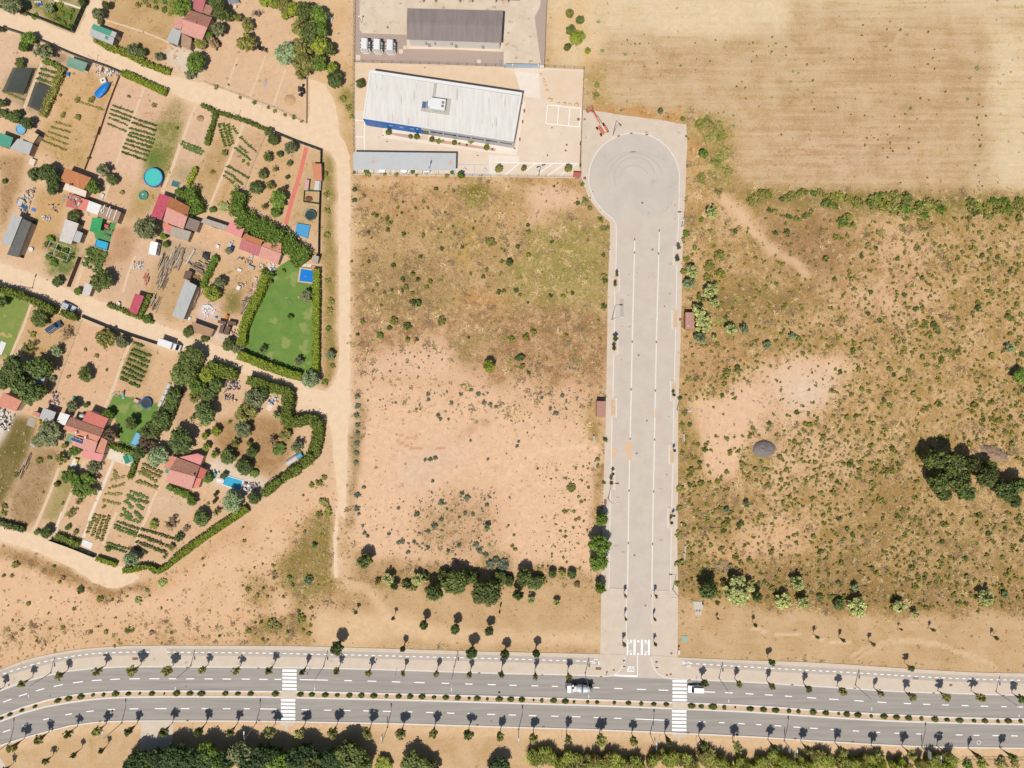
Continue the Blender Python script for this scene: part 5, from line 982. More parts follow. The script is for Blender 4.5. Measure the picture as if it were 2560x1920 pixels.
for msk,lf,nm in((~green&(cl>0.45),'straw','dry straw-coloured grass on the open land'),(~green&(cl<=0.45),'brown','dry brown weeds on the open land'),(green,'weed','olive weeds among the dry grass')):
 pp=q[msk];scatter('dry_grass',nm,'grass',pp,np.clip(np.exp(NR.normal(size=len(pp))*0.35)*0.30,0.14,0.7),TUFT,lf,0.5)
def weed_mesh(name,seed,n=26):
 rng=np.random.default_rng(seed);V=[];F=[]
 for i in range(n):
  a=rng.uniform(0,6.28);l=rng.uniform(0.35,0.8);w=rng.uniform(0.035,0.08);tx,ty=math.cos(a+1.57)*w,math.sin(a+1.57)*w;z=rng.uniform(0.1,0.7);x0,y0=rng.normal(size=2)*0.4;k=len(V)
  V+=[(x0-tx,y0-ty,-0.5),(x0+tx,y0+ty,-0.5),(x0+math.cos(a)*l+tx,y0+math.sin(a)*l+ty,z-0.5),(x0+math.cos(a)*l-tx,y0+math.sin(a)*l-ty,z-0.5)];F.append((k,k+1,k+2,k+3))
 return npmesh(name,V,F)
WEED=[weed_mesh('weed_patch',500+i)for i in range(8)]
q=np.stack([NR.uniform(-165,165,42000),NR.uniform(-124,124,42000)],1);dn=grid_at(tuft,q[:,0],q[:,1]);pn=grid_at(vnoise(7,77)+vnoise(2.5,78,0.7),q[:,0],q[:,1])
ok=(NR.random(len(q))<dn*0.9)&(dn>0.26)&(pn>-0.25)
for b_ in(side,S0.pts(LO)+S0.pts(RO)[::-1],S0.pts([(1450,268),(1600,288),(1718,308),(1716,480),(1452,480)]),lane1,lane3,circ(CR_+0.5),S0.pts(NO+NO2+[(2800,1690),(2800,1880),(-200,1950)]),S0.pts([(880,-50),(1365,-50),(1372,165),(1458,172),(1452,446),(880,440)]),S0.pts([(0,0),(870,0),(870,960),(700,1300),(420,1430),(0,1320)])):ok&=~pip(b_,q[:,0],q[:,1])
q=q[ok];cl=NR.random(len(q));gfrac=grid_at(veg[...,1]/(veg[...,0]+1e-6),q[:,0],q[:,1]);green=cl<np.clip((gfrac-0.62)*3.0,0.12,0.8)
for msk,lf,nm in((~green&(cl>0.62),'straw','matted straw lying on the open land'),(~green&(cl<=0.62),'brown','matted brown weeds on the open land'),(green,'weed','matted olive weeds on the open land')):
 pp=q[msk];scatter('matted_weeds',nm,'weeds',pp,np.clip(np.exp(NR.normal(size=len(pp))*0.4)*0.62,0.3,1.5),WEED,lf,0.42)
def at3(sh,pts,h):return[(*sh(x,y,h),h)for x,y in pts]
def cen(pts):n=len(pts);return(sum(p[0]for p in pts)/n,sum(p[1]for p in pts)/n)
def shrink(pts,d):
 c=Vector(cen(pts));out=[]
 for p in pts:
  v=Vector(p[:2])-c;l=v.length;out.append(tuple(c+v*max(0.2,(l-d)/l)))
 return out
def flatpoly(name,sh,pts,z,m,parent=None):return struct(name,MB().poly(sh.pts(pts),z),m,parent)
def beam(mb,sh,a,b,z0,z1,w,h=None):return mb.bar((*sh(*a),z0),(*sh(*b),z1),w,h)
def fence(name,label,line,h,nposts,post_m,infill='wire',infill_m=None,group=None,tilt=0.0,pw=0.07,base=None):
 pts=[Vector(p)for p in line];L0=sum((b-a).length for a,b in zip(pts,pts[1:]))
 t=thing(name,label,'fence',(*line[0],0),0,group)
 def at(s_):
  for a,b in zip(pts,pts[1:]):
   l=(b-a).length
   if s_<=l+1e-6:return a.lerp(b,min(1,s_/l))
   s_-=l
  return pts[-1]
 ps=[at(L0*i/nposts)for i in range(nposts+1)]
 for p in ps:MB().box(p.x,p.y,0,h,pw,pw).build('post',post_m,t)
 for a,b in zip(ps,ps[1:]):
  mb=MB()
  if infill=='wire':
   for z in(0.12,h*0.35,h*0.65,h*0.96):mb.bar((a.x,a.y,z),(b.x,b.y,z),0.018)
   n=max(2,int((b-a).length/0.45))
   for i in range(1,n):q=a.lerp(b,i/n);mb.bar((q.x,q.y,0.1),(q.x,q.y,h*0.96),0.01)
   mb.build('wire_mesh',infill_m or post_m,t)
  elif infill=='screen':
   mb.bar((a.x,a.y,h*0.5),(b.x,b.y,h*0.5+R.uniform(-0.03,0.03)),0.05,h*0.94);mb.build('screen_panel',infill_m,t)
  elif infill=='rail':
   for z in(h*0.5,h*0.95):mb.bar((a.x,a.y,z),(b.x,b.y,z),0.05)
   mb.build('rail',infill_m or post_m,t)
 if base:ribbon(MB(),[tuple(p)for p in ps],-0.1,0.1,0,base[0]).build('base_wall',base[1],t)
 return t
gravel=mat('grey_gravel',(200,178,162),0.97,scale=2.5,c2=(184,162,148),bump=0.6,bscale=14)
yardc=mat('yard_concrete',(243,222,199),0.92,scale=0.22,c2=(233,210,184),wear=((220,196,170),0.7,0.68))
yardc2=mat('old_yard_concrete',(238,221,198),0.92,scale=0.18,c2=(216,192,164),wear=((192,168,142),0.45,0.62))
yardlight=mat('pale_concrete',(249,235,218),0.9,scale=0.4,c2=(242,226,208))
yardsoil=mat('yard_soil',(240,214,184),0.97,scale=0.5,c2=(235,203,166),bump=0.3)
wallwhite=mat('white_render',(246,240,230),0.85,scale=0.8,c2=(236,228,216))
greenmetal=mat('green_fence_metal',(96,116,96),0.6,scale=3,c2=(80,100,84))
galv=mat('galvanised_steel',(196,198,198),0.5,scale=2,c2=(180,182,182),metal=0.3)
darkmetal=mat('dark_steel',(70,68,68),0.6,scale=2)
lampwhite=mat('lamp_white_enamel',(226,234,238),0.5,scale=2)
whitep=mat('white_paint_metal',(248,247,244),0.45,scale=0.8,c2=(240,238,234))
glassd=mat('dark_glass',(0.02,0.03,0.035),0.08,scale=2,raw=True,spec=0.6)
rubber=mat('tyre_rubber',(0.02,0.02,0.022),0.85,scale=5,raw=True)
yard1=flatpoly('yard',I,[(100,-120),(1818,-120),(1808,0),(1786,603),(92,560),(98,0)],0.004,gravel)
flatpoly('concrete_slab',I,[(137,-120),(560,-120),(560,310),(165,296),(140,270)],0.010,yardc2,yard1)
flatpoly('concrete_slab',I,[(562,-120),(1760,-120),(1750,60),(1700,150),(1760,590),(1424,588),(1424,92),(562,72)],0.0105,yardc2,yard1)
flatpoly('concrete_slab',I,[(560,352),(1424,382),(1422,462),(1180,452),(1000,442),(560,436)],0.0108,yardc,yard1)
for x0,y0,x1,y1 in((490,440,525,478),(527,408,556,440),(1188,532,1220,564),(105,490,145,540)):flatpoly('paving_square',I,[(x0,y0),(x1,y0),(x1,y1),(x0,y1)],0.012,yardc,yard1)
cx,cy=I(390,243);MB().disc(cx,cy,0.006,0.025,0.34,None,16).build('manhole_cover',ironm,yard1)
darkroof=mat('dark_fibre_cement',(160,147,140),0.9,scale=0.35,c2=(140,128,124),stretch=(2.5,0.4,1))
rc=[(568,76),(1420,96),(1402,382),(560,352)]
r3=at3(I,rc,4.4);c0=cen(r3)
hall=thing('transformer_hall','long hall with dark grey fibre-cement roof and white front wall','building',(*c0,0))
wp=shrink([p[:2]for p in r3],0.55);MB().prism(wp,0,4.3).build('wall',wallwhite,hall)
nm=lambda a,b:tuple((u+v)/2 for u,v in zip(a,b))
rg=[nm(r3[0],r3[3]),nm(r3[1],r3[2])];rg=[(x,y,5.0)for x,y,z in rg]
mbr=MB().ribbed(r3[3],r3[2],rg[1],rg[0],0.7,0.05);MB_=mbr;mbr.build('roof_slope',darkroof,hall);MB().ribbed(r3[1],r3[0],rg[0],rg[1],0.7,0.05).build('roof_slope',darkroof,hall)
MB().bar(rg[0],rg[1],0.4,0.14).build('ridge_cap',darkroof,hall)
for x in(728,808):a=I(x,378,3.4);MB().box(a[0],a[1]-0.2,3.1,3.5,0.35,0.7).build('wall_lamp',galv,hall)
a=I(956,382,3.4);MB().box(a[0],a[1]-0.2,3.0,3.5,0.6,0.55).build('wall_lamp',galv,hall)
a=I(1038,414);tag(MB().box(a[0],a[1],0.02,0.9,1.0,0.7).build('cabinet',galv,None,bevel=0.04),'grey metal cabinet at the foot of the hall front wall','cabinet')
for u in(0.2,0.5,0.8):
 p,q=Vector(wp[3]).lerp(Vector(wp[2]),u),Vector(wp[3]).lerp(Vector(wp[2]),u+0.03);MB().bar((p.x,p.y-0.02,1.1),(q.x,q.y-0.02,1.1),0.06,2.1).build('door',galv,hall)
for i,(x,y)in enumerate(((455,700),(885,722),(1330,745))):
 g=ZT(x,y+40,2.0);t=thing('power_transformer',('left','middle','right')[i]+' one of three white transformers with side radiators','transformer',(*g,0),math.radians(-2),'white transformers in the gravel yard')
 MB().box(0,0,0.25,3.4,1.95,3.1).local('tank',whitep,t,bevel=0.1);MB().box(0,0,0,0.25,2.2,3.4).local('plinth',yardc,t)
 MB().box(0.75,0,3.4,3.48,0.08,3.0).local('lid_seam',galv,t)
 for s_ in(-1,1):
  for k in range(7):MB().box(s_*1.24,-1.2+k*0.4,0.6,2.4,0.44,0.12).local('radiator_fin',whitep,t)
  for yy in(-0.85,-0.1,1.1):MB().box(s_*1.3,yy,2.4,2.55,0.3,0.26).local('bushing',darkmetal,t)
  MB().box(s_*1.25,0,0.35,0.6,0.5,2.7).local('radiator_header',whitep,t)
fr=thing('steel_rail_frame','rust-brown steel rail frame behind the dark-roofed hall','frame',(*I(620,30),0))
mbf=MB();beam(mbf,I,(622,11),(1560,42),2.6,2.6,0.16);mbf.build('rail',ironm,fr)
for x in(712,820,1035,1145,1355,1465):
 mbf=MB();beam(mbf,I,(x,-110),(x,55),2.6,2.6,0.16);mbf.build('cross_rail',ironm,fr)
 for yy in(-60,22):MB().box(*I(x,yy),0,2.6,0.14,0.14).build('post',ironm,fr)
fence('mesh_fence','green mesh fence on posts along the left side of both yards',I.pts([(100,-120),(96,200),(92,560),(90,1000),(96,1400),(92,1555)]),2.1,40,greenmetal)
fence('mesh_fence','green mesh fence between the transformer yard and the white hall',I.pts([(92,562),(800,580),(1432,602)]),2.1,16,greenmetal,base=(0.25,yardc))
fence('mesh_fence','green mesh fence along the right side of the transformer yard',I.pts([(1816,-120),(1800,200),(1786,602)]),2.1,18,greenmetal)
fence('mesh_fence','green mesh fence behind the soil corner right of the blue gate',I.pts([(1790,606),(2138,624)]),2.1,4,greenmetal,base=(0.25,yardc))
fence('mesh_fence','green mesh fence between the car park and the turning circle',I.pts([(2138,624),(2122,1000),(2112,1290)]),2.1,7,greenmetal)
fence('mesh_fence','green mesh fence below the carport and parking bays',I.pts([(88,1556),(700,1566),(1400,1578),(2040,1584)]),1.7,24,greenmetal,base=(0.2,yardc))
bluem=mat('pale_blue_metal',(190,212,232),0.5,scale=1.5,c2=(172,198,222));
gt=thing('sliding_gate','pale blue sliding gate between two white posts','gate',(*I(1585,605),0))
for k in range(12):
 a,b=I(1436+k*25,603+k*0.4),I(1436+(k+1)*25,603+(k+1)*0.4);MB().bar((*a,1.3),(*b,1.3),0.06,2.3).build('panel',bluem,gt)
for x in(1506,1733):MB().box(*I(x,612),0,2.7,0.42,0.42).build('gate_post',wallwhite,gt)
MB().box(*I(1763,606),0,1.2,1.4,0.5).build('letterbox_wall',wallwhite,gt)
lad=thing('wall_ladder','small pale steel ladder stand left of the blue gate','ladder',(*I(1392,590),0))
for dx in(-10,10):mbl=MB();beam(mbl,I,(1392+dx,598),(1392+dx,560),0,1.6,0.07);mbl.build('stile',bluem,lad)
for k in range(4):mbl=MB();beam(mbl,I,(1382,590-k*9),(1402,590-k*9),0.35+k*0.36,0.35+k*0.36,0.06);mbl.build('rung',bluem,lad)
yard2=flatpoly('yard',I,[(92,562),(1436,605),(1786,606),(2138,626),(2112,1290),(2100,1586),(88,1558),(96,1400),(90,1000)],0.0042,yardc)
flatpoly('soil_bed',I,[(94,566),(1432,608),(1520,632),(1582,832),(1000,760),(230,640),(94,680)],0.0105,yardsoil,yard2)
flatpoly('soil_bed',I,[(94,676),(225,672),(186,990),(94,985)],0.0108,yardsoil,yard2)
flatpoly('soil_bed',I,[(1742,630),(2132,634),(2118,960),(1985,945),(1835,910),(1770,820),(1762,700)],0.0108,mat('trodden_soil',(238,216,192),0.97,scale=0.3,c2=(237,206,170)),yard2)
flatpoly('concrete_ramp',I,[(1522,635),(1736,658),(1754,880),(1588,858)],0.014,yardlight,yard2)
flatpoly('footway',I,[(345,1130),(690,1185),(1530,1330),(1590,900),(1618,905),(1540,1384),(1280,1358),(340,1230)],0.016,yardlight,yard2)
flatpoly('footway',I,[(1290,1385),(1565,1390),(1560,1448),(1352,1450),(1350,1572),(1298,1570)],0.0165,yardlight,yard2)
flatpoly('planting_bed',I,[(430,1184),(560,1198),(690,1216),(690,1246),(540,1226),(420,1200)],0.019,mat('red_bark_bed',(222,184,160),0.95,scale=3,c2=(200,160,136),bump=0.5),yard2)
flatpoly('planting_bed',I,[(762,1232),(1000,1268),(1352,1325),(1350,1348),(1000,1296),(758,1262)],0.019,MATS['red_bark_bed'],yard2)
flatpoly('entrance_path',I,[(692,1180),(750,1188),(748,1250),(690,1244)],0.0195,yardc2,yard2)
def pline(sh,pts,w,m,par,z=0.013,name='painted_line'):ribbon(MB(),sh.pts(pts),-w/2,w/2,z).build(name,m,par)
for l in([(1813,936),(2116,966)],[(1800,1102),(2098,1132)],[(1815,936),(1801,1102)],[(1914,948),(1904,1112)],[(2014,958),(2004,1122)],[(2114,966),(2098,1132)],[(1352,1452),(2084,1458)],[(1563,1458),(1437,1558)],[(1708,1459),(1612,1530)],[(1862,1461),(1708,1562)],[(1968,1462),(1812,1570)],[(2080,1460),(1930,1568)],[(183,1072),(184,1352)],[(100,1073),(183,1074)],[(100,1220),(183,1222)]):pline(I,l,0.16,paint,yard2)
bpaint=mat('blue_road_paint',(150,186,224),0.8,scale=3,c2=(176,200,226))
for l in([(1016,1468),(1350,1471)],[(1165,1471),(1166,1545)],[(1014,1552),(1346,1558)],[(1350,1471),(1346,1558)]):pline(I,l,0.14,bpaint,yard2,0.0128)
for x,y in((1078,1508),(1258,1510)):
 g=I(x,y);mb=MB().ring(0,-0.15,0,0.002,0.42,0.55,16).disc(0.1,0.72,0,0.002,0.15,None,10)
 for p,q in(((0.1,0.5),(0.05,0.05)),((0.05,0.05),(0.5,0.05)),((0.5,0.05),(0.7,-0.4)),((0.08,0.3),(0.42,0.3))):mb.bar((*p,0.001),(*q,0.001),0.12,0.002)
 link('wheelchair_symbol',mb.mesh('wheelchair_symbol'),bpaint,yard2,(*g,0.0135),0.2)
for x,y,w_,h_ in((1585,918,15,15),(1609,988,16,30),(1594,1085,14,30),(1568,1242,14,30),(2092,1063,24,24),(1855,1138,10,16),(1815,1385,12,16),(1986,1292,18,16),(1977,1343,18,16),(1192,1387,18,8),(385,1262,16,8),(347,1209,12,10),(720,602,12,10),(1522,1323,16,14)):
 a=I(x,y);MB().box(*a,0.0,0.022,I.m(w_),I.m(h_)).build('inspection_cover',ironm,yard2)
roofm=mat('white_metal_roof',(246,242,234),0.55,scale=0.45,c2=(226,220,209),stretch=(2.6,0.3,1),wear=((206,199,186),0.4,0.62))
cobalt=mat('cobalt_cladding',(16,122,204),0.5,scale=1.5,c2=(14,110,192));blued=mat('blue_roller_door',(76,124,198),0.5,scale=1.5)
greyclad=mat('grey_cladding',(206,208,210),0.5,scale=1.2,c2=(194,196,200),metal=0.2)
HW=5.2;rc=[(230,626),(1590,828),(1513,1262),(168,1056)];r3=at3(I,rc,HW);c0=cen(r3)
wh=thing('white_hall','large white ribbed-roof hall with a cobalt blue front and rooftop unit','building',(*c0,0))
A0,A1,A2,A3=[Vector(p)for p in r3]
ins=lambda p,q,t:p.lerp(q,t)
MB().prism([tuple(p.xy)for p in(A0,A1,A2,A3)],0,HW-0.3).build('wall',wallwhite,wh)
MB().ribbed(A3+Vector((0.2,0.2,-0.05)),A2+Vector((-0.2,0.2,-0.05)),A1+Vector((-0.2,-1.0,0.1)),A0+Vector((0.3,-1.0,0.1)),0.62,0.05).build('roof',roofm,wh)
for p,q,w_,hh in((A0,A1,0.9,0.5),(A0,A3,0.45,0.42),(A1,A2,0.45,0.42),(A3,A2,0.3,0.2)):
 d=(q-p).normalized();n_=Vector((-d.y,d.x,0));n_=n_ if(Vector((*c0,0))-p).dot(n_)>0 else-n_
 MB().bar(p+n_*(w_/2)+Vector((0,0,0.0)),q+n_*(w_/2),w_,hh).build('parapet',whitep,wh)
dS=(A2-A3);nS=Vector((dS.y,-dS.x,0)).normalized();nS=nS if nS.y<0 else-nS
def facade(t0,t1,z0,z1,m,name,d=0.05):
 p,q=A3.lerp(A2,t0),A3.lerp(A2,t1);zz=(z0+z1)/2
 return MB().bar(Vector((p.x,p.y,zz))+nS*d,Vector((q.x,q.y,zz))+nS*d,0.1,z1-z0).build(name,m,wh)
facade(0.0,0.385,0,HW-0.25,cobalt,'blue_cladding',0.06);facade(0.02,0.118,0,HW-1.0,blued,'roller_door',0.14)
for t0 in(0.165,0.236,0.307):facade(t0,t0+0.026,2.6,3.4,galv,'window',0.13)
facade(0.352,0.359,3.2,3.9,whitep,'logo_square',0.13);facade(0.361,0.368,3.2,3.9,mat('logo_red',(214,96,120),0.5),'logo_square',0.13)
facade(0.386,0.43,0,3.0,glassd,'entrance_door',0.02)
facade(0.385,1.0,3.6,HW-0.25,greyclad,'grey_cladding',0.10);facade(0.43,1.0,0,2.2,greyclad,'grey_cladding',0.10)
for k in range(6):facade(0.44+k*0.093,0.525+k*0.093,2.2,3.6,glassd,'window',0.03)
ZA=Sheet(1040,210,18.433)
grate=mat('grating_grey',(206,200,186),0.7,scale=4,c2=(188,182,168))
zb=HW+0.18
MB().prism([ZA(x,y,zb)for x,y in((830,-60),(985,-60),(890,590),(750,590))],zb-0.1,zb).build('roof_walkway',grate,wh)
MB().prism([ZA(x,y,zb)for x,y in((260,1090),(1330,1250),(1400,660),(1630,690),(1510,1430),(220,1240))],zb-0.1,zb+0.02).build('service_platform',grate,wh)
for k in range(8):
 u=k/7;a=ZA(230+u*1270,1180+u*175,zb);b=ZA(215+u*1290,1240+u*190,zb);MB().bar((*a,zb+0.04),(*b,zb+0.04),0.05).build('platform_bar',galv,wh)
cx,cy=ZA(1000,910,HW+1.6);rzu=math.radians(-7.5)
ac=thing('rooftop_air_unit','white rooftop air handling unit with two round fans','air conditioner',(cx,cy,HW+0.2),rzu)
MB().box(0,0,0.15,1.7,4.6,3.1).local('casing',whitep,ac,bevel=0.12);MB().box(-2.55,0.1,0.2,1.3,0.6,2.2).local('intake_hood',whitep,ac)
for yy in(0.45,-0.6):MB().ring(1.55,yy,1.66,1.78,0.36,0.46,20).local('fan_collar',galv,ac);MB().disc(1.55,yy,1.66,1.73,0.36,None,16).local('fan',greyiron,ac)
MB().box(0.3,-1.62,0.3,0.5,3.8,0.2).local('pipe_tray',galv,ac)
pvblue=mat('solar_panel_blue',(88,118,152),0.15,scale=1,c2=(84,112,146),spec=0.6)
for i,x in enumerate((362,540)):
 cx,cy=ZA(x,950,HW+0.5);tag(MB().box(cx,cy,HW+0.35,HW+0.43,1.02,1.85,rzu).build('solar_collector',pvblue if i==0 else mat('solar_panel_grey',(160,166,186),0.2,scale=1)),('blue' if i==0 else 'greyish')+' solar collector left of the rooftop air unit','solar panel')
for i,(x,y,r)in enumerate([(397,1176,34),(590,1217,22),(648,1215,30),(783,1240,28),(983,1270,27),(1272,1313,30)]):shrub(I,x,y,r,1.3,'box','{} round clipped bush from the left in front of the white hall'.format(ordinal(i)),'round bushes in front of the white hall','round_bush','round','bush')
for x,y,r,lf,d in((840,1255,34,'khaki','loose yellow-green bush in the bed before the hall'),(880,1260,18,'gum','small pale bush in the bed before the hall'),(1130,1265,34,'khaki','tall see-through khaki shrub by the hall front'),(1028,1280,11,'khaki','tiny dry plant between two round bushes'),(1093,1293,12,'box','tiny green plant under the khaki shrub'),(1323,1330,11,'brown','little brown plant at the right end of the bed')):shrub(I,x,y,r,1.0,lf,d,kind='shrub')
for i,(x,y,r)in enumerate([(1380,1505,40),(1602,1503,28),(2000,1503,38)]):tree(I,x,y,r,2.6,'round','khaki','{} small tree from the left among the slanted parking bays'.format(ordinal(i)),'tree','small trees in the parking bays',crownfrac=0.85)
tree(I,1040,1562,36,3.2,'dense','green','green tree on the fence right of the carport','tree',crownfrac=0.85);tree(I,143,745,44,3.2,'dense','oak','round tree inside the left fence beside the white hall','tree',crownfrac=0.85)
for i,(x,y,r)in enumerate([(195,1527,24),(610,1531,22),(963,1537,20)]):shrub(I,x,y,r,1.3,'green','{} clipped ball bush from the left along the carport'.format(ordinal(i)),'ball bushes along the carport','ball_bush','round','bush')
for x,y,r,lf in((215,1552,30,'khaki'),(362,1552,20,'weed'),(468,1555,22,'weed'),(645,1563,16,'lime'),(920,1567,24,'weed'),(95,1535,16,'olive')):shrub(I,x,y,r,0.9,lf,'weedy bush growing through the fence below the carport','weeds on the carport fence')
cpm=mat('carport_sheet',(207,208,206),0.5,scale=0.5,c2=(199,201,201),wear=((232,168,138),0.6,0.64))
rc=[(82,1513),(997,1519),(1001,1368),(82,1356)];r3=[Vector((*I(x,y,2.7),2.7 if i<2 else 2.9))for i,(x,y)in enumerate(rc)]
cp=thing('carport','long pale grey ribbed carport roof with orange rust blotches','carport',(*cen(r3),0))
MB().ribbed(r3[0],r3[1],r3[2],r3[3],0.5,0.04,0.06).build('roof',cpm,cp)
for k in range(7):
 p=r3[0].lerp(r3[1],0.02+0.96*k/6);q=r3[3].lerp(r3[2],0.02+0.96*k/6)
 MB().bar((p.x,p.y+0.3,2.58),(q.x,q.y-0.3,2.78),0.1,0.16).build('rafter',whitep,cp)
 MB().bar((p.x,p.y+0.6,2.5),(p.x,p.y-0.9,0),0.11).build('post',whitep,cp);MB().box(q.x,q.y-0.6,0,2.7,0.12,0.12).build('post',whitep,cp)
for k in range(14):x=95+k*68;pline(I,[(x+10,1500),(x,1552)],0.12,paint,yard2)
mbx=thing('meter_box','little white meter box with a red tiled roof by the car park gate','meter box',(*I(2080,1572),0))
MB().box(*I(2080,1574),0,1.5,2.3,1.0).build('wall',wallwhite,mbx);redtile=mat('red_tile',(206,108,92),0.8,scale=4,c2=(184,92,78));MB().ribbed((*I(2043,1578,1.6),1.55),(*I(2116,1582,1.6),1.55),(*I(2116,1538,1.8),1.8),(*I(2046,1534,1.8),1.8),0.3,0.05).build('roof',redtile,mbx)
MB().bar((*I(2062,1592,0.8),0.8),(*I(2098,1592,0.8),0.8),0.05,1.0).build('door',galv,mbx)
gg=thing('sliding_gate','dark green sliding gate between car park and turning circle','gate',(*I(2106,1400),0))
for k in range(9):a,b=I(2110-k,1292+k*22),I(2109-k,1314+k*22);MB().bar((*a,0.95),(*b,0.95),0.06,1.7).build('panel',greenmetal,gg)
for y in(1290,1492):MB().box(*I(2106,y),0,2.1,0.25,0.25).build('gate_post',darkmetal,gg)
def rock(sh,x,y,r,m,label,group=None,h=0.6):
 rng=np.random.default_rng(int(x*7+y));v,f=blob(1.0,rng,0,9,6,0.16);c_=sh(x,y,0.2);q_=sh.m(r);v=v*np.array([q_,q_*rng.uniform(0.65,1),q_*h]);me=npmesh('boulder',v,f);me.materials.append(m)
 o=bpy.data.objects.new('boulder',me);col.objects.link(o);o.location=(*c_,q_*h*0.3);return tag(o,label,'rock',group)
stone=mat('pale_sandstone',(242,212,176),0.95,scale=2,c2=(226,190,152),bump=0.5)
for i,(x,y,r)in enumerate([(1035,605,32),(1095,718,34),(1115,780,28),(1140,865,30),(1180,980,44),(1250,1190,62),(1440,1272,40),(1575,1287,48),(1705,1297,42),(1855,1312,56)]):rock(ZG,x,y,r,stone,'{} pale boulder of the curved row round the soil corner'.format(ordinal(i)),'boulders round the soil corner')
def street_lamp(base,arm_deg,label,h=9.5,arm=1.7,group='street lamps of the avenue',plate=None,heads=1):
 t=thing('street_lamp',label,'street lamp',(*base,0),math.radians(arm_deg),group)
 MB().tube([(0,0,0),(0,0,h*0.5),(0,0,h-0.1)],[0.12,0.095,0.07],8).local('pole',galv,t)
 for k in range(heads):
  s_=1 if k==0 else-1
  MB().tube([(0,0,h-0.15),(s_*arm*0.5,0,h+0.1),(s_*arm,0,h+0.12)],[0.06,0.05,0.045],6).local('arm',galv,t)
  MB().box(s_*(arm+0.4),0,h+0.03,h+0.2,1.1,0.42,0,0.06).local('lamp_head',lampwhite,t,bevel=0.05)
 MB().box(0,0,0,0.35,0.42,0.42).local('base',concrete,t)
 if plate:
  dx,dy,w_,hh,z,m_=plate;MB().bar((dx-w_/2,dy,z),(dx+w_/2,dy,z),0.06,hh).local('sign_plate',m_,t)
 return t
NL=[(K,440,428),(K,1650,367),(L,655,371),(L,1782,376),(M,770,432),(M,1925,470),(N,877,487),(N,1988,540)]
for i,(sh,x,y)in enumerate(NL):street_lamp(sh(x,y-6),-90,'{} street lamp from the left on the pavement with the cycle path'.format(ordinal(i)),arm=2.2)
signw=mat('sign_white',(240,240,238),0.5);signb=mat('sign_blue',(112,138,170),0.5)
SL=[(K,86,1024,None),(K,1052,856,None),(K,2214,858,None),(L,1203,898,(-0.2,0.6,1.7,1.5,5.2,signw)),(M,194,915,None),(M,1331,946,(0.6,-0.5,1.1,1.2,4.6,signb)),(N,317,922,(0.2,0.5,1.9,1.3,5.0,signw)),(N,1402,970,(0.3,0.6,2.2,1.4,5.0,signw))]
for i,(sh,x,y,pl)in enumerate(SL):street_lamp(sh(x,y),90,'{} street lamp from the left along the south side of the avenue'.format(ordinal(i)),arm=1.6,plate=pl)
for(sh,x,y,a,lb)in((O,247,940,0,'street lamp left of the side road beside the upper plot'),(P,221,570,0,'street lamp left of the side road beside the lower plot'),(O,728,297,180,'street lamp in weeds right of the turning circle'),(O,697,1562,0,'street lamp right of the side road halfway down'),(P,668,1198,180,'street lamp right of the side road near its lower end'),(J,637,680,-50,'street lamp on the concrete above the turning circle')):
 street_lamp(sh(x,y),a,lb,h=8.6,arm=1.3,group='street lamps of the side road')
street_lamp(I(1735,1566),20,'double-headed lamp among the slanted parking bays',5.5,0.5,None,heads=2)
street_lamp(I(773,1530),75,'slim lamp behind the carport',5.0,0.4,None)
gl=thing('globe_lamp','white globe lamp at the left of the transformer yard','lamp',(*I(157,205),0));MB().tube([(*I(157,205),0),(*I(157,205),3.6)],[0.06,0.05],6).build('pole',darkmetal,gl)
v,f=blob(0.28,np.random.default_rng(5),3.75,12,8,0.0);gme2=npmesh('globe',v,f);link('globe',gme2,whitep,gl)
def sign(sh,x,y,a,m,label,w_=0.7,shape='disc',h=2.4):
 g=sh(x,y);t=thing('road_sign',label,'sign',(*g,0),math.radians(a))
 MB().tube([(0,0,0),(0,0,h)],0.035,6).local('post',galv,t)
 if shape=='disc':MB().tube([(0.05,0,h-0.35),(0.09,0,h-0.35)],w_/2,16).local('plate',m,t)
 else:MB().box(0.07,0,h-0.75,h,0.04,w_).local('plate',m,t)
sign(M,1098,345,90,mat('sign_red',(196,60,52),0.5),'round sign left of the junction mouth',0.8);sign(M,1380,356,90,signb,'square sign right of the junction mouth',0.8,'sq')
sign(M,948,460,180,signb,'sign on the left corner of the junction',0.7,'sq');sign(M,1728,490,180,signb,'sign behind the white van',0.7,'sq');sign(M,1235,715,90,signw,'sign in the median below the junction',0.7)
sign(L,528,405,0,signb,'sign right of the left zebra crossing',0.7,'sq');sign(L,1280,412,0,signb,'small sign on the pavement between the street trees',0.6);sign(K,118,500,0,signb,'small sign at the left bend of the avenue',0.6)
sign(M,564,950,180,signw,'small sign on the dirt strip below the avenue',0.6);sign(M,1410,990,180,signw,'sign left of the lower right zebra crossing',0.6);sign(M,1725,1000,180,signw,'sign right of the lower right zebra crossing',0.6);sign(K,1662,890,180,signw,'small sign below the avenue left of the left crossing',0.6)
block=mat('concrete_block',(226,214,198),0.9,scale=2,c2=(206,194,178))
for i,(x,y,l,d)in enumerate([(122,158,46,'upper concrete barrier at the plot entrance'),(131,335,46,'lower concrete barrier at the plot entrance'),(743,150,56,'concrete barrier at the upper entrance of the scrub field'),(753,918,48,'concrete barrier at the lower entrance of the scrub field'),(748,970,50,'second concrete barrier at the lower entrance of the scrub field')]):
 g=P(x,y);MB_=MB().box(*g,0,0.35,0.62,P.m(l));MB_.box(*g,0.35,0.85,0.36,P.m(l)-0.05,0,0.05);tag(MB_.build('concrete_barrier',block),d,'barrier')
tag(MB().box(*P(725,748),0,0.7,0.5,0.8,0.1,0.05).build('concrete_block',block),'small concrete block in the weeds right of the side road','block')
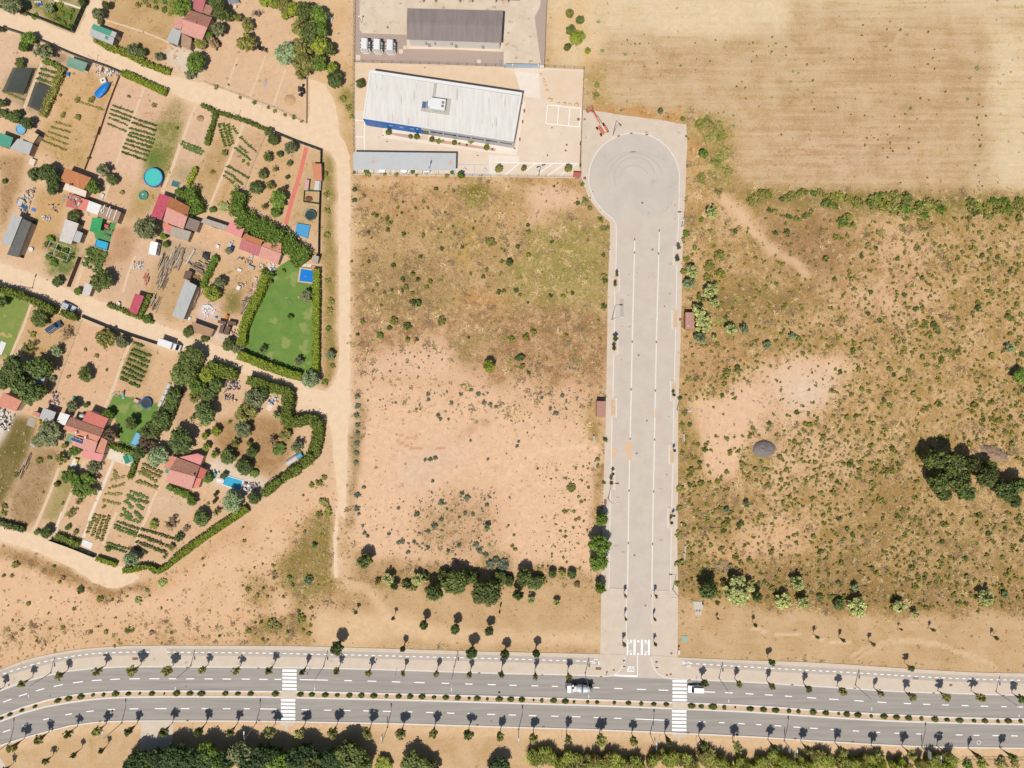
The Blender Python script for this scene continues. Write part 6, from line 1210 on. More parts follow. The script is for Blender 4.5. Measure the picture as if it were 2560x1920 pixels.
tag(MB().box(*O(228,468),0,0.9,0.45,0.9,0.0,0.04).build('concrete_block',block),'white concrete post block beside the left pavement','block')
tag(MB().box(*M(1575,235),0.12,1.0,0.6,1.4,-0.1,0.05).build('litter_bin',signw),'white bin at the edge of the right pavement','bin')
tag(MB().box(*M(1577,200),0.12,0.9,0.5,0.7,-0.1,0.05).build('litter_bin',mat('orange_plastic',(230,160,110),0.6)),'small orange bin above the white bin','bin')
sl=thing('concrete_chamber','pale concrete chamber lid with two round covers on the verge','chamber',(*V(165,1305),0))
MB().prism(V.pts([(133,1264),(195,1266),(193,1316),(184,1316),(183,1350),(144,1348),(143,1314),(134,1314)]),0,0.22).build('slab',block,sl)
for x in(154,172):MB().disc(*V(x,1322),0.22,0.25,0.36,None,14).build('cover',greyiron,sl)
tag(MB().box(*V(192,1278),0,0.8,0.4,0.5).build('cabinet',darkmetal),'dark box at the corner of the concrete chamber','cabinet')
teal=mat('teal_lid',(160,196,178),0.7,scale=3,c2=(148,184,168));tag(MB().prism(M.pts([(1606,102),(1652,100),(1650,156),(1607,156)]),0,0.12).build('access_hatch',teal),'pale green square hatch on the verge right of the junction','hatch')
brownroof=mat('brown_kiosk_roof',(198,150,132),0.85,scale=2,c2=(182,132,116))
def kiosk(name,label,pts,h,m,sh):
 r=[p for p in sh.pts(pts,h)];c_=cen(r);t=thing(name,label,'kiosk',(*c_,0));MB().prism(shrink(r,0.15),0,h).build('wall',brickred,t);MB().prism(r,h,h+0.12).build('roof',m,t)
 a,b=Vector(shrink(r,0.15)[0]),Vector(shrink(r,0.15)[1]);MB().bar((*a.lerp(b,0.3),0.9),(*a.lerp(b,0.7),0.9),0.3,1.7).build('door',galv,t);return t
kiosk('utility_kiosk','brown flat-roofed kiosk at the right edge of the plot',[(2056,236),(2130,238),(2126,368),(2052,366)],2.4,brownroof,RR)
kiosk('utility_kiosk','pinkish brown kiosk under pale trees right of the side road',[(756,888),(810,888),(818,1002),(756,1002)],2.4,mat('stained_kiosk_roof',(206,160,142),0.85,scale=0.8,c2=(178,128,116),wear=((232,196,172),0.8,0.6)),O)
fence('railing','dark metal railing in the bottom right corner',N.pts([(1720,1058),(2000,1058),(2225,1064)]),1.1,12,darkmetal,'rail')
def mound(name,label,cat,sh,x,y,rx,ry,h,m,rz=0.0,rough=0.25):
 rng=np.random.default_rng(int(x+y));V_=[];F_=[];n,k=22,7
 for i in range(k+1):
  u=i/k
  for j in range(n):
   a=2*math.pi*j/n;q_=(1-u)*(1+rng.uniform(-0.08,0.08));V_.append((sh.m(rx)*q_*math.cos(a),sh.m(ry)*q_*math.sin(a),h*(1-(1-u)**2)*(1+rng.uniform(-rough,rough)*(0<u<1))+0.002))
 for i in range(k):
  for j in range(n):F_.append((i*n+j,i*n+(j+1)%n,(i+1)*n+(j+1)%n,(i+1)*n+j))
 me=npmesh(name,V_,F_);me.materials.append(m);o=bpy.data.objects.new(name,me);col.objects.link(o);o.location=(*sh(x,y),0);o.rotation_euler=(0,0,rz);return tag(o,label,cat)
mound('gravel_heap','smooth grey heap of gravel on the scrub field','gravel heap',V,577,306,74,56,1.6,mat('grey_gravel_heap',(152,140,134),0.97,scale=4,c2=(134,124,120),bump=0.8,bscale=10))
def sticks(name,label,cat,sh,pts,n,m,l=(0.8,2.0),w=0.05,h=0.9,ang=None,spread=0.6,group=None,part='stick'):
 poly_=sh.pts(pts);c_=cen(poly_);t=thing(name,label,cat,(*c_,0),0,group);P_=sample(poly_,n)
 for i in range(n):
  a=(R.uniform(0,6.28)if ang is None else math.radians(ang)+R.gauss(0,spread));ll=R.uniform(*l)/2;z=R.uniform(0.05,h);x,y=P_[i]
  MB().bar((x-math.cos(a)*ll,y-math.sin(a)*ll,z+R.uniform(-0.1,0.1)*h),(x+math.cos(a)*ll,y+math.sin(a)*ll,z+R.uniform(-0.1,0.1)*h),w*R.uniform(0.7,1.4),w*0.7).build(part,m if not isinstance(m,(list,tuple))else R.choice(m),t)
 return t
brush=mat('dead_branches',(186,156,132),0.95,scale=3,c2=(150,120,98))
mound('brush_heap','low heap of dead grey-brown branches beside the big dark trees','brush heap',XX,1560,590,250,110,0.9,brush,math.radians(-22),0.5)
sticks('branch_heap','loose dead branches lying on the brush heap','branches',XX,[(1320,470),(1460,470),(1800,590),(1740,710),(1400,600)],110,[brush,mat('pale_branches',(206,178,150),0.95,scale=3)],(1.0,2.6),0.06,1.2,-20,0.5)
woodm=[mat('weathered_wood',(196,176,152),0.9,scale=3,c2=(170,148,124),stretch=(0.5,4,4)),mat('grey_wood',(170,154,138),0.9,scale=3,c2=(146,130,114)),mat('pale_wood',(218,200,176),0.9,scale=3,c2=(196,176,150))]
sticks('branch_heap','pale dead branches heaped above the trees at the bottom of the scrub field','branches',V,[(255,1030),(340,1010),(380,1040),(360,1090),(290,1080)],60,woodm,(0.8,2.2),0.06,0.6)
def prof(mb,pts,w0,w1=None,y0=0.0):
 zmin=min(z for x,z in pts);zmax=max(z for x,z in pts);n=len(pts);v=[]
 for s_ in(-1,1):
  for x,z in pts:
   w=w0 if w1 is None else w0+(w1-w0)*(z-zmin)/(zmax-zmin);v.append((x,s_*w/2+y0,z))
 mb.add(v,[tuple(range(n)),tuple(range(n,2*n))[::-1]]+[(i,(i+1)%n,n+(i+1)%n,n+i)for i in range(n)]);return mb
def wheels(t,xs,ytrack,r=0.32,w_=0.22,dual=False):
 for x in xs:
  for s_ in(-1,1):
   y=s_*ytrack/2
   wl=MB().tube([(x,y-w_/2,r),(x,y+w_/2,r)],r,16).local('wheel',rubber,t)
   MB().tube([(x,y+s_*w_/2-0.01,r),(x,y+s_*(w_/2+0.015),r)],r*0.6,12).local('rim',galv,wl)
def car(label,loc,rz,paintm,L_c=4.4,Wc=1.8,Hc=1.48,kind='hatch',cat='car',name='parked_car',group=None):
 t=thing(name,label,cat,(*loc,0),rz,group);h=L_c/2
 if kind=='van':body=[(-h,0.35),(-h,1.0),(-h+0.05,1.05),(h-1.0,1.05),(h-0.12,0.86),(h,0.6),(h,0.3),(-h+0.1,0.28)];cabin=[(-h+0.06,1.04),(-h+0.16,Hc),(h-1.72,Hc),(h-0.98,1.04)]
 else:body=[(-h,0.4),(-h+0.05,0.92),(-h+0.4,0.98),(h-1.25,0.95),(h-0.2,0.78),(h,0.55),(h,0.3),(-h+0.1,0.28)];cabin=[(-h+0.25,0.96),(-h+0.75,Hc),(h-2.05,Hc),(h-1.2,0.94)]
 prof(MB(),body,Wc).local('body',paintm,t,bevel=0.12)
 prof(MB(),cabin,Wc*0.93,Wc*0.76).local('cabin',paintm,t,bevel=0.06)
 (bx,bz),(rx,rz_),(fx,fz),(wx_,wz)=cabin
 def glass(name_,quad,off):MB().add([Vector(p)+Vector(off)for p in quad],[(0,1,2,3)]).local(name_,glassd,t)
 wa,wb=Wc*0.93/2*0.92,Wc*0.76/2*0.94
 glass('windscreen',[(wx_-0.05,-wa,wz+0.05),(wx_-0.05,wa,wz+0.05),(fx+0.06,wb,fz-0.04),(fx+0.06,-wb,fz-0.04)],(0.03,0,0.03))
 glass('rear_window',[(bx+0.1*(kind!='van'),-wa,bz+0.1),(bx+0.1*(kind!='van'),wa,bz+0.1),(rx-0.03,wb,rz_-0.06),(rx-0.03,-wb,rz_-0.06)],(-0.03,0,0.02))
 for s_ in(-1,1):
  n=3 if kind=='van' else 2;x0,x1=bx+0.35,wx_-0.3;u0,u1=rx+0.15,fx-0.05
  for k in range(n):
   a,b=k/n+0.02,(k+1)/n-0.02;q=lambda p,q_,t_:p+(q_-p)*t_
   glass('side_window',[(q(x0,x1,a),s_*(Wc*0.465-0.015),bz+0.08),(q(x0,x1,b),s_*(Wc*0.465-0.015),bz+0.08),(q(u0,u1,b),s_*(Wc*0.38+0.02),rz_-0.1),(q(u0,u1,a),s_*(Wc*0.38+0.02),rz_-0.1)],(0,s_*0.02,0.01))
  MB().box(wx_-0.45,s_*(Wc/2+0.09),0.95,1.1,0.12,0.2).local('mirror',paintm,t)
  MB().box(h-0.08,s_*Wc*0.36,0.58,0.72,0.14,0.36).local('headlight',lampwhite,t);MB().box(-h+0.02,s_*Wc*0.4,0.65,0.9,0.06,0.2).local('tail_light',mat('tail_red',(150,20,16),0.4),t)
 MB().box(h-0.02,0,0.3,0.5,0.1,Wc*0.9).local('bumper',darkmetal,t)
 wheels(t,(-h+0.8,h-0.85),Wc-0.16)
 return t
def heading(sh,a,b):p,q=sh(*a),sh(*b);return math.atan2(q[1]-p[1],q[0]-p[0])
carwhite=mat('car_paint_white',(0.80,0.80,0.79),0.25,scale=0.5,raw=True,spec=0.5,c2=(0.78,0.78,0.77));carsilver=mat('car_paint_silver',(214,220,230),0.3,scale=0.5,metal=0.05,spec=0.5);carblue=mat('car_paint_navy',(84,98,124),0.3,scale=0.5,metal=0.05,spec=0.5)
ZV=Sheet(1700,1680,22.12)
car('white people carrier driving left on the avenue after the zebra crossing',ZV(880,950,0.8),heading(S0,(1880,1731),(1700,1726)),carwhite,4.85,1.95,1.85,'van','van','van')
car('silver car parked on the dirt lane beside the conifer hedge',E(836,618,0.7),heading(E,(745,580),(925,662)),carsilver,4.6,1.85)
car('dark blue car parked on dry soil in an allotment',E(662,868,0.7),heading(E,(560,935),(770,800)),carblue,4.9,1.9,1.6,'van','car')
for i,x in enumerate((345,540,740)):car('{} car from the left, nose showing below the carport'.format(ordinal(i)),I(x,1482),-math.pi/2+0.02,carwhite if i<2 else carsilver,4.3,1.75,group='cars under the carport')
g=F(-20,1085,1.2);rz=heading(E,(1960,1040),(2190,1120));t=thing('box_lorry','white box lorry parked on the dirt lane by the hedge','lorry',(*g,0),rz)
MB().box(-1.0,0,0.75,2.75,4.3,2.05).local('cargo_box',whitep,t,bevel=0.05);MB().box(-0.2,0,0.45,0.75,6.0,1.0).local('chassis',darkmetal,t)
prof(MB(),[(1.3,0.4),(1.3,2.1),(2.2,2.1),(2.75,1.25),(3.15,1.1),(3.2,0.4)],1.95,1.8).local('cab',whitep,t,bevel=0.08)
MB().add([(2.8,-0.85,1.27),(2.8,0.85,1.27),(2.25,0.8,2.06),(2.25,-0.8,2.06)],[(0,1,2,3)]).local('windscreen',glassd,t);wheels(t,(-2.0,2.2),1.75,0.38,0.25)
for s_ in(-1,1):MB().box(3.15,s_*0.7,0.7,0.9,0.1,0.35).local('headlight',lampwhite,t)
ZM=Sheet(1400,1670,18.433)
g=ZM(900,880,1.0);rz=heading(S0,(1550,1718),(1380,1714));t=thing('mixer_lorry','concrete mixer lorry with white drum and blue band on the avenue','lorry',(*g,0),rz)
MB().box(0.2,0,0.7,1.05,8.2,1.1).local('chassis',darkmetal,t)
prof(MB(),[(2.55,0.6),(2.55,2.75),(3.9,2.75),(4.05,1.6),(4.1,0.6)],2.35,2.2).local('cab',whitep,t,bevel=0.1)
MB().add([(4.08,-1.05,1.65),(4.08,1.05,1.65),(3.95,1.0,2.6),(3.95,-1.0,2.6)],[(0,1,2,3)]).local('windscreen',glassd,t)
for s_ in(-1,1):
 MB().box(3.85,s_*1.35,1.5,2.2,0.2,0.25).local('mirror',darkmetal,t);MB().box(4.08,s_*0.85,0.7,0.95,0.1,0.4).local('headlight',lampwhite,t)
MB().box(1.95,0.5,1.05,2.3,0.55,1.0).local('engine_housing',galv,t);MB().box(2.1,-0.7,1.05,2.0,0.5,0.6).local('exhaust',galv,t)
MB().tube([(1.35,-0.75,2.1),(1.35,0.75,2.1)],0.42,14).local('water_tank',whitep,t)
dx=[(1.0,1.75,0.75),(0.75,1.8,1.0),(-0.55,1.95,1.18),(-0.95,2.0,1.17),(-2.1,2.2,0.92),(-3.0,2.35,0.62)]
MB().tube([(x,0,z)for x,z,r in dx[:3]],[r for x,z,r in dx[:3]],24).local('drum',whitep,t,smooth=True)
MB().tube([(x,0,z)for x,z,r in dx[3:]],[r for x,z,r in dx[3:]],24).local('drum',whitep,t,smooth=True)
MB().tube([(x,0,z)for x,z,r in dx[2:4]],[r+0.01 for x,z,r in dx[2:4]],24).local('drum_band',mat('mixer_blue',(10,128,214),0.4),t,smooth=True)
MB().tube([(-3.05,0,2.35),(-3.5,0,2.9)],[0.4,0.6],14).local('hopper',galv,t);MB().tube([(-3.3,-0.1,1.9),(-4.4,-0.2,1.1)],[0.28,0.2],10).local('chute',whitep,t);MB().box(-3.5,0,0.7,2.2,0.25,1.6).local('rear_frame',darkmetal,t)
wheels(t,(3.2,1.7,-1.6,-2.9),2.1,0.5,0.32)
orange=mat('boom_orange',(240,136,104),0.5,scale=1,c2=(226,118,90));cream=mat('boom_cream',(246,232,200),0.5,scale=1)
g=J(455,575,0.8);rz=heading(J,(480,600),(300,310));t=thing('boom_lift','orange and cream boom lift parked on the concrete above the turning circle','boom lift',(*g,0),rz)
MB().box(0,0,0.55,1.0,2.6,1.7).local('chassis',orange,t,bevel=0.05);MB().disc(-0.1,0,1.0,1.25,0.9,None,20).local('turntable',orange,t)
MB().box(-0.6,0.72,1.2,2.0,2.0,0.62).local('engine_cover',orange,t,bevel=0.1);MB().box(-0.6,-0.72,1.2,1.9,1.8,0.6).local('counterweight',orange,t,bevel=0.1)
for x in(-1.15,1.15):MB().box(x,0,0.4,0.62,0.3,2.4).local('axle',orange,t)
wheels(t,(-1.15,1.15),2.35,0.46,0.36)
MB().bar((-1.6,0,2.1),(3.6,0,2.35),0.5,0.5).local('boom',cream,t);MB().bar((1.5,0.1,2.35),(5.3,0.1,2.5),0.34,0.34).local('boom_extension',orange,t)
MB().bar((5.2,0,2.5),(6.2,0.2,1.6),0.3,0.3).local('jib',orange,t)
bk=MB().box(7.0,0.2,0.6,0.68,0.9,2.2).local('basket',brownroof,t)
for x in(6.55,7.45):
 for z in(1.15,1.65):MB().bar((x,-0.9,z),(x,1.3,z),0.06).local('basket_rail',orange,bk)
for y in(-0.9,1.3):
 for z in(1.15,1.65):MB().bar((6.55,y,z),(7.45,y,z),0.06).local('basket_rail',orange,bk)
 for x in(6.55,7.45):MB().bar((x,y,0.65),(x,y,1.65),0.06).local('basket_post',orange,bk)
terracotta=mat('terracotta_tile',(226,158,132),0.85,scale=1.2,c2=(208,136,110),wear=((232,176,150),2.2,0.62))
oldtile=mat('old_brown_tile',(190,138,116),0.9,scale=1.5,c2=(166,114,94),wear=((212,168,144),2.5,0.6))
orangetile=mat('orange_brown_tile',(202,134,84),0.85,scale=0.5,c2=(186,116,82),wear=((216,150,92),0.6,0.58))
pinktile=mat('pink_tile',(228,170,154),0.85,scale=1.5,c2=(212,148,132),wear=((238,186,168),2.4,0.62))
pinkmetal=mat('pink_sheet',(238,156,150),0.6,scale=0.8,c2=(228,144,138));rosemetal=mat('rose_sheet',(206,122,122),0.6,scale=0.8,c2=(190,108,110));crimson=mat('crimson_sheet',(206,98,114),0.55,scale=0.8,c2=(190,70,90))
redsheet=mat('red_sheet',(216,122,106),0.6,scale=1.0,c2=(198,104,90));salmon=mat('salmon_sheet',(234,154,134),0.6,scale=1.0,c2=(222,120,100))
greysheet=mat('grey_sheet',(198,198,194),0.6,scale=0.8,c2=(182,182,178),stretch=(2,0.4,1));palesheet=mat('pale_sheet',(226,220,212),0.6,scale=0.8,c2=(206,196,186),wear=((190,160,144),0.9,0.68));darksheet=mat('dark_grey_sheet',(120,118,112),0.8,scale=0.8,c2=(98,98,94));whitesheet=mat('white_sheet',(246,243,238),0.5,scale=0.8,c2=(236,232,226))
rustsheet=mat('rusty_brown_sheet',(192,160,132),0.85,scale=0.8,c2=(170,136,108),wear=((206,140,96),0.9,0.66));fibre=mat('grey_fibre_cement',(196,184,166),0.9,scale=0.9,c2=(174,160,144));brownsheet=mat('brown_fibre_cement',(158,140,128),0.9,scale=0.9,c2=(138,120,110));woodroof=mat('dark_wood_boards',(132,108,94),0.9,scale=2,c2=(106,84,72))
tealsheet=mat('teal_sheet',(86,168,140),0.6,scale=0.9,c2=(76,152,128));tarpgreen=mat('green_tarp',(70,176,104),0.6,scale=0.8,c2=(52,158,90));tarpteal=mat('faded_teal_tarp',(136,172,148),0.7,scale=0.8,c2=(122,158,138));tarpblue=mat('blue_tarp',(28,138,220),0.5,scale=1.2,c2=(22,122,206));creamslab=mat('cream_slab',(244,228,208),0.9,scale=0.8,c2=(236,216,192))
render_=mat('cream_render',(226,206,180),0.9,scale=1,c2=(210,188,160));blockwall=mat('hollow_block_wall',(196,178,158),0.95,scale=2,c2=(178,158,138));orangem=mat('orange_plastic2',(236,120,70),0.5)
def section(t,sh,pts,h,m,rise=0.35,wm=None,pitch=0.5,amp=0.045,over=0.25,roof_name='roof'):
 z=(h,h,h+rise,h+rise);r=[(*sh(x,y,z[i]),z[i])for i,(x,y)in enumerate(pts)]
 MB().prism(shrink([p[:2]for p in r],over),0,[q-0.1 for q in z]).build('wall',wm or render_,t)
 MB().ribbed(r[0],r[1],r[2],r[3],pitch,amp).build(roof_name,m,t)
def gable(t,sh,ea,rg,eb,h,m,rise=0.9,wm=None,m2=None,pitch=0.42,amp=0.05):
 a=[(*sh(x,y,h),h)for x,y in ea];b=[(*sh(x,y,h),h)for x,y in eb];r=[(*sh(x,y,h+rise),h+rise)for x,y in rg]
 W_=shrink([a[0][:2],a[1][:2],b[1][:2],b[0][:2]],0.3);mb=MB().prism(W_,0,h-0.06)
 mb.add([(*W_[0],h-0.06),(*W_[3],h-0.06),(r[0][0],r[0][1],h+rise-0.15),(*W_[1],h-0.06),(*W_[2],h-0.06),(r[1][0],r[1][1],h+rise-0.15)],[(0,1,2),(3,5,4)])
 mb.build('wall',wm or render_,t)
 MB().ribbed(a[0],a[1],r[1],r[0],pitch,amp).build('roof_slope',m,t);MB().ribbed(b[0],b[1],r[1],r[0],pitch,amp).build('roof_slope',m2 or m,t)
 MB().bar(r[0],r[1],0.3,0.14).build('ridge',m,t)
 p,q=Vector(W_[3]),Vector(W_[2]);MB().bar((*p.lerp(q,0.4),1.0),(*p.lerp(q,0.52),1.0),0.2,2.0).build('door',woodroof,t)
 for u in(0.15,0.72):MB().bar((*p.lerp(q,u),1.5),(*p.lerp(q,u+0.12),1.5),0.2,0.9).build('window',glassd,t)
def hut(label,sh,pts,h,m,rise=0.3,name='shed',cat='shed',wm=None,pitch=0.5,group=None,door=True):
 c_=cen([sh(x,y,h)for x,y in pts]);t=thing(name,label,cat,(*c_,0),0,group);section(t,sh,pts,h,m,rise,wm or blockwall,pitch)
 if door:
  w=shrink([sh(x,y,h)for x,y in pts],0.25);p,q=Vector(w[0]),Vector(w[1]);MB().bar((*p.lerp(q,0.4),0.95),(*p.lerp(q,0.62),0.95),0.16,1.85).build('door',woodroof,t)
 return t
def canopy(label,sh,pts,h,m,name='canopy',cat='canopy',sag=0.15):
 r=[Vector((*sh(x,y,h),h))for x,y in pts];c_=cen(r);t=thing(name,label,cat,(*c_,0));n=6;mb=MB();g=[]
 for i in range(n+1):
  for j in range(n+1):
   u,v=i/n,j/n;p=r[0].lerp(r[1],u).lerp(r[3].lerp(r[2],u),v);g.append((p.x,p.y,p.z-sag*math.sin(u*3.14)*math.sin(v*3.14)+R.uniform(-0.03,0.03)))
 o=MB().add(g+[(x,y,z-0.03)for x,y,z in g],[(i*(n+1)+j,(i+1)*(n+1)+j,(i+1)*(n+1)+j+1,i*(n+1)+j+1)for i in range(n)for j in range(n)]+[((n+1)**2+i*(n+1)+j,(n+1)**2+i*(n+1)+j+1,(n+1)**2+(i+1)*(n+1)+j+1,(n+1)**2+(i+1)*(n+1)+j)for i in range(n)for j in range(n)]).build('sheet',m,t)
 for p in r:MB().box(p.x*0.999,p.y,0,h-0.02,0.07,0.07).build('pole',galv,t)
 return t
water=mat('pool_water_turquoise',(96,214,200),0.06,scale=3,c2=(84,206,196),spec=0.5,bump=0.05);waterb=mat('pool_water_blue',(30,134,222),0.06,scale=5,c2=(44,142,230),spec=0.5,bump=0.05);waterc=mat('pool_water_cyan',(60,178,214),0.06,scale=4,c2=(80,192,222),spec=0.5,bump=0.05);waterp=mat('pool_water_pale',(150,196,226),0.06,scale=4,c2=(120,190,222),spec=0.5)
def rect_pool(label,sh,pts,wm,rimm,h=0.0,rim=0.3,wz=-0.02,name='swimming_pool'):
 p=sh.pts(pts,h);c_=cen(p);t=thing(name,label,'pool',(*c_,0));mb=MB();n=len(p);o=[tuple(Vector(c_)+(Vector(q)-Vector(c_))*(1+rim/(Vector(q)-Vector(c_)).length*1.3))for q in p]
 for i in range(n):MB().prism([p[i],p[(i+1)%n],o[(i+1)%n],o[i]],0.0,h+0.06).build('coping',rimm,t)
 MB().poly(p,max(0.02,h+wz)).build('water',wm,t)
 a,b=Vector(p[0]),Vector(p[1])
 for k in(0,1):MB().tube([(*a.lerp(b,0.1+k*0.08),h),(*a.lerp(b,0.1+k*0.08),h+0.6)],0.03,5).build('ladder_rail',galv,t)
 return t
def round_pool(label,sh,x,y,r,h,wm,wallm,rimm):
 g=sh(x,y,h);q=sh.m(r);t=thing('round_pool',label,'pool',(*g,0));MB().ring(*g,0.005,h,q-0.08,q,32).build('pool_wall',wallm,t);MB().ring(*g,h,h+0.06,q-0.16,q+0.1,32).build('rim',rimm,t);MB().disc(*g,0.01,h-0.12,q-0.1,None,32).build('water',wm,t)
 for k in range(10):a=k*0.628;MB().box(g[0]+(q+0.05)*math.cos(a),g[1]+(q+0.05)*math.sin(a),0,h,0.09,0.09,a).build('leg',galv,t)
 return t
matblack=mat('trampoline_mat',(0.035,0.037,0.042),0.7,scale=3,raw=True)
def trampoline(label,sh,x,y,r,padm,h=0.75):
 g=sh(x,y,h);q=sh.m(r);t=thing('trampoline',label,'trampoline',(*g,0));MB().disc(*g,h-0.02,h,q*0.82,None,28).build('mat',matblack,t);MB().ring(*g,h-0.04,h+0.05,q*0.8,q,28).build('spring_pad',padm,t)
 for k in range(6):
  a=k*1.047+0.3;px_,py_=g[0]+q*math.cos(a),g[1]+q*math.sin(a);MB().tube([(px_,py_,0),(px_,py_,h)],0.04,5).build('leg',galv,t);MB().tube([(px_+0.06*math.cos(a),py_+0.06*math.sin(a),0.2),(px_,py_,2.3)],0.03,5).build('net_pole',padm,t)
 MB().ring(*g,2.25,2.3,q-0.02,q+0.02,28).build('net_ring',padm,t);return t
def path(sh,line,w,m,z=0.009,amp=0.03):a,b=strip(smoothline(sh.pts(line),3),-w/2,w/2);return struct('garden_path',MB().poly(a+b[::-1],z+R.uniform(0,0.002)),m)
pathm=mat('beige_path',(238,210,176),0.95,scale=0.8,c2=(228,196,160));pathw=mat('pale_cement_path',(246,230,210),0.92,scale=0.8,c2=(238,218,194));pathr=mat('red_painted_path',(238,138,120),0.85,scale=0.9,c2=(226,122,104))
def croprow(label,sh,a,b,r,h=0.6,leaf='crop',group=None):
 p,q=Vector(sh(*a)),Vector(sh(*b));n=max(3,int((q-p).length/(sh.m(r)*1.25)));V_=[];F_=[];k=0
 for i in range(n+1):
  me=R.choice(CROWN['tiny']);v=np.empty(len(me.vertices)*3,np.float32);me.vertices.foreach_get('co',v);f=np.empty(len(me.loops),np.int32);me.loops.foreach_get('vertex_index',f);v=v.reshape(-1,3);c_=p.lerp(q,i/n);s_=sh.m(r)*R.uniform(0.75,1.2)
  V_.append(v*np.array([s_,s_,h*0.6])+np.array([c_.x-p.x+R.uniform(-0.06,0.06),c_.y-p.y+R.uniform(-0.06,0.06),h*0.42]));F_.append(f.reshape(-1,4)+k);k+=len(v)
 me=npmesh('crop_row',np.concatenate(V_),np.concatenate(F_));me.materials.append(LEAF[leaf]);o=bpy.data.objects.new('crop_row',me);col.objects.link(o);o.location=(p.x,p.y,0);return tag(o,label,'crop row',group)
def crops(desc,sh,rows,r,h=0.6,leaf='crop',group=None):
 for i,(a,b)in enumerate(rows):croprow('{} {}'.format(ordinal(i),desc),sh,a,b,r,h,leaf,group or desc)
def gtrees(area,items):
 seen={}
 for it in sorted(items,key=lambda t:t[0](t[1],t[2])[0]):
  sh,x,y,r,h,kd,lf,d=it;i=seen.get(d,0);seen[d]=i+1
  plant_l='{} {} from the left {}'.format(ordinal(i),d,area);tree(sh,x,y,r,h,kd,lf,plant_l,d.replace('-','_').split()[-2]+'_tree' if False else 'tree',d+' '+area,crownfrac=0.8)
junkm=[whitesheet,palesheet,mat('junk_grey',(176,170,164),0.8),mat('junk_rust',(170,120,92),0.8),mat('junk_blue',(86,120,168),0.6),mat('junk_dark',(74,70,70),0.8),block,mat('junk_red',(200,84,76),0.7)]
def junk(label,sh,pts,n,s_=(0.25,0.8),mats=None,name='junk_heap',cat='junk heap',h=0.6,group=None):
 poly_=sh.pts(pts);t=thing(name,label,cat,(*cen(poly_),0),0,group)
 for x,y in sample(poly_,n):
  w,d=R.uniform(*s_),R.uniform(*s_);z=R.uniform(0,0.15);MB().box(x,y,z,z+R.uniform(0.08,h),w,d,R.uniform(0,3.14),R.uniform(0,0.05)).build('piece',R.choice(mats or junkm),t)
def thing_box(label,cat,name,sh,x,y,w,d,h,m,ang=-22,z0=0.0,bevel=0.04):return tag(MB().box(*sh(x,y,h),z0,z0+h,sh.m(w),sh.m(d),math.radians(ang),0.02).build(name,m,None,bevel=bevel),label,cat)
screen=mat('dark_green_screen',(60,78,66),0.9,scale=2,c2=(48,62,54));cpost=mat('concrete_post',(206,196,182),0.9,scale=3)
fence('screen_fence','dark screened fence along the first dirt lane, upper left',A.pts([(-60,85),(240,150),(480,232),(905,405)]),1.7,12,cpost,'screen',screen)
fence('screen_fence','dark screened fence beside the side track at the top left',A.pts([(915,400),(1010,180),(1100,-20)]),1.9,6,cpost,'screen',screen)
fence('screen_fence','screened garden fence below the first lane, left of the clipped hedge',A.pts([(30,345),(300,430),(560,525),(860,660),(1080,745),(1330,830),(1500,905)]),1.5,16,cpost,'screen',mat('grey_screen',(110,108,100),0.9))
fence('screen_fence','dark screened fence at the top right of the row of gardens',D.pts([(1250,62),(1500,165),(1832,285)]),1.6,8,cpost,'screen',screen)
fence('screen_fence','long dark screened fence beside the vertical dirt track',D.pts([(1832,285),(1822,700),(1806,1200),(1800,1640)]),1.8,14,cpost,'screen',screen)
fence('wire_fence','low wire fence with weeds along the fallow plots at the first lane',B.pts([(400,1005),(950,1205),(1240,1310),(1650,1510)]),1.1,12,cpost)
fence('block_wall','pale low wall at the right of the fallow plots',B.pts([(1652,950),(1648,1500)]),1.0,4,cpost,'screen',mat('pale_wall',(222,206,180),0.9))
fence('wire_fence','wire fence with concrete posts between crop garden and orchard',D.pts([(1150,90),(1060,290),(960,545),(880,760)]),1.6,5,cpost)
fence('screen_fence','dark fence along the second lane below the parked silver car',E.pts([(1000,740),(1330,875),(1640,985),(1950,1085)]),1.6,9,cpost,'screen',screen)
fence('wire_fence','wire fence between car garden and fallow garden',E.pts([(1000,800),(860,1160),(740,1480),(690,1640)]),1.2,8,cpost)
fence('screen_fence','dark green netting fence at the lower left gardens by the third lane',T.pts([(330,175),(470,225),(620,285)]),1.6,7,cpost,'screen',mat('green_net',(58,96,76),0.9))
fence('garden_wall','thin brown fence beside the boat garden',A.pts([(1465,940),(1330,1290),(1215,1650)]),0.8,7,cpost,'screen',mat('brown_wall',(146,106,88),0.9))
fence('garden_wall','thin brown fence between pale plot and weedy plot',C.pts([(1230,-10),(1140,260),(1045,510)]),0.8,6,cpost,'screen',MATS['brown_wall'])
fence('wire_fence','dark fence right of the barns at the left edge',C.pts([(445,1130),(380,1330),(290,1590)]),1.6,4,cpost,'screen',screen)
fence('timber_wall','dark board wall between the vine garden and the narrow path',E.pts([(1000,20),(930,200),(860,380)]),1.9,4,cpost,'screen',woodroof)
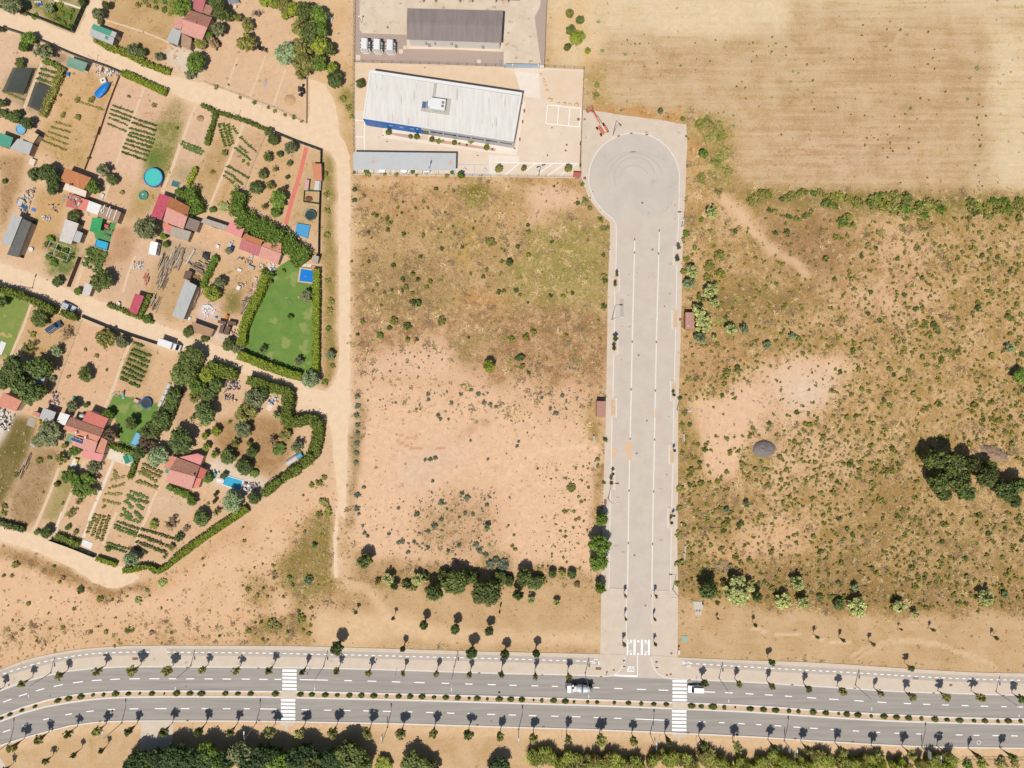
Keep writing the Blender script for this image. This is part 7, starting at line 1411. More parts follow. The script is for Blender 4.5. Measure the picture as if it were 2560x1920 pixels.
for sh,l,w_,m_ in((A,[(515,760),(430,980),(350,1180),(275,1390)],1.0,pathm),(A,[(1760,1065),(1640,1400),(1540,1659)],0.75,pathm),(C,[(1575,0),(1490,230),(1415,460)],0.75,pathm),(C,[(1325,690),(1270,860)],1.2,pathm),(D,[(190,-20),(100,230),(0,500)],0.8,pathm),(C,[(2196,190),(2120,440),(1975,780)],0.9,pathm),(B,[(290,1290),(220,1460),(150,1659)],0.9,pathm),(B,[(870,1510),(820,1659)],0.8,pathm),(D,[(865,-10),(740,290),(600,620),(450,980)],0.8,pathm),(B,[(800,700),(740,860),(662,1100)],0.6,pathm),(B,[(1142,680),(1060,900),(948,1190)],0.6,pathm),(B,[(1390,840),(1320,1040),(1238,1290)],0.6,pathm),(D,[(1640,240),(1560,560),(1470,860),(1388,1175)],1.25,pathr),(E,[(378,590),(280,880),(190,1080),(112,1260)],0.8,pathm),(E,[(1610,1010),(1500,1270),(1370,1659)],0.9,pathm),(G,[(1400,0),(1330,170),(1270,310)],0.8,pathm),(G,[(1385,940),(1240,1280),(1085,1659)],0.9,pathw),(T,[(605,0),(565,90),(522,200)],0.9,pathw),(G,[(720,1030),(600,1350),(470,1659)],0.9,pathm),(G,[(1030,930),(900,1250),(740,1659)],0.9,pathm),(G,[(1945,1240),(1850,1450),(1770,1659)],0.9,pathm),(E,[(1060,0),(990,190),(915,400)],1.1,pathm),(E,[(1650,0),(1560,230),(1500,440)],0.7,pathm),(T,[(270,0),(235,80),(205,135)],0.9,pathm),(T,[(965,-10),(920,80),(860,240)],0.9,pathm),(T,[(400,0),(370,80),(350,150)],0.8,pathw),(T,[(750,0),(710,90),(660,210)],0.9,pathm),(A,[(1265,240),(1500,310),(1780,400),(2060,520)],0.5,pathm),(A,[(660,0),(830,50),(1005,110)],0.6,pathw)):path(sh,l,w_,m_)
for lb,sh,l,w_,h_,lf in(('clipped dark green hedge along the first lane above the crop beds',A,[(1515,905),(1700,985),(1880,1070),(2050,1150)],1.9,1.6,'lawnhedge'),('yellow-green hedge along the first lane below the green-roofed barn',A,[(1190,505),(1350,590),(1550,660),(1720,750),(1900,830),(2090,895)],1.7,1.5,'lime'),('flowering hedge right of the shade nets',A,[(785,840),(700,1060),(620,1250),(540,1430)],2.1,1.5,'khaki'),('short green hedge above the shade nets',A,[(545,750),(660,790),(770,850)],1.3,1.3,'green'),('dark hedge at the left edge above the blue pool',A,[(-20,1370),(130,1430),(280,1500)],1.6,2.0,'dark'),('narrow dark hedge between two gardens right of the clipped hedge',B,[(545,1390),(510,1540),(470,1659),(440,1780)],1.3,1.5,'hedge'),('low hedge along the first lane above the crop garden',B,[(370,1290),(540,1370),(700,1420),(930,1495),(1150,1590)],0.8,1.2,'hedge'),('green hedge between dry plot and crop garden',D,[(310,500),(255,620),(210,740)],1.2,1.4,'lime'),('hedge below the timber yard right of the red shed',E,[(1840,480),(1790,600),(1730,720)],1.6,1.6,'hedge'),('low hedge by the second lane below the red shed',E,[(1330,595),(1450,640),(1600,705),(1760,760),(1880,810)],1.1,1.0,'hedge'),('hedge between the timber yard and the rubble garden',F,[(560,15),(510,120),(440,260),(395,400)],1.6,1.8,'green'),('clipped hedge on the left side of the lawn',F,[(1165,240),(1110,420),(1000,640),(920,820),(890,930),(870,1090)],2.5,2.3,'lawnhedge'),('clipped hedge along the lower side of the lawn',F,[(835,1205),(1000,1270),(1200,1350),(1400,1420),(1590,1475)],2.6,2.3,'lawnhedge'),('clipped hedge on the right side of the lawn',F,[(1778,170),(1776,600),(1774,1000),(1768,1420)],2.0,2.1,'lawnhedge'),('tall dark hedge on the lane left of the corner garden',F,[(480,1335),(640,1400),(820,1465)],3.2,3.2,'hedge'),('tall dark hedge along the lane above the corner garden',F,[(960,1510),(1200,1590),(1450,1659),(1480,1700)],3.0,3.2,'hedge'),('tall dark hedge on the right end of the corner garden',H,[(1440,110),(1440,300),(1430,480),(1600,440),(1790,450),(1790,660),(1740,860)],3.2,3.2,'hedge'),('tall dark hedge slanting down the corner garden',H,[(1740,860),(1600,990),(1420,1110),(1290,1210),(1140,1330)],2.6,3.0,'hedge'),('clipped hedge along the slope below the blue pool',T,[(1600,-28),(1400,105),(1250,210),(1120,310)],2.1,1.7,'lawnhedge'),('kinked clipped hedge at the tip of the gardens',T,[(1115,318),(1075,352),(1022,378),(985,350),(940,345),(880,362),(805,370)],1.5,1.7,'lawnhedge'),('dark hedge at the lower left lane',T,[(-20,52),(60,78),(170,108)],1.6,1.6,'dark'),('clipped dark hedge beside the green netting',T,[(370,150),(450,175),(520,205)],1.6,1.6,'hedge'),('low hedge below the crop rows by the third lane',T,[(630,290),(700,315),(760,335)],1.4,1.3,'lawnhedge'),('dark hedge right of the trampoline lawn',G,[(2120,180),(2060,330),(2000,460),(1900,640)],2.4,2.4,'dark'),('dark hedge above the cream terrace',G,[(1320,735),(1500,790),(1700,860)],1.4,1.6,'hedge'),('narrow dark hedge right of the cream terrace',G,[(1690,900),(1650,1020),(1600,1140)],1.3,1.6,'hedge'),('dark conifer hedge along the second lane above the left lawn',E,[(-40,400),(150,440),(330,500),(480,560),(640,640),(720,680)],2.0,3.2,'hedge'),('dark conifer block beside the silver car',E,[(800,690),(900,730),(980,760)],1.8,3.0,'hedge'),('hedge left of the trampoline lawn fence',H,[(100,60),(60,200),(-20,400),(-80,560)],2.2,2.2,'dark')):
 hedge('hedge',lb,smoothline(sh.pts(l),1.5)if len(l)>2 else sh.pts(l),w_,h_,lf,jag=0.06 if lf=='lawnhedge' else 0.16)
hedge('climber_mass','broad green climber smothering roofs and fence, upper arm',smoothline(D.pts([(870,810),(830,950),(840,1080)]),1.5),4.2,2.8,'green',jag=0.25,cat='climber')
hedge('climber_mass','broad green climber spreading over the roofs towards the lawn',smoothline(D.pts([(830,1110),(1000,1180),(1200,1290),(1420,1420),(1560,1540),(1640,1640)]),1.5),5.8,3.0,'green',jag=0.28,cat='climber')
hedge('climber_mass','bright green climber right of the crimson-roofed house',smoothline(D.pts([(240,790),(300,920),(350,1050)]),1.5),4.4,3.2,'green',jag=0.28,cat='climber')
lawnm=mat('mown_lawn',(126,154,74),0.95,scale=0.3,c2=(100,136,58),wear=((150,160,90),0.2,0.57))
struct('lawn',MB().poly(ruffle(F.pts([(1230,190),(1330,110),(1420,50),(1560,60),(1700,110),(1760,170),(1790,700),(1780,1400),(1600,1470),(1200,1330),(900,1220),(880,1000),(960,760),(1060,560),(1150,330)]),1,0.1),0.006),lawnm)
struct('lawn',MB().poly(ruffle(G.pts([(1385,125),(1560,160),(1700,240),(1940,260),(1870,440),(1740,600),(1680,760),(1580,780),(1460,720),(1440,450),(1320,310)]),1,0.12),0.006),lawnm)
struct('lawn',MB().poly(ruffle(E.pts([(-80,430),(130,440),(360,590),(240,880),(120,1220),(-80,1200)]),1,0.12),0.006),mat('yellowed_lawn',(150,160,84),0.95,scale=0.3,c2=(118,142,62),wear=((196,176,110),0.3,0.58)))
rim_pink=mat('pool_coping',(244,206,182),0.85,scale=2)
rect_pool('deep blue pool with pink coping at the top of the big lawn',F,[(1575,156),(1744,182),(1728,324),(1552,305)],waterb,rim_pink,0.0,0.45)
for i,(x0,y0,x1,y1)in enumerate(((1582,88,1640,128),(1642,94,1700,134))):flatpoly('terrace',F,[(x0,y0),(x1,y0+6),(x1-4,y1+6),(x0,y1)],0.014+i*0.002,creamslab)
hut('little shed with dark roof above the lawn pool',F,[(1700,75),(1775,90),(1795,5),(1730,-10)],2.1,fibre,0.2);thing_box('pink tiled step box beside the lawn pool','box','step_box',F,1730,148,55,55,0.4,pinkmetal,-8)
t=thing('garden_house','pink and brown tiled house at the top between trees','house',(*B(280,300),0))
gable(t,B,[(210,118),(490,212)],[(142,232),(434,330)],[(110,398),(366,490)],3.0,oldtile,1.0,m2=pinktile);section(t,B,[(255,108),(372,150),(415,-20),(270,-60)],2.7,rosemetal,0.2);section(t,B,[(375,148),(462,182),(505,90),(412,48)],2.5,oldtile,0.2);section(t,B,[(12,330),(110,362),(146,232),(58,222)],2.6,pinktile,0.2);section(t,B,[(110,556),(222,602),(242,470),(118,402)],2.5,rustsheet,0.2)
MB().box(*B(290,275,4.2),3.4,4.4,0.5,0.5).build('chimney',redsheet,t)
hut('grey corrugated lean-to left of the pink tiled house',B,[(-70,500),(70,552),(116,372),(0,345)],2.4,greysheet,0.2)
t=thing('barn','barn roofed half in teal and half in pale grey sheets','barn',(*A(1255,420),0))
section(t,A,[(1088,432),(1372,546),(1395,460),(1112,348)],2.7,greysheet,0.3,blockwall);section(t,A,[(1113,346),(1340,434),(1368,376),(1136,288)],3.05,tealsheet,0.2,blockwall);section(t,A,[(1341,434),(1402,458),(1424,398),(1370,376)],3.02,greysheet,0.2,blockwall)
thing_box('loose teal roofing sheet on the corner of the barn roof','sheet','roofing_sheet',A,1372,515,42,46,0.06,tealsheet,-22,2.92)
canopy('faded teal shade cloth on poles below the first lane',A,[(842,690),(1070,768),(1018,882),(800,796)],2.1,tarpteal)
hut('green-sheeted hut at the left edge below the blue round pool',C,[(-60,200),(118,242),(162,118),(-20,50)],2.4,tealsheet,0.3);hut('grey hut with white front edge at the left edge',C,[(120,246),(350,334),(402,190),(215,130)],2.5,greysheet,0.3);hut('beige-sheeted hut beside the grey hut',C,[(288,132),(400,190),(472,82),(372,26)],2.4,mat('beige_sheet',(236,200,158),0.8),0.2)
hut('long pale grey barn at the left edge',C,[(20,1402),(130,1440),(270,1086),(155,1050)],2.8,greysheet,0.4,'barn','barn',pitch=0.6);hut('long dark-roofed lean-to right of the grey barn',C,[(85,1542),(220,1578),(384,1152),(278,1106)],2.4,darksheet,0.3,'barn','barn',pitch=0.9)
t=thing('garden_house','small house with orange-brown tiled roof behind dark trees','house',(*C(900,640),0));section(t,C,[(725,640),(1022,752),(1112,606),(800,490)],2.7,orangetile,0.7,pitch=0.4);section(t,C,[(768,750),(1040,845),(1058,770),(800,672)],2.4,creamslab,0.15)
MB().box(*C(870,690,3),2.5,3.3,0.9,0.4).build('chimney',woodroof,t)
shrub(C,960,792,60,2.0,'lime','magenta flowering creeper below the orange-brown house',name='flowering_creeper',kind='shrub',ry=26,rz=-0.4).material_slots[0].material=leafmat('leaf_magenta',(0.25,0.02,0.16),(0.6,0.08,0.42))
thing_box('grey cement floor left of the orange-brown house','slab','cement_slab',C,715,555,110,110,0.08,fibre,-18)
hut('red corrugated hut with junk on its roof',C,[(800,955),(948,992),(988,842),(850,796)],2.3,redsheet,0.2);hut('second red-roofed hut loaded with junk',C,[(950,985),(1060,1022),(1102,888),(988,850)],2.25,salmon,0.2);hut('white-roofed hut between red huts and brown hut',C,[(1050,1012),(1190,1062),(1236,940),(1086,886)],2.4,whitesheet,0.2);t=hut('brown hut with white frames lying on its roof',C,[(1190,1078),(1430,1162),(1476,1026),(1236,942)],2.4,rustsheet,0.2)
for x,y,w_,d_ in((1260,990,12,110),(1320,1020,12,130),(1345,1050,10,110),(1405,1060,12,130),(1250,1010,40,40)):tag(MB().box(*C(x,y,2.7),2.7,2.76,C.m(w_),C.m(d_),math.radians(-20)).build('frame',whitesheet,None),'white window frame lying on the brown hut roof','frame','white frames on the brown hut')
junk('junk lying on the red hut roofs',C,[(840,830),(960,860),(1060,900),(1040,990),(830,940)],22,(0.3,0.8),[junkm[2],junkm[1],brownsheet],h=0.2);
for o in list(col.objects):
 if o.get('label')=='junk lying on the red hut roofs':o.location.z=2.5
flatpoly('terrace',C,[(1120,1160),(1425,1150),(1335,1400),(1165,1350)],0.012,mat('green_outdoor_carpet',(98,160,96),0.9,scale=0.8,c2=(86,148,86)))
canopy('bright green tarpaulin canopy beside the green patio',C,[(1128,1092),(1256,1100),(1216,1282),(1090,1256)],2.2,tarpgreen)
t=thing('garden_table','red garden table on the green patio','table',(*C(1300,1200),0),math.radians(-20));MB().box(0,0,0.7,0.75,2.0,1.0).local('table_top',redsheet,t);[MB().box(x,y,0,0.7,0.07,0.07).local('leg',redsheet,t)for x in(-0.9,0.9)for y in(-0.4,0.4)]
for i,(x,y)in enumerate(((1345,1170),(1290,1245),(1335,1245),(1375,1260))):
 t=thing('garden_chair','{} red chair round the red table'.format(ordinal(i)),'chair',(*C(x,y),0),R.uniform(0,3),'red chairs on the green patio');MB().box(0,0,0.42,0.47,0.45,0.45).local('seat',redsheet,t);MB().box(-0.22,0,0.45,0.85,0.05,0.45).local('backrest',redsheet,t);[MB().box(a,b_,0,0.42,0.05,0.05).local('leg',redsheet,t)for a in(-0.2,0.2)for b_ in(-0.2,0.2)]
t=thing('sun_lounger','grey sun lounger on the green patio','lounger',(*C(1315,1310),0),math.radians(-20));MB().box(0,0,0.25,0.33,1.3,0.6).local('bed',darksheet,t);MB().bar((0.6,0,0.33),(1.0,0,0.7),0.6,0.06).local('backrest',darksheet,t)
rect_pool('rectangular cyan frame pool below the green patio',C,[(1182,1362),(1318,1402),(1298,1486),(1158,1444)],waterc,mat('pool_frame_blue',(70,150,200),0.6),0.75,0.14,-0.1)
t=thing('shack','shack with pale corrugated roof and a small annex','shed',(*C(850,1280),0));section(t,C,[(720,1376),(868,1416),(962,1166),(800,1110)],2.4,palesheet,0.3,blockwall);section(t,C,[(880,1372),(968,1402),(1012,1282),(936,1250)],2.2,greysheet,0.2,blockwall)
t=thing('trellis','white pole trellis over green vines','trellis',(*C(770,1510),0))
for a,b in(((670,1390),(920,1482)),((612,1540),(868,1640)),((670,1390),(612,1540)),((760,1424),(700,1575)),((920,1482),(868,1640)),((640,1465),(895,1560))):mb=MB();beam(mb,C,a,b,2.1,2.1,0.07);mb.build('pole',whitesheet,t)
for a in((670,1390),(920,1482),(612,1540),(868,1640)):MB().box(*C(*a),0,2.1,0.07,0.07).build('post',whitesheet,t)
for x,y,r in((700,1480,50),(790,1500,55),(850,1560,55),(730,1560,55),(800,1610,50),(660,1610,50),(590,1560,50),(560,1430,55),(610,1350,60),(650,1640,50)):shrub(C,x,y,r,1.6,R.choice(('crop','green','weed')),'leafy vine plant under and beside the white trellis','vines at the trellis')
round_pool('large round turquoise pool with blue rim',C,1868,602,112,1.1,water,mat('pool_wall_blue',(70,110,190),0.6),mat('pool_rim_blue',(92,134,206),0.6))
round_pool('small teal paddling pool full of toys below the round pool',C,1745,822,52,0.5,mat('teal_plastic',(96,160,136),0.5),tealsheet,tealsheet);junk('heap of orange, white and green toys in the paddling pool',C,[(1710,790),(1770,800),(1770,850),(1720,850)],9,(0.2,0.5),[orangem,whitesheet,tarpgreen,junkm[5]],'toys','toys',0.5)
thing_box('red plastic toy beside the round pool ladder','toy','plastic_toy',C,1955,703,26,26,0.5,crimson);thing_box('square beige slab left of the round pool','slab','stone_slab',C,1722,645,60,66,0.06,mat('tan_slab',(222,176,138),0.9),-15)
rect_pool('small dark teal pond with pale rim',C,[(2108,645),(2196,668),(2172,726),(2090,704)],mat('pond_water',(84,132,140),0.1,scale=3),cpost,0.25,0.12,-0.05)
round_pool('small light blue round pool at the left edge',A,250,1578,58,0.6,waterp,mat('pool_wall_light',(90,160,220),0.6),waterp)
t=thing('garden_house','house with crimson metal porch and orange tiled roof','house',(*C(2050,980),0));section(t,C,[(1838,1082),(1968,1122),(2082,842),(1946,796)],2.6,crimson,0.3,pitch=1.0);gable(t,D,[(-20,838),(215,960)],[(-62,962),(190,1076)],[(-110,1138),(138,1232)],3.0,orangetile,0.9,m2=pinktile);section(t,C,[(1985,1200),(2068,1300),(2106,1195),(1990,1150)],2.3,salmon,0.15)
MB().box(*D(165,1068,4),3.4,4.4,0.45,0.45).build('chimney',redsheet,t)
hut('grey flat-roofed hut right of the tiled house',D,[(150,1216),(300,1270),(346,1140),(192,1086)],2.3,brownsheet,0.15);hut('beige corrugated hut below the tiled house',D,[(-120,1270),(190,1386),(236,1266),(0,1196)],2.2,fibre,0.2)
hut('long grey-brown lean-to above the bare yard',D,[(350,1150),(648,1252),(680,1192),(385,1094)],2.2,fibre,0.15,pitch=0.7);hut('pink-sheeted shed half under the climber',D,[(645,1256),(840,1342),(884,1222),(720,1130)],2.3,pinkmetal,0.2)
t=thing('garden_house','row house with rose sheet roof and pink tiles beside the climber','house',(*D(1070,1480),0));section(t,D,[(815,1472),(1045,1566),(1090,1440),(850,1350)],2.5,rosemetal,0.4,pitch=0.7);section(t,D,[(1048,1568),(1290,1664),(1336,1530),(1092,1440)],2.5,pinktile,0.5);section(t,D,[(852,1348),(1085,1436),(1110,1368),(885,1288)],2.9,orangetile,0.1);section(t,D,[(1092,1436),(1330,1522),(1335,1400),(1130,1396)],2.9,terracotta,0.1)
hut('crimson metal shed by the second lane',E,[(1570,672),(1670,716),(1756,490),(1650,455)],2.3,crimson,0.2,pitch=1.2);hut('little white slatted shed by the second lane',E,[(1000,466),(1085,496),(1136,356),(1036,325)],2.0,palesheet,0.15,pitch=0.35)
hut('long pale grey metal barn in the timber yard',F,[(0,732),(140,776),(302,362),(160,290)],3.0,greysheet,0.3,'barn','barn',pitch=0.8);hut('dark wooden shed roof above the pale barn',F,[(135,272),(215,296),(250,190),(165,175)],2.0,woodroof,0.1)
hut('brown board-roofed shed by the second lane',F,[(275,932),(470,986),(516,896),(236,796)],2.2,mat('tan_boards',(190,154,120),0.9,scale=2,c2=(168,132,100)),0.2)
for i,q in enumerate(([(555,816),(652,838),(660,802),(562,780)],[(668,832),(778,852),(782,806),(680,788)],[(568,936),(612,948),(642,842),(592,838)],[(620,952),(680,964),(716,866),(660,846)])):hut('{} of four dark wooden kennels below the rubble garden'.format(ordinal(i)),F,q,1.5,woodroof,0.1,'kennel','kennel',woodroof,0.3,'dark wooden kennels',False)
hut('terracotta-sheeted shed beside the dark fence',D,[(1730,636),(1826,642),(1822,436),(1706,434)],2.2,mat('terracotta_sheet',(222,148,112),0.7,scale=1,c2=(212,136,100)),0.15);hut('narrow pink-roofed hutch beside the terracotta shed',D,[(1614,756),(1660,760),(1676,632),(1626,630)],1.2,mat('pale_pink_sheet',(234,182,176),0.7),0.1,door=False);hut('pale translucent hutch below the terracotta shed',D,[(1730,756),(1812,760),(1816,645),(1750,642)],1.4,palesheet,0.1,door=False)
t=thing('compost_pen','green-meshed pen holding brown compost','pen',(*D(1710,840),0))
for a,b in(((1622,770),(1612,905)),((1612,905),(1802,932)),((1802,932),(1812,778)),((1812,778),(1622,770))):mb=MB();mb.bar((*D(*a),0.45),(*D(*b),0.45),0.06,0.9);mb.build('mesh_side',mat('green_mesh',(58,134,104),0.8),t)
mound('compost_heap','reddish brown compost heap in the green pen','compost heap',D,1672,862,48,34,0.5,mat('compost',(150,96,70),0.97,scale=3,c2=(120,76,56),bump=0.6))
trampoline('green trampoline with net beside the dark fence',D,1690,1062,68,mat('pad_green',(54,130,112),0.6))
rect_pool('square pool under a bright blue cover',D,[(1528,1166),(1682,1192),(1650,1342),(1504,1290)],mat('pool_cover_blue',(74,160,212),0.6,scale=1.5,c2=(86,172,220)),mat('pool_cover_edge',(120,186,220),0.6),0.5,0.12,0.02)
t=thing('garden_house','terracotta tiled house at the left edge above the dark field','house',(*G(110,220),0));section(t,G,[(-40,262),(190,336),(264,206),(38,104)],2.8,terracotta,0.6,pitch=0.4)
t=thing('garden_house','large red and brown tiled house with solar panels','house',(*G(1080,620),0))
gable(t,G,[(860,404),(1268,550)],[(800,500),(1228,640)],[(768,548),(1190,702)],3.1,oldtile,0.7,m2=terracotta);section(t,G,[(1000,452),(1258,552),(1326,420),(1068,320)],2.9,redsheet,0.4,pitch=0.5);section(t,G,[(868,742),(1152,842),(1190,706),(905,622)],2.7,pinktile,0.45,pitch=0.4);section(t,G,[(1168,826),(1262,858),(1312,690),(1240,650)],2.5,terracotta,0.3);section(t,G,[(998,892),(1232,948),(1266,860),(1014,802)],2.2,pinkmetal,0.2,pitch=0.3)
for x,y in((935,590),(1050,650)):MB().box(*G(x,y,4),3.2,4.5,0.5,0.5).build('chimney',wallwhite,t)
sp=thing('solar_array','three blue solar panels in a white frame on the tiled house','solar panel',(*G(938,688,3.5),3.3))
for k in range(3):a=[G(876+k*43.5,642+k*16,3.5),G(914+k*43.5,655+k*16,3.5),G(910+k*43.5,700+k*16,3.3),G(872+k*43.5,686+k*16,3.3)];MB().prism(a,[3.62,3.62,3.32,3.32],[3.7,3.7,3.4,3.4]).build('panel',mat('pv_blue',(76,98,148),0.2,scale=2,spec=0.6),sp)
mb=MB();mb.bar((*G(870,640,3.5),3.66),(*G(1008,692,3.5),3.66),0.08);mb.bar((*G(868,688,3.3),3.36),(*G(1000,738,3.3),3.36),0.08);mb.build('frame',whitesheet,sp)
flatpoly('terrace',G,[(830,600),(905,620),(870,742),(790,700)],0.013,mat('green_patio',(150,172,130),0.9,scale=1.5))
g=G(1006,395,1.0);v,f=blob(1.0,np.random.default_rng(9),0.9,16,8,0.0);tk=thing('water_tank','white domed water tank behind the tiled house','tank',(*g,0));link('tank_body',npmesh('tank_body',v*np.array([0.95,0.95,1.1]),f),whitesheet,tk);MB().disc(0,0,0,0.4,0.9,None,16).local('stand',block,tk)
hut('grey corrugated shed left of the tiled house',G,[(472,422),(640,462),(682,346),(530,288)],2.4,greysheet,0.2);hut('white-roofed shed beside the tiled house',G,[(685,466),(792,506),(852,380),(735,344)],2.3,whitesheet,0.2);hut('small terracotta shed left of the grey shed',G,[(390,372),(470,412),(492,360),(406,324)],2.0,terracotta,0.1)
hut('pale blue roofed shed under dark trees',E,[(360,1582),(492,1626),(556,1470),(396,1480)],2.4,mat('pale_blue_sheet',(198,208,214),0.6,scale=1),0.2)
tc_=flatpoly('terrace',G,[(1352,760),(1664,852),(1640,1022),(1308,908)],0.013,creamslab)
t=thing('ping_pong_table','green table tennis table in two halves on the cream terrace','table',(*G(1582,908),0),math.radians(-70))
for k,m_ in((-1,mat('table_green',(52,150,120),0.5)),(1,mat('table_green_worn',(104,180,152),0.5))):MB().box(0,k*0.72,0.72,0.76,2.6,1.28).local('table_half',m_,t);[MB().box(a,k*0.72+b_,0,0.72,0.06,0.06).local('leg',galv,t)for a in(-1.1,1.1)for b_ in(-0.5,0.5)]
rect_pool('long cyan frame pool on the trampoline lawn',G,[(1662,590),(1734,628),(1678,762),(1594,732)],waterp,mat('pool_frame_cyan',(86,188,214),0.6),0.8,0.16,-0.1)
trampoline('blue trampoline with black mat on the small lawn',G,1783,232,68,mat('pad_blue',(50,106,170),0.6))
t=thing('playhouse_slide','turquoise and pink toy slide on the small lawn','slide',(*G(1512,130),0),1.4);MB().bar((-0.9,0,0.1),(0.7,0,1.0),0.55,0.1).local('chute',mat('toy_cyan',(80,200,216),0.5),t);MB().bar((-1.3,0,0.06),(-0.9,0,0.1),0.55,0.08).local('chute_end',mat('toy_pink',(238,170,170),0.5),t);MB().box(0.8,0,0,1.05,0.5,0.6).local('steps',orangem,t)
thing_box('pink and white toy house beside the blue trampoline','toy','toy_house',G,1662,206,62,40,0.8,mat('toy_rose',(236,190,190),0.5));g=G(1664,137);tag(MB().ring(*g,0,0.2,0.35,0.55,18).build('sand_ring',mat('pale_yellow_plastic',(240,226,160),0.6)),'pale yellow ring on the soil above the trampoline','ring')
sw=thing('garden_swing','white A-frame swing on the small lawn','swing',(*G(1425,125),0));[MB().bar((*G(*a),0),(*G(*b),2.0),0.08).build('leg',whitesheet,sw)for a,b in(((1385,110),(1400,130)),((1420,150),(1402,130)),((1465,165),(1450,130)),((1440,105),(1450,130)))];MB().bar((*G(1400,130),2.0),(*G(1450,130),2.0),0.08).build('top_bar',whitesheet,sw)
wb=thing('board_row','row of whitish boards laid end to end beside the hedge','boards',(*G(2000,160),0))
for k in range(4):a=(2080-k*33,-10+k*72);MB().prism(G.pts([(a[0]-22,a[1]),(a[0]+18,a[1]+8),(a[0]-12,a[1]+74),(a[0]-50,a[1]+62)]),0.5,0.56+0.03*k).build('board',palesheet,wb)
t=thing('garden_house','pink-terraced house with brown tiles beside the long blue pool','house',(*H(150,1030),0))
gable(t,H,[(60,896),(342,1000)],[(-30,1040),(290,1128)],[(-85,1190),(236,1290)],3.0,oldtile,0.9,m2=pinktile);section(t,H,[(90,892),(342,996),(388,882),(312,846)],2.6,pinkmetal,0.1);section(t,H,[(296,1130),(380,1160),(426,1052),(346,1012)],2.3,redsheet,0.1,pitch=0.3,amp=0.08);section(t,H,[(258,1268),(320,1278),(362,1156),(290,1140)],2.3,salmon,0.1);section(t,G,[(1995,1015),(2090,1060),(2180,900),(2090,876)],2.5,terracotta,0.2)
MB().box(*H(265,1108,4.2),3.4,4.5,0.5,0.5).build('chimney',oldtile,t);thing_box('teal-topped table at the left of the pink house','table','garden_table',G,2052,1058,70,70,0.75,tealsheet,-20)
rect_pool('long cyan swimming pool with white coping below the pink house',H,[(655,1118),(862,1182),(824,1296),(622,1222)],waterc,whitesheet,0.1,0.4,-0.03)
t=thing('garden_table','round teal garden table near the long pool','table',(*H(530,1100),0));MB().disc(*H(530,1100),0.7,0.75,0.6,None,20).build('table_top',mat('teal_top',(70,170,160),0.5),t);MB().disc(*H(530,1100),0,0.7,0.07,None,8).build('leg',whitesheet,t)
for i,(x,y)in enumerate(((460,1070),(520,1062),(572,1085),(498,1108),(515,1135))):
 t=thing('garden_chair','{} white chair from the left round the teal table'.format(ordinal(i)),'chair',(*H(x,y),0),R.uniform(0,6),'white chairs round the teal table');MB().box(0,0,0.42,0.47,0.45,0.45).local('seat',whitesheet,t);MB().box(-0.22,0,0.45,0.85,0.05,0.45).local('backrest',whitesheet,t);[MB().box(a,b_,0,0.42,0.05,0.05).local('leg',whitesheet,t)for a in(-0.2,0.2)for b_ in(-0.2,0.2)]
canopy('white sunshade at the left end of the long pool',H,[(545,1150),(612,1175),(595,1220),(540,1200)],2.1,whitesheet)
t=thing('cold_frame_tunnel','blue and white plastic-covered tunnel by the tall hedge','tunnel',(*H(1505,920),0))
for k in range(6):
 a,b=(1590-k*30,850+k*20),(1560-k*30,870+k*20);p,q=Vector(H(*a)),Vector(H(*b));MB().tube([(p.x,p.y,0.3),(q.x,q.y,0.3)],0.9,10).build('cover_panel',mat('plastic_blue',(110,180,206),0.5)if k<2 else palesheet,t)
junk('heap of white and blue rubbish inside the tall hedge',H,[(1160,160),(1290,150),(1300,210),(1240,270),(1170,230)],34,(0.25,0.8),[whitesheet,palesheet,junkm[4],block]);thing_box('pale board beside the white and blue rubbish','board','board',H,1192,282,66,80,0.06,creamslab,-30)
junk('heap of coloured rubbish below the tall hedge block',F,[(640,1500),(820,1520),(830,1640),(660,1640)],60,(0.2,0.7));junk('rubbish spread round the end of the long pool',H,[(880,1200),(1060,1210),(1080,1310),(890,1310)],40,(0.25,0.8),[whitesheet,palesheet,junkm[4],junkm[2],oldtile]);junk('rubbish beneath the dark trees of the corner garden',H,[(640,60),(760,150),(800,210),(640,200)],30,(0.2,0.6))
junk('white rubble heap at the top of the rubble garden',E,[(1630,60),(1760,80),(1740,160),(1640,150)],36,(0.2,0.6),[whitesheet,block],'rubble_heap','rubble');junk('white rubble and tins on the weedy ground by the yellow hose',C,[(520,1060),(630,1080),(610,1150),(510,1130)],26,(0.15,0.5),[whitesheet,palesheet,block]);junk('small scraps scattered left of the red huts',C,[(590,920),(740,940),(730,1060),(620,990)],18,(0.12,0.4),[whitesheet,block,junkm[5]])
junk('white rubble and boxes below the teal shade cloth',A,[(1160,790),(1250,820),(1470,900),(1440,940),(1180,920)],50,(0.2,0.7),[whitesheet,palesheet,block,junkm[3]]);junk('pale rubble strip below the terracotta house at the left edge',G,[(0,300),(200,350),(130,560),(20,560)],60,(0.2,0.8),[whitesheet,creamslab,block,junkm[5]],'rubble_heap','rubble');junk('coloured scrap along the garden wall above the sheds',G,[(650,90),(740,110),(740,250),(620,270),(600,220)],44,(0.2,0.6));junk('junk and boards at the left edge beside the slatted path',C,[(180,880),(430,720),(420,860),(350,1040),(160,1030)],40,(0.3,1.0),[palesheet,fibre,junkm[4],woodm[1],block])
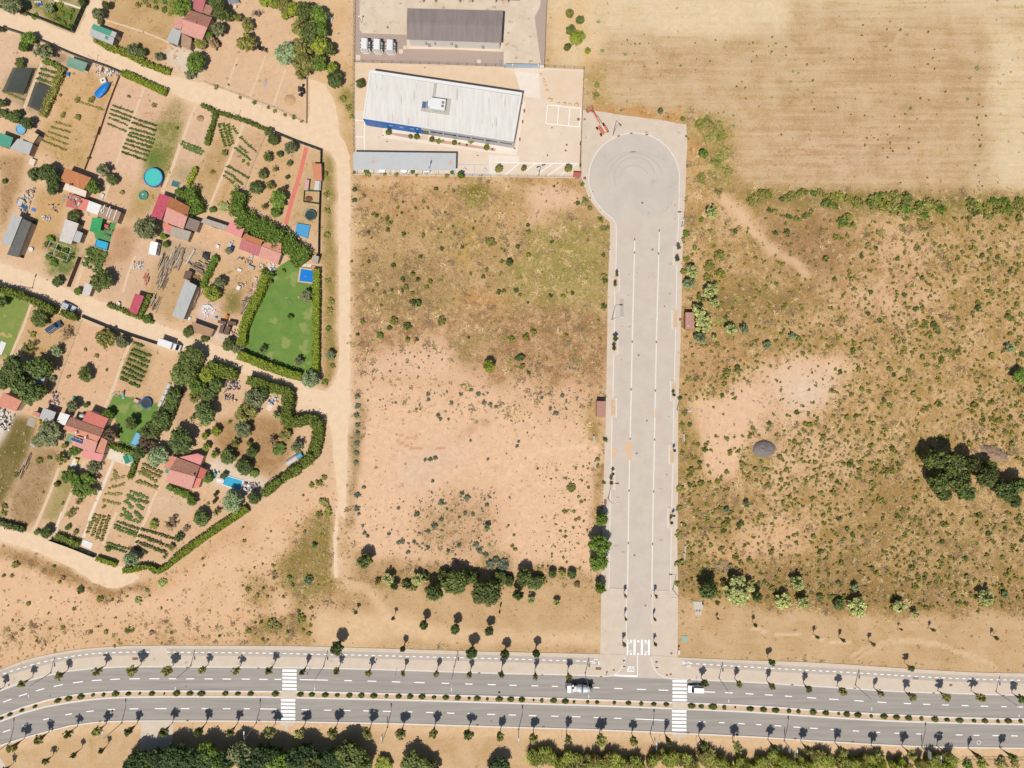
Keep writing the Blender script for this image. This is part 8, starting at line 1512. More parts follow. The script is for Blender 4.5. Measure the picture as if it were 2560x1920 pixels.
junk('white builder sacks heaped on pale rubble',F,[(370,600),(520,610),(530,720),(400,740)],26,(0.4,0.9),[whitesheet],'sack_heap','sacks',0.5);junk('pink brick rubble spread along the lawn hedge',F,[(960,330),(1060,300),(1010,480),(930,500)],70,(0.12,0.4),[block,pinktile,creamslab,brickred],'rubble_heap','rubble',0.25);junk('white plastic and boxes beside the climber end',F,[(1190,100),(1270,110),(1260,190),(1180,170)],18,(0.3,0.8),[whitesheet,palesheet]);junk('tiles and white scrap below the kennels',F,[(710,900),(800,900),(810,990),(700,990)],26,(0.2,0.6),[whitesheet,terracotta,block]);junk('tools and scrap before the rose-roofed house',Y1,[(1220,430),(1560,440),(1700,560),(1560,620),(1260,520)],22,(0.15,0.5));junk('scrap below the tiled roof by the climber',Y1,[(1750,600),(2000,560),(1950,700),(1800,720)],16,(0.2,0.6),[terracotta,tarpgreen,whitesheet,palesheet])
junk('broken bricks and white sack on the weedy track',Y1,[(1240,1080),(1460,1060),(1480,1160),(1280,1220)],30,(0.12,0.35),[orangem,whitesheet,brickred,creamslab])
for lb,sh,q,n,l,a in(('long pile of weathered planks in the timber yard, left stack',Y2,[(600,560),(800,430),(860,560),(640,960),(520,900)],44,(2.8,4.6),65),('pile of brown planks in the timber yard, right stack',Y2,[(880,520),(1000,560),(920,960),(720,960)],34,(2.4,3.8),67),('pile of pale boards left of the plank stack',Y2,[(420,720),(560,740),(460,1040),(340,1040)],26,(1.6,3.0),65),('lower pile of grey timber in the timber yard',Y2,[(280,1180),(560,1200),(480,1600),(200,1560)],44,(2.2,4.0),66),('slanting planks beside the black tarpaulin',Y1,[(40,650),(220,640),(400,840),(300,840)],30,(2.0,3.4),-38),('broken boards right of the slanting planks',Y1,[(200,560),(560,560),(560,700),(300,700)],30,(0.8,2.0),-20),('bundle of planks beside the pale barn',F,[(290,430),(370,440),(320,540),(250,520)],22,(1.6,2.6),68),('second bundle of planks beside the pale barn',F,[(240,530),(320,540),(270,640),(215,620)],20,(1.4,2.4),68),('planks lying below the lower timber pile',E,[(1870,500),(1960,500),(1930,670),(1860,660)],20,(1.4,2.6),60),('old boards stacked against the lawn hedge',F,[(860,590),(990,560),(940,690),(850,690)],24,(1.4,2.6),62),('grey branches along the lawn hedge',F,[(880,520),(1010,510),(1000,570),(880,570)],26,(1.0,2.2),10),('narrow strip of old boards left of the plank stacks',Y2,[(300,640),(400,640),(260,1040),(200,1020)],20,(1.2,2.4),66),('orange-stained boards by the hedge above the red shed',E,[(1760,240),(1850,240),(1800,370),(1740,380)],14,(1.0,1.8),70),('grey dead wood heaped beside the dark field',G,[(330,900),(390,860),(340,1020),(260,1140),(250,1060)],34,(1.2,2.6),66)):
 sticks('timber_pile',lb,'timber pile',sh,q,n,woodm+[mat('brown_plank',(150,118,92),0.9,scale=3)]if 'orange' not in lb else[orangem,terracotta,woodm[2]],l,0.2,0.9,a,0.09,part='plank')
canopy('black tarpaulin over a heap in the timber yard',Y1,[(380,300),(530,330),(500,540),(350,420)],0.9,matblack,'tarpaulin','tarpaulin',-0.5);thing_box('yellow foam block among the broken boards','block','foam_block',Y1,390,565,110,70,0.4,mat('foam_yellow',(226,192,106),0.8),30);sticks('log_heap','yellowish split logs beside the dark wooden shed','log heap',Y1,[(80,890),(300,900),(310,1010),(100,990)],30,[mat('log_yellow',(206,164,92),0.9),woodm[1]],(0.4,1.0),0.14,0.5,part='log')
t=thing('long_pipe','long pale pipe lying along the timber yard path','pipe',(*Y2(1230,680),0));mb=MB().tube([(*Y2(1370,440),0.35),(*Y2(1100,910),0.35)],0.3,12);mb.build('pipe_barrel',palesheet,t);[MB().box(*Y2(1370-k*270,440+k*470),0,0.2,0.9,0.2).build('support',woodroof,t)for k in(0.15,0.85)]
t=thing('covered_boat','boat on a trailer under a bright blue cover','boat',(*A(1275,1108),0),heading(A,(1190,1195),(1365,1010)))
st_=[(-3.0,0.75,1.15),(-2.4,1.05,1.3),(-1.0,1.22,1.45),(0.6,1.15,1.5),(1.9,0.7,1.4),(2.7,0.3,1.25),(3.2,0.06,1.15)]
mb=MB();n=8;V_=[];
for x,w_,z in st_:
 for j in range(n+1):a=math.pi*j/n;V_.append((x,w_*math.cos(a),0.9+(z-0.9)*math.sin(a)+R.uniform(-0.02,0.02)))
mb.add(V_,[(i*(n+1)+j,(i+1)*(n+1)+j,(i+1)*(n+1)+j+1,i*(n+1)+j+1)for i in range(len(st_)-1)for j in range(n)]+[tuple(range(n+1))]);mb.local('cover',tarpblue,t)
mb=MB();V_=[];
for x,w_,z in st_:
 for j in range(n+1):a=math.pi*j/n;V_.append((x*0.98,w_*0.94*math.cos(a),0.92-0.5*math.sin(a)))
mb.add(V_,[(i*(n+1)+j,(i+1)*(n+1)+j,(i+1)*(n+1)+j+1,i*(n+1)+j+1)for i in range(len(st_)-1)for j in range(n)]);mb.local('hull',whitesheet,t);MB().bar((-2,0,0.4),(3.6,0,0.4),0.12).local('trailer_beam',galv,t);wheels(t,(-0.6,),1.9,0.3,0.18)
t=thing('water_tank','square white tank with dark lid beside the boat','tank',(*A(1275,995),0),math.radians(20));MB().box(0,0,0,0.9,1.7,1.5).local('tank_body',whitesheet,t,bevel=0.06);MB().box(0,0,0.9,0.95,0.5,0.5).local('lid',darkmetal,t)
t=thing('caravan','white flat-roofed caravan beside the timber yard','caravan',(*C(1872,1465,2.2),0),heading(C,(1860,1540),(1890,1392)));MB().box(0,0,0.4,2.4,3.9,2.2).local('body',carwhite,t,bevel=0.15);MB().box(-0.3,-1.11,1.2,1.8,1.2,0.04).local('window',glassd,t);MB().box(1.0,-1.11,0.5,2.1,0.7,0.04).local('door',palesheet,t);MB().bar((1.9,0,0.45),(3.0,0,0.45),0.1).local('drawbar',galv,t);wheels(t,(0.0,),2.0,0.3,0.18)
def tyres(label,sh,pts,n,ang=0):
 poly_=sh.pts(pts);t=thing('tyre_pile',label,'tyres',(*cen(poly_),0))
 for i,(x,y)in enumerate(sample(poly_,n)):MB().ring(x,y,0.02+(i%3)*0.2,0.21+(i%3)*0.2,0.2,0.33,14).build('tyre',rubber,t)
tyres('low pile of black tyres below the khaki tree',B,[(1055,570),(1170,600),(1165,635),(1050,600)],14);tyres('stack of dark tyres beside the pale low wall',B,[(1545,1060),(1610,1045),(1625,1150),(1560,1190)],26);tyres('line of small pots or tyres along the fallow plot',B,[(555,620),(540,600),(590,500),(605,510)],9)
mound('straw_mound','round low mound of straw on the fallow plot','mound',B,1437,1222,72,72,0.5,mat('straw_heap',(222,180,132),0.97,scale=2,c2=(200,160,122)));mound('ash_heap','narrow grey ash heap on the fallow plot','heap',B,1137,1015,24,62,0.25,mat('ash',(206,192,178),0.97),-0.3);mound('soil_heap','small brown heap of cut weeds beside the narrow hedge','heap',B,348,1445,46,38,0.6,LEAF['brown'])
netm=bpy.data.materials.new('shade_net');netm.use_nodes=True;nt=netm.node_tree;bs=nt.nodes['Principled BSDF'];bs.inputs['Base Color'].default_value=(0.055,0.06,0.05,1);bs.inputs['Roughness'].default_value=0.9;tp=node(nt,'ShaderNodeBsdfTransparent');ms=node(nt,'ShaderNodeMixShader');nz_=node(nt,'ShaderNodeTexNoise');nz_.inputs['Scale'].default_value=2.0;mr=node(nt,'ShaderNodeMapRange');mr.inputs[3].default_value=0.45;mr.inputs[4].default_value=0.95;nt.links.new(nz_.outputs[0],mr.inputs[0]);nt.links.new(mr.outputs[0],ms.inputs[0]);nt.links.new(tp.outputs[0],ms.inputs[1]);nt.links.new(bs.outputs[0],ms.inputs[2]);nt.links.new(ms.outputs[0],nt.nodes['Material Output'].inputs[0])
canopy('dark shade net over vegetable beds, left one',A,[(160,822),(402,832),(285,1150),(28,1110)],1.3,netm,'shade_net','shade net',0.25);canopy('dark shade net over vegetable beds, right of the path',A,[(432,1000),(620,1072),(520,1385),(330,1290)],1.3,netm,'shade_net','shade net',0.25)
t=thing('garden_table','round white table beside the pale path','table',(*C(1232,742),0));MB().disc(*C(1232,742),0.7,0.75,0.5,None,18).build('table_top',whitesheet,t);MB().disc(*C(1232,742),0,0.7,0.06,None,8).build('leg',whitesheet,t)
t=thing('stone_sink','white rectangular basin frame beside the pale path','basin',(*C(1250,840),0),math.radians(65));[MB().box(x,y,0,0.5,w_,d_).local('side',whitesheet,t)for x,y,w_,d_ in((0,0.45,1.7,0.15),(0,-0.45,1.7,0.15),(0.8,0,0.15,0.75),(-0.8,0,0.15,0.75))];MB().box(0,0,0,0.25,1.5,0.75).local('bottom',creamslab,t)
g=C(388,1484);tag(MB().disc(*g,0.45,0.5,0.72,None,22).disc(*g,0,0.45,0.1,None,8).build('round_table',whitesheet),'white round table top beside the dark lean-to','table');g=E(1458,585);tag(MB().ring(*g,0,0.75,0.4,0.55,18).disc(*g,0.02,0.5,0.4,None,18).build('rain_barrel',whitesheet),'white-rimmed barrel at the lane by the red shed','barrel');g=B(780,95);tag(MB().disc(*g,0.65,0.72,0.5,None,16).disc(*g,0,0.65,0.08,None,8).build('round_table',creamslab),'round cream table at the top by the grey tarpaulin','table')
canopy('grey-blue tarpaulin over a heap at the top edge',B,[(660,-30),(790,-40),(825,30),(690,40)],1.0,mat('grey_blue_tarp',(150,156,164),0.7,scale=1.5,c2=(120,130,146)),'tarpaulin','tarpaulin',-0.3)
for lb,nm,cat,sh,x,y,w_,d_,h_,m_ in(('white beehive-like box beside the tall tree row','white_box','box',B,1930,225,54,40,0.7,whitesheet),('pale box left of the first barn shadow','pale_crate','crate',C,390,412,70,80,0.8,creamslab),('white upright box among the junk at the left edge','white_crate','crate',C,245,905,55,85,0.8,palesheet),('blue tarpaulin scrap on the weedy ground','blue_scrap','tarpaulin',C,410,996,55,40,0.12,mat('pale_blue_plastic',(96,140,214),0.5)),('blue sheet over the junk at the left edge','blue_scrap','tarpaulin',C,290,962,90,36,0.5,mat('navy_plastic',(60,100,150),0.5)),('white crate on the bare yard below the grey lean-to','white_crate','crate',D,556,1442,42,36,0.6,whitesheet),('pale blue cabinet in the bare yard','cabinet','cabinet',Y1,1050,115,80,110,0.8,mat('pale_cabinet',(206,216,222),0.5)),('dark blue barrel cover in the bare yard','blue_bin','bin',Y1,1098,200,85,85,0.9,mat('deep_blue_plastic',(30,70,130),0.5)),('cream board leaning in the bare yard','board','board',Y1,1100,70,36,120,0.5,creamslab),('grey metal trunk below the rose-roofed house','metal_trunk','trunk',Y1,1575,680,170,70,0.8,greysheet),('pale grey panel before the rose-roofed house','panel','panel',Y1,1595,440,60,150,0.4,greysheet),('orange crate before the rose-roofed house','orange_crate','crate',Y1,1495,530,55,45,0.4,orangem),('white bathtub in the rubble garden','bathtub','bathtub',Y1,1290,750,110,70,0.5,whitesheet),('white bin liner in the rubble garden','white_sack','sack',Y1,1265,1200,90,110,0.6,whitesheet),('pale block in the rubble garden','stone_block','block',Y1,1690,970,80,80,0.5,block),('orange mixer drum above the kennels','cement_mixer','mixer',F,665,740,36,50,0.9,mat('mixer_orange',(226,140,50),0.5)),('blue tub beside the white sacks','blue_tub','tub',F,538,746,30,24,0.4,tarpblue),('small white basin below the pale barn','basin','basin',F,210,762,36,40,0.4,whitesheet),('blue drum at the flowering hedge','blue_drum','drum',A,825,898,34,36,0.7,tarpblue),('mint green crate at the top left','mint_crate','crate',A,322,8,36,26,0.5,mat('mint',(150,220,190),0.5)),('red chest beside the tiled house terrace','red_chest','chest',G,1302,795,32,66,0.6,mat('bright_red',(214,50,40),0.5)),('pale cement pad with a dark groove at the dark field','cement_pad','slab',G,385,465,100,110,0.12,fibre),('white trough left of the dead wood','trough','trough',G,398,745,66,34,0.4,greysheet),('yellow bin beside the grey shed','yellow_bin','bin',G,467,462,34,44,0.8,mat('yellow_plastic',(240,196,40),0.5)),('teal wheelbarrow beside the olive tree','wheelbarrow','wheelbarrow',G,905,172,48,30,0.5,tealsheet),('white cement block slab at the lower left gate','cement_slab','slab',T,560,208,66,42,0.1,whitesheet),('white and yellow furniture under the olive trees','furniture','furniture',G,905,965,60,110,0.8,whitesheet),('yellow cushion on the white furniture','cushion','cushion',G,930,940,30,50,0.9,mat('cushion_yellow',(240,214,90),0.7)),('white pool slab at the left lawn edge','pool_cover','cover',E,15,1120,70,160,0.15,whitesheet)):
 thing_box(lb,cat,nm,sh,x,y,w_,d_,h_,m_)
for i,x in enumerate((452,480,508)):t=thing('garden_chair','{} blue-white deckchair from the left in the top left garden'.format(ordinal(i)),'chair',(*A(x,55),0),0.3,'blue-white deckchairs');MB().box(0,0,0.3,0.36,0.5,0.9).local('seat',tarpblue if i!=1 else mat('chair_blue',(70,110,190),0.6),t);MB().bar((0,0.4,0.36),(0,0.6,0.8),0.5,0.05).local('backrest',whitesheet,t);[MB().box(a,b_,0,0.3,0.05,0.05).local('leg',whitesheet,t)for a in(-0.2,0.2)for b_ in(-0.4,0.4)]
hp=smoothline(C.pts([(705,840),(680,880),(620,915),(560,965),(500,1000),(450,1030),(435,1080),(420,1135)]),0.5);tag(MB().tube([(*p,0.03)for p in hp],0.05,5).build('garden_hose',mat('hose_yellow',(236,190,60),0.6)),'yellow hose snaking over the weedy ground left of the red huts','hose')
for sh,x,y,lb in((D,1468,600,'coil of pale yellow hose beside the red path'),(C,1110,1378,'coil of yellow hose on the narrow path'),(C,2088,597,'coil of yellow hose beside the pond')):tag(MB().ring(*sh(x,y),0.01,0.12,0.28,0.4,16).build('hose_coil',mat('hose_pale',(234,214,96),0.6)),lb,'hose')
street_lamp(E(396,392),70,'slim lamp with white head on the second lane',5.5,0.5,None)
for i,(sh,x,y,lb)in enumerate(((A,1178,755,'thin pole at the first lane above the white rubble'),(B,815,1430,'thin pole at the first lane by the crop garden'),(E,610,725,'slim leaning pole above the dark blue car'),(B,230,945,'slim lamp pole by the cement yard at the first lane'),(H,1785,385,'white pole at the corner of the tall hedge'),(F,1890,1600,'white post at the lane junction'))):t=thing('utility_pole',lb,'pole',(*sh(x,y),0));MB().tube([(*sh(x,y),0),(*sh(x,y),4.0)],[0.07,0.05],6).build('pole_shaft',galv,t);MB().box(*sh(x,y),3.9,4.0,0.4,0.12).build('cross_arm',galv,t)
gtrees('in the upper left gardens',[(A,140,40,150,6,'dense','olive','grey-green tree'),(A,1195,165,80,4.5,'dense','olive','grey-green tree'),(A,1290,60,55,4,'dense','oak','dark tree'),(A,1220,265,40,2,'dense','khaki','khaki bushy tree'),(A,1620,600,90,4,'loose','olive','grey-green tree'),(A,1940,690,62,3,'loose','olive','grey-green tree'),(A,1730,640,55,3.4,'dense','dark','dark tree'),(A,345,470,100,4,'dense','green','fresh green tree'),(A,290,570,72,3.5,'dense','green','fresh green tree'),(A,530,620,130,5,'loose','olive','grey-green tree'),(A,240,765,72,2.5,'dense','oak','dark tree'),(A,20,1255,62,3,'dense','oak','dark tree'),(A,210,1385,60,3,'dense','dark','dark tree'),(A,335,1500,85,4,'dense','dark','dark tree'),(A,600,90,70,3,'loose','blue','bluish tree'),(A,1000,20,50,3,'dense','oak','dark tree'),(A,-5,350,40,3,'dense','dark','dark tree')])
gtrees('round the topmost house',[(B,135,95,120,5,'dense','green','fresh green tree'),(B,600,150,115,6,'dense','oak','dark olive tree'),(B,540,20,100,5,'dense','dark','dark tree'),(B,565,355,98,5,'dense','olive','grey-green tree'),(B,690,200,70,4,'dense','oak','dark olive tree'),(B,800,205,62,3.5,'loose','khaki','khaki tree'),(B,920,300,95,4,'loose','khaki','khaki tree'),(B,905,510,130,5,'spiky','khaki','khaki tree'),(B,290,760,135,5,'dense','green','fresh green tree'),(B,215,905,72,3,'loose','olive','grey-green tree'),(B,500,520,80,3,'loose','brown','brownish tree'),(B,345,530,85,3,'dense','khaki','khaki tree'),(B,450,430,60,3,'dense','green','fresh green tree')])
plant('bare_tree','leafless grey tree on the dry lawn at the top','tree',B(1035,165,2),B.m(80),3.4,'bare','none',trunkr=0.1)
gtrees('in the tall row at the top',[(B,1130,10,80,3.5,'dense','lime','yellow-green tree'),(B,1250,30,90,4,'dense','lime','yellow-green tree'),(B,1370,70,95,4.5,'dense','khaki','khaki tree'),(B,1500,110,100,5,'dense','lime','yellow-green tree'),(B,1395,180,72,3,'loose','lime','yellow-green tree'),(B,1640,150,135,7,'dense','oak','dark olive tree'),(B,1790,190,125,6.5,'dense','green','fresh green tree'),(B,1560,330,130,5,'loose','khaki','khaki tree'),(B,1690,400,150,7,'dense','oak','dark olive tree'),(B,1825,360,95,6,'dense','green','fresh green tree'),(B,1610,560,150,6,'loose','khaki','khaki tree'),(B,1805,560,115,6,'dense','lime','yellow-green tree'),(B,1620,770,160,7,'dense','khaki','khaki tree'),(B,1790,770,125,6,'dense','green','fresh green tree'),(B,1570,900,80,4,'loose','khaki','khaki tree'),(B,1390,650,155,6,'dense','blue','blue-grey tree'),(B,1925,595,80,5,'dense','oak','dark olive tree'),(B,1955,835,82,4,'dense','lime','yellow-green tree'),(B,1990,965,118,5,'dense','dark','dark tree')])
gtrees('near the huts left of the round pool',[(C,450,570,110,5,'dense','dark','dark tree'),(C,590,545,120,5,'dense','dark','dark tree'),(C,660,645,105,5,'dense','dark','dark tree'),(C,650,745,85,4,'dense','dark','dark tree'),(C,1255,510,100,4,'loose','olive','grey-green tree'),(C,1370,630,80,3,'dense','oak','dark olive tree'),(C,1140,720,90,4,'dense','green','fresh green tree'),(C,900,1085,95,2.5,'dense','oak','dark olive tree'),(C,50,650,34,1.4,'dense','box','small green tree'),(C,1075,370,26,1.5,'sparse','khaki','thin khaki tree')])
gtrees('round crimson-roofed house and timber yard',[(C,1780,1225,165,6,'dense','olive','big spreading tree'),(C,1990,1320,52,3,'dense','lime','yellow-green tree'),(C,2020,1420,46,2.4,'dense','green','fresh green tree'),(D,95,785,68,3.5,'dense','green','fresh green tree'),(D,690,1500,50,1.6,'dense','olive','small grey-green tree'),(E,1240,305,150,5,'dense','oak','dark olive tree'),(E,950,430,55,2,'dense','green','fresh green tree'),(E,700,310,75,2.5,'dense','dark','dark tree'),(F,490,455,115,4,'dense','lime','yellow-green tree'),(F,590,320,80,3.5,'dense','olive','small grey-green tree'),(F,200,930,80,2.5,'dense','oak','dark olive tree'),(F,400,1005,60,2,'dense','oak','dark olive tree'),(F,690,1080,90,3.5,'dense','oak','dark olive tree'),(F,800,1130,80,3,'loose','olive','small grey-green tree'),(E,1790,770,60,2,'dense','green','fresh green tree')])
gtrees('in the orchard beside the red path',[(D,1235,140,80,3,'dense','oak','dark olive tree'),(D,1445,240,88,4,'dense','olive','grey-green tree'),(D,1165,350,68,3,'loose','oak','dark olive tree'),(D,1310,320,52,2.2,'loose','green','fresh green tree'),(D,1430,430,42,2,'loose','oak','dark olive tree'),(D,1255,505,52,2.4,'sparse','khaki','thin khaki tree'),(D,1110,560,78,3,'loose','oak','dark olive tree'),(D,1405,602,34,1.8,'loose','dark','dark tree'),(D,1025,730,92,3.5,'dense','dark','dark tree'),(D,1195,700,62,2.8,'loose','khaki','thin khaki tree'),(D,1372,735,42,2.6,'loose','purple','purple-leaved tree'),(D,1295,870,130,4.5,'dense','green','big dense green tree'),(D,1270,1022,76,3,'dense','green','fresh green tree'),(D,1130,960,60,2.5,'sparse','khaki','thin khaki tree'),(D,1180,40,70,2.6,'loose','oak','dark olive tree'),(D,640,300,46,1.6,'loose','khaki','thin khaki tree'),(D,630,960,90,1.2,'loose','gum','low pale tree'),(D,495,1000,45,1.6,'dense','green','fresh green tree'),(D,780,730,60,1.2,'sparse','gum','low pale tree')])
gtrees('on and beside the big lawn',[(F,1640,490,86,4,'dense','olive','grey-green tree'),(F,1437,745,46,2,'loose','green','fresh green tree'),(F,1100,1145,66,3.2,'sparse','olive','thin grey-green tree'),(F,1540,1285,66,3,'loose','olive','thin grey-green tree'),(F,1350,190,32,1.4,'dense','lime','yellow-green tree'),(F,1195,230,62,3,'loose','green','fresh green tree'),(F,1120,190,50,2.4,'loose','green','fresh green tree'),(F,1690,1505,122,5,'dense','blue','big blue-green tree'),(F,1935,1210,72,2.5,'dense','olive','grey-green tree'),(F,1190,320,45,2,'loose','khaki','thin khaki tree')])
gtrees('left of the white box lorry',[(E,480,760,130,4,'dense','oak','dark olive tree'),(E,810,950,100,2,'sparse','brown','dry brown tree'),(E,340,1120,110,3,'sparse','khaki','thin khaki tree'),(E,690,1155,82,3.2,'loose','blue','blue-grey tree'),(E,1280,1000,125,4,'spiky','khaki','khaki tree'),(E,1490,1045,92,3.5,'dense','olive','grey-green tree'),(E,1045,1440,115,3.5,'loose','oak','dark olive tree'),(E,180,1350,170,7,'dense','dark','big dark tree'),(E,480,1360,165,7,'dense','dark','big dark tree'),(E,250,1560,150,7,'dense','dark','big dark tree'),(E,40,1500,150,6,'dense','dark','big dark tree'),(E,20,560,80,4,'dense','dark','big dark tree'),(E,640,1500,45,1.6,'loose','blue','blue-grey tree'),(G,380,110,150,7,'dense','dark','big dark tree'),(G,530,70,70,5,'dense','dark','big dark tree')])
gtrees('below the white box lorry',[(F,230,1240,180,5,'dense','oak','dark olive tree'),(F,150,1410,190,6,'dense','oak','dark olive tree'),(F,430,1440,115,4.5,'dense','lime','yellow-green tree'),(F,530,1580,100,4.5,'dense','dark','dark tree'),(F,300,1580,110,5,'dense','green','fresh green tree'),(G,2120,130,110,5,'dense','dark','dark tree')])
gtrees('round the house with solar panels',[(G,600,610,180,5,'dense','olive','big grey-green tree'),(G,480,680,100,3.5,'dense','olive','big grey-green tree'),(G,890,270,84,4,'dense','olive','grey-green tree'),(G,1345,620,105,4,'loose','purple','brownish tree'),(G,1320,370,72,3.5,'dense','green','fresh green tree'),(G,1820,560,135,4.5,'loose','oak','dark olive tree'),(G,1600,480,90,4,'dense','oak','dark olive tree'),(G,1790,720,110,4,'loose','purple','brownish tree'),(G,1930,890,150,5,'dense','blue','blue-grey tree'),(G,1700,830,100,4,'dense','dark','dark tree'),(G,1960,420,125,5,'dense','dark','dark tree'),(G,840,1120,115,3.5,'dense','green','fresh green tree'),(G,1140,1010,105,3,'loose','olive','grey-green tree'),(G,1010,1250,165,3.6,'spiky','green','spiky green tree'),(G,780,755,42,1.6,'dense','khaki','khaki tree'),(G,905,820,92,2,'loose','green','fresh green tree'),(G,740,920,80,3,'loose','khaki','khaki tree'),(G,1080,1110,55,2,'dense','dark','dark tree'),(G,960,1440,60,1.6,'sparse','weed','thin green tree'),(G,880,1560,70,1.4,'sparse','weed','thin green tree'),(G,1050,260,38,1.6,'dense','green','fresh green tree')])
shrub(G,690,1226,40,1.6,'lime','yellow-green clipped ball beside the beige path',name='ball_bush',kind='round',cat='bush');shrub(G,520,1322,22,0.8,'lime','tiny yellow-green bush beside the beige path',cat='bush',name='bush');shrub(G,758,1455,24,0.7,'lime','lime bush beside a white stone on the narrow lawn',cat='bush',name='bush')
gtrees('in the tall-hedged corner garden',[(H,105,700,180,6,'dense','dark','big dark tree'),(H,400,330,150,6,'dense','dark','big dark tree'),(H,400,465,82,4,'loose','gum','silvery tree'),(H,250,420,50,3,'loose','gum','silvery tree'),(H,535,575,70,3,'dense','lime','yellow-green tree'),(H,405,630,55,2.5,'dense','lime','yellow-green tree'),(H,420,770,58,2.6,'dense','lime','yellow-green tree'),(H,520,860,60,2.4,'loose','lime','yellow-green tree'),(H,870,560,112,4,'dense','olive','grey-green tree'),(H,1010,170,140,6,'dense','olive','grey-green tree'),(H,900,360,160,5,'loose','khaki','khaki tree'),(H,680,885,110,4,'dense','dark','dark tree'),(H,880,1010,112,4,'dense','dark','dark tree'),(H,975,830,76,3.4,'dense','dark','dark tree'),(H,940,725,42,2.2,'dense','lime','yellow-green tree'),(H,770,725,62,3,'loose','khaki','khaki tree'),(H,1230,700,82,3,'sparse','brown','thin brownish tree'),(H,1300,790,100,1.6,'loose','green','low green tree'),(H,1520,770,92,4,'loose','olive','grey-green tree'),(H,1380,620,90,2.5,'loose','weed','low green tree'),(H,740,1430,158,5,'dense','blue','big blue-green tree'),(H,1000,1390,90,4,'dense','dark','dark tree'),(H,245,1425,72,3,'dense','green','fresh green tree'),(H,355,1610,92,3.2,'dense','dark','dark tree'),(H,530,1350,36,2,'loose','oak','small dark tree'),(H,520,1432,36,2,'loose','oak','small dark tree'),(H,545,1560,62,2.2,'sparse','khaki','thin khaki tree'),(H,1285,375,72,4,'loose','gum','silvery tree'),(H,440,1150,70,2.4,'dense','green','fresh green tree'),(H,640,1110,44,1.8,'dense','oak','small dark tree'),(H,270,170,80,3,'loose','khaki','khaki tree'),(H,440,120,110,5,'dense','dark','dark tree'),(H,1000,1095,60,1.4,'dense','green','fresh green tree'),(H,1110,100,80,5,'dense','dark','dark tree')])
hedge('vine_row','bright green vine row below the pink-terraced house',smoothline(H.pts([(-40,1240),(60,1290),(180,1340),(290,1400)]),1.0),1.7,1.4,'green',cat='vine')
gtrees('at the lower tip of the gardens',[(T,845,305,52,4.5,'dense','blue','blue-green tree'),(T,1295,45,58,3.5,'dense','dark','dark tree'),(T,1095,78,50,3,'sparse','brown','thin brown tree'),(T,985,82,34,1.6,'loose','lime','yellow-green tree'),(T,1195,108,26,1.2,'loose','brown','thin brown tree'),(T,1150,165,32,2,'loose','oak','dark olive tree'),(T,1103,228,26,1.6,'loose','khaki','khaki tree'),(T,1058,288,20,1.4,'sparse','khaki','khaki tree'),(T,298,130,42,3,'dense','dark','dark tree'),(T,435,100,24,1.2,'loose','green','fresh green tree'),(T,485,130,20,1,'loose','khaki','khaki tree'),(T,445,22,34,1.2,'sparse','weed','thin green tree'),(T,235,130,22,1.2,'dense','green','fresh green tree'),(T,695,240,20,1,'dense','green','fresh green tree')])
crops('crop row from the top in the bed above the clipped hedge beds, left half',A,[((1380,1290),(1612,1368)),((1362,1338),(1598,1428)),((1348,1388),(1580,1476)),((1340,1442),(1430,1478)),((1472,1492),(1552,1530)),((1318,1512),(1534,1602))],20)
crops('staked crop row from the top in the long bed beside the green plot',A,[((1640,1448),(1900,1536)),((1622,1500),(1890,1592)),((1592,1568),(1872,1650)),((1596,1622),(1880,1706)),((1580,1660),(1862,1752)),((1556,1712),(1842,1800)),((1534,1756),(1818,1850)),((1514,1806),(1796,1902)),((1500,1860),(1772,1958))],22,0.8)
crops('low crop row from the top in the weedy boat garden',A,[((990,1250),(1260,1340)),((680,1490),(860,1545)),((640,1555),(850,1615)),((600,1610),(830,1690)),((560,1660),(815,1760)),((530,1720),(800,1830))],20,0.5,'weed')
crops('crop row from the top above the second shade net',A,[((510,840),(700,900)),((490,900),(680,960)),((470,960),(640,1020))],26,0.6)
crops('edge row from the left beside the shade nets',A,[((400,860),(280,1150)),((40,1120),(290,1220))],22,0.6,'khaki')
crops('vine-like row from the left in the crop garden',B,[((575,1525),(650,1780)),((628,1520),(705,1775)),((685,1525),(745,1755)),((745,1550),(795,1630))],26,0.9,'green')
crops('green row from the top left of the narrow hedge',D,[((130,170),(340,250)),((120,200),(370,290)),((150,240),(350,320))],26,0.5)
crops('bean row from the top in the garden left of the orchard',D,[((840,120),(1020,285)),((835,240),(910,300)),((775,250),(955,390)),((690,470),(930,610)),((660,540),(760,600)),((640,590),(740,665)),((770,620),(860,690))],22,0.7)
crops('row from the left of the dense green bed below the patio pool',C,[((1100,1480),(1050,1659)),((1160,1500),(1100,1700)),((1230,1510),(1160,1740)),((1290,1530),(1200,1780))],42,0.9,'crop')
crops('tied tomato row from the top in the bed below the box lorry',E,[((1650,1060),(1745,1100)),((1625,1145),(1835,1220)),((1605,1200),(1812,1290)),((1575,1260),(1790,1350)),((1550,1312),(1765,1420)),((1520,1370),(1742,1475)),((1505,1430),(1720,1530)),((1485,1492),(1692,1592))],28,0.9)
crops('bushy row from the top left of the pink-terraced house',G,[((1760,980),(1960,1080)),((1740,1040),(1940,1130)),((1720,1080),(1900,1180)),((1690,1190),(1900,1260))],34,0.8,'weed')
crops('potato row from the top in the plot by the pale cement path',G,[((1400,1050),(1410,1120)),((1360,1170),(1500,1130)),((1340,1270),(1500,1220)),((1290,1340),(1480,1340)),((1270,1420),(1450,1460))],30,0.4,'weed')
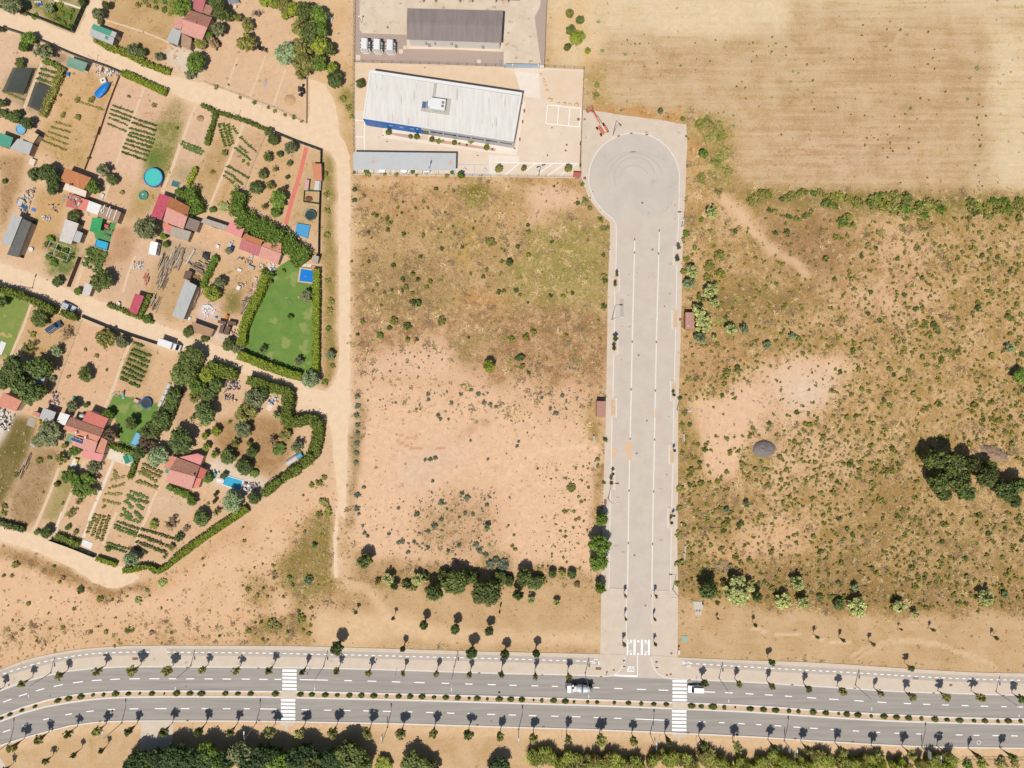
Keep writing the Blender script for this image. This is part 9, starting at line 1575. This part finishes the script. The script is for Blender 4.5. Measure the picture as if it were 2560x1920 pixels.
crops('squash row from the top in the sprawling green bed',G,[((1600,1310),(1790,1390)),((1570,1360),(1650,1420)),((1700,1420),(1790,1440)),((1540,1430),(1600,1500)),((1690,1480),(1740,1520)),((1510,1530),(1600,1620)),((1660,1560),(1720,1640)),((1490,1600),(1690,1680))],36,0.5,'crop')
crops('leafy row from the left in the lower block by the cement path',T,[((610,20),(565,130)),((640,25),(595,150)),((670,30),(625,165)),((700,30),(655,175))],17,0.8,'weed')
crops('dark green row from the top in the lower garden',T,[((760,62),(888,108)),((745,85),(878,132)),((740,105),(868,152)),((700,200),(828,238)),((690,222),(810,256))],14,0.6)
crops('dark staked row from the top left of the blue-green tree',T,[((915,110),(1150,180)),((900,150),(1090,222)),((885,190),(1060,258)),((870,225),(940,262))],15,0.9,'oak')
for sh,l in((A,[(310,160),(420,190),(700,230),(760,280),(850,330),(640,200),(760,150),(880,130),(830,200),(720,60)]),(A,[(1680,60),(1800,70),(1900,90),(2000,110),(2080,160),(1880,20),(2000,30),(2100,60),(1760,10)])):
 for x,y in l:shrub(sh,x,y,R.uniform(34,52),R.uniform(0.7,1.2),R.choice(('crop','green','lime','weed')),'leafy vegetable clump in the top left gardens','vegetable clumps in the top gardens','vegetable_clump',cat='vegetables')
for sh,x,y,r in((A,1570,1172,24),(A,1878,1278,40),(A,450,60,30),(A,2160,1560,24),(C,1490,780,34),(C,840,660,20),(A,735,1160,24),(A,940,1220,46),(A,1110,1210,50),(A,760,1400,40),(A,940,1430,50),(D,870,400,26),(D,925,440,26),(D,490,530,40),(E,1170,1220,40),(E,1040,1140,26),(E,1300,1390,22),(E,400,960,50),(E,830,1470,30),(G,600,900,34),(G,470,930,50),(G,1265,1500,28),(G,200,1110,36),(G,40,1500,50),(B,690,1030,18),(B,780,790,12),(H,700,460,36),(H,440,1460,26),(D,1870,560,50),(D,1880,800,46),(D,1900,1000,46),(D,1890,1300,50),(F,1900,300,50),(F,1930,560,56),(F,1920,660,50),(F,1900,880,46),(F,1950,1350,44),(F,1860,1540,50),(B,2090,1200,50),(B,2150,1300,50),(B,2190,1420,40),(B,540,1060,36),(B,830,1190,26),(B,1000,1250,34),(B,1170,1310,26),(B,1250,1350,30),(B,1380,1400,30),(B,1480,1430,34),(B,1580,1480,24),(T,20,10,30),(H,1800,1200,60),(H,1850,1140,40),(H,1700,1230,40),(H,1600,1360,20),(H,1850,1450,70),(H,1900,1560,70),(H,1780,1600,60)):
 shrub(sh,x,y,r,0.4+sh.m(r)*0.5,R.choice(('weed','scrub','khaki','green')),'small weedy bush in the gardens or along the dirt track','small bushes in the gardens')
grp={}
for o in col.objects:
 if o.get('category')=='shrub' and o.get('group'):grp.setdefault(o['label'],[]).append(o)
shared=sorted([o for l in grp.values()if len(l)>3 for o in l],key=lambda o:-max(o.scale.x,o.scale.y))
bym={}
for o in shared[255:]:bym.setdefault(o.material_slots[0].material.name,[]).append(o)
Vs=[];Fs=[];Ms=[];n=0;mats_=[]
for mn,l in bym.items():
 mats_.append(bpy.data.materials[mn])
 for o in l:
  me=o.data;v=np.empty(len(me.vertices)*3,np.float32);me.vertices.foreach_get('co',v);f=np.empty(len(me.loops),np.int32);me.loops.foreach_get('vertex_index',f);v=v.reshape(-1,3)*np.array(o.scale);a=o.rotation_euler.z;c_,s_=math.cos(a),math.sin(a)
  Vs.append(np.stack([v[:,0]*c_-v[:,1]*s_+o.location.x,v[:,0]*s_+v[:,1]*c_+o.location.y,v[:,2]+o.location.z],1));f=f.reshape(-1,4);Fs.append(f+n);Ms+=[len(mats_)-1]*len(f);n+=len(v)
if Vs:
 me=npmesh('small_shrubs',np.concatenate(Vs),np.concatenate(Fs));[me.materials.append(m_)for m_ in mats_];me.polygons.foreach_set('material_index',np.array(Ms,np.int32));o=bpy.data.objects.new('small_shrubs',me);col.objects.link(o);tag(o,'the many smaller shrubs between the larger ones on field, plot and slope','scrub',kind='stuff')
 for l in bym.values():
  for q_ in l:bpy.data.objects.remove(q_)
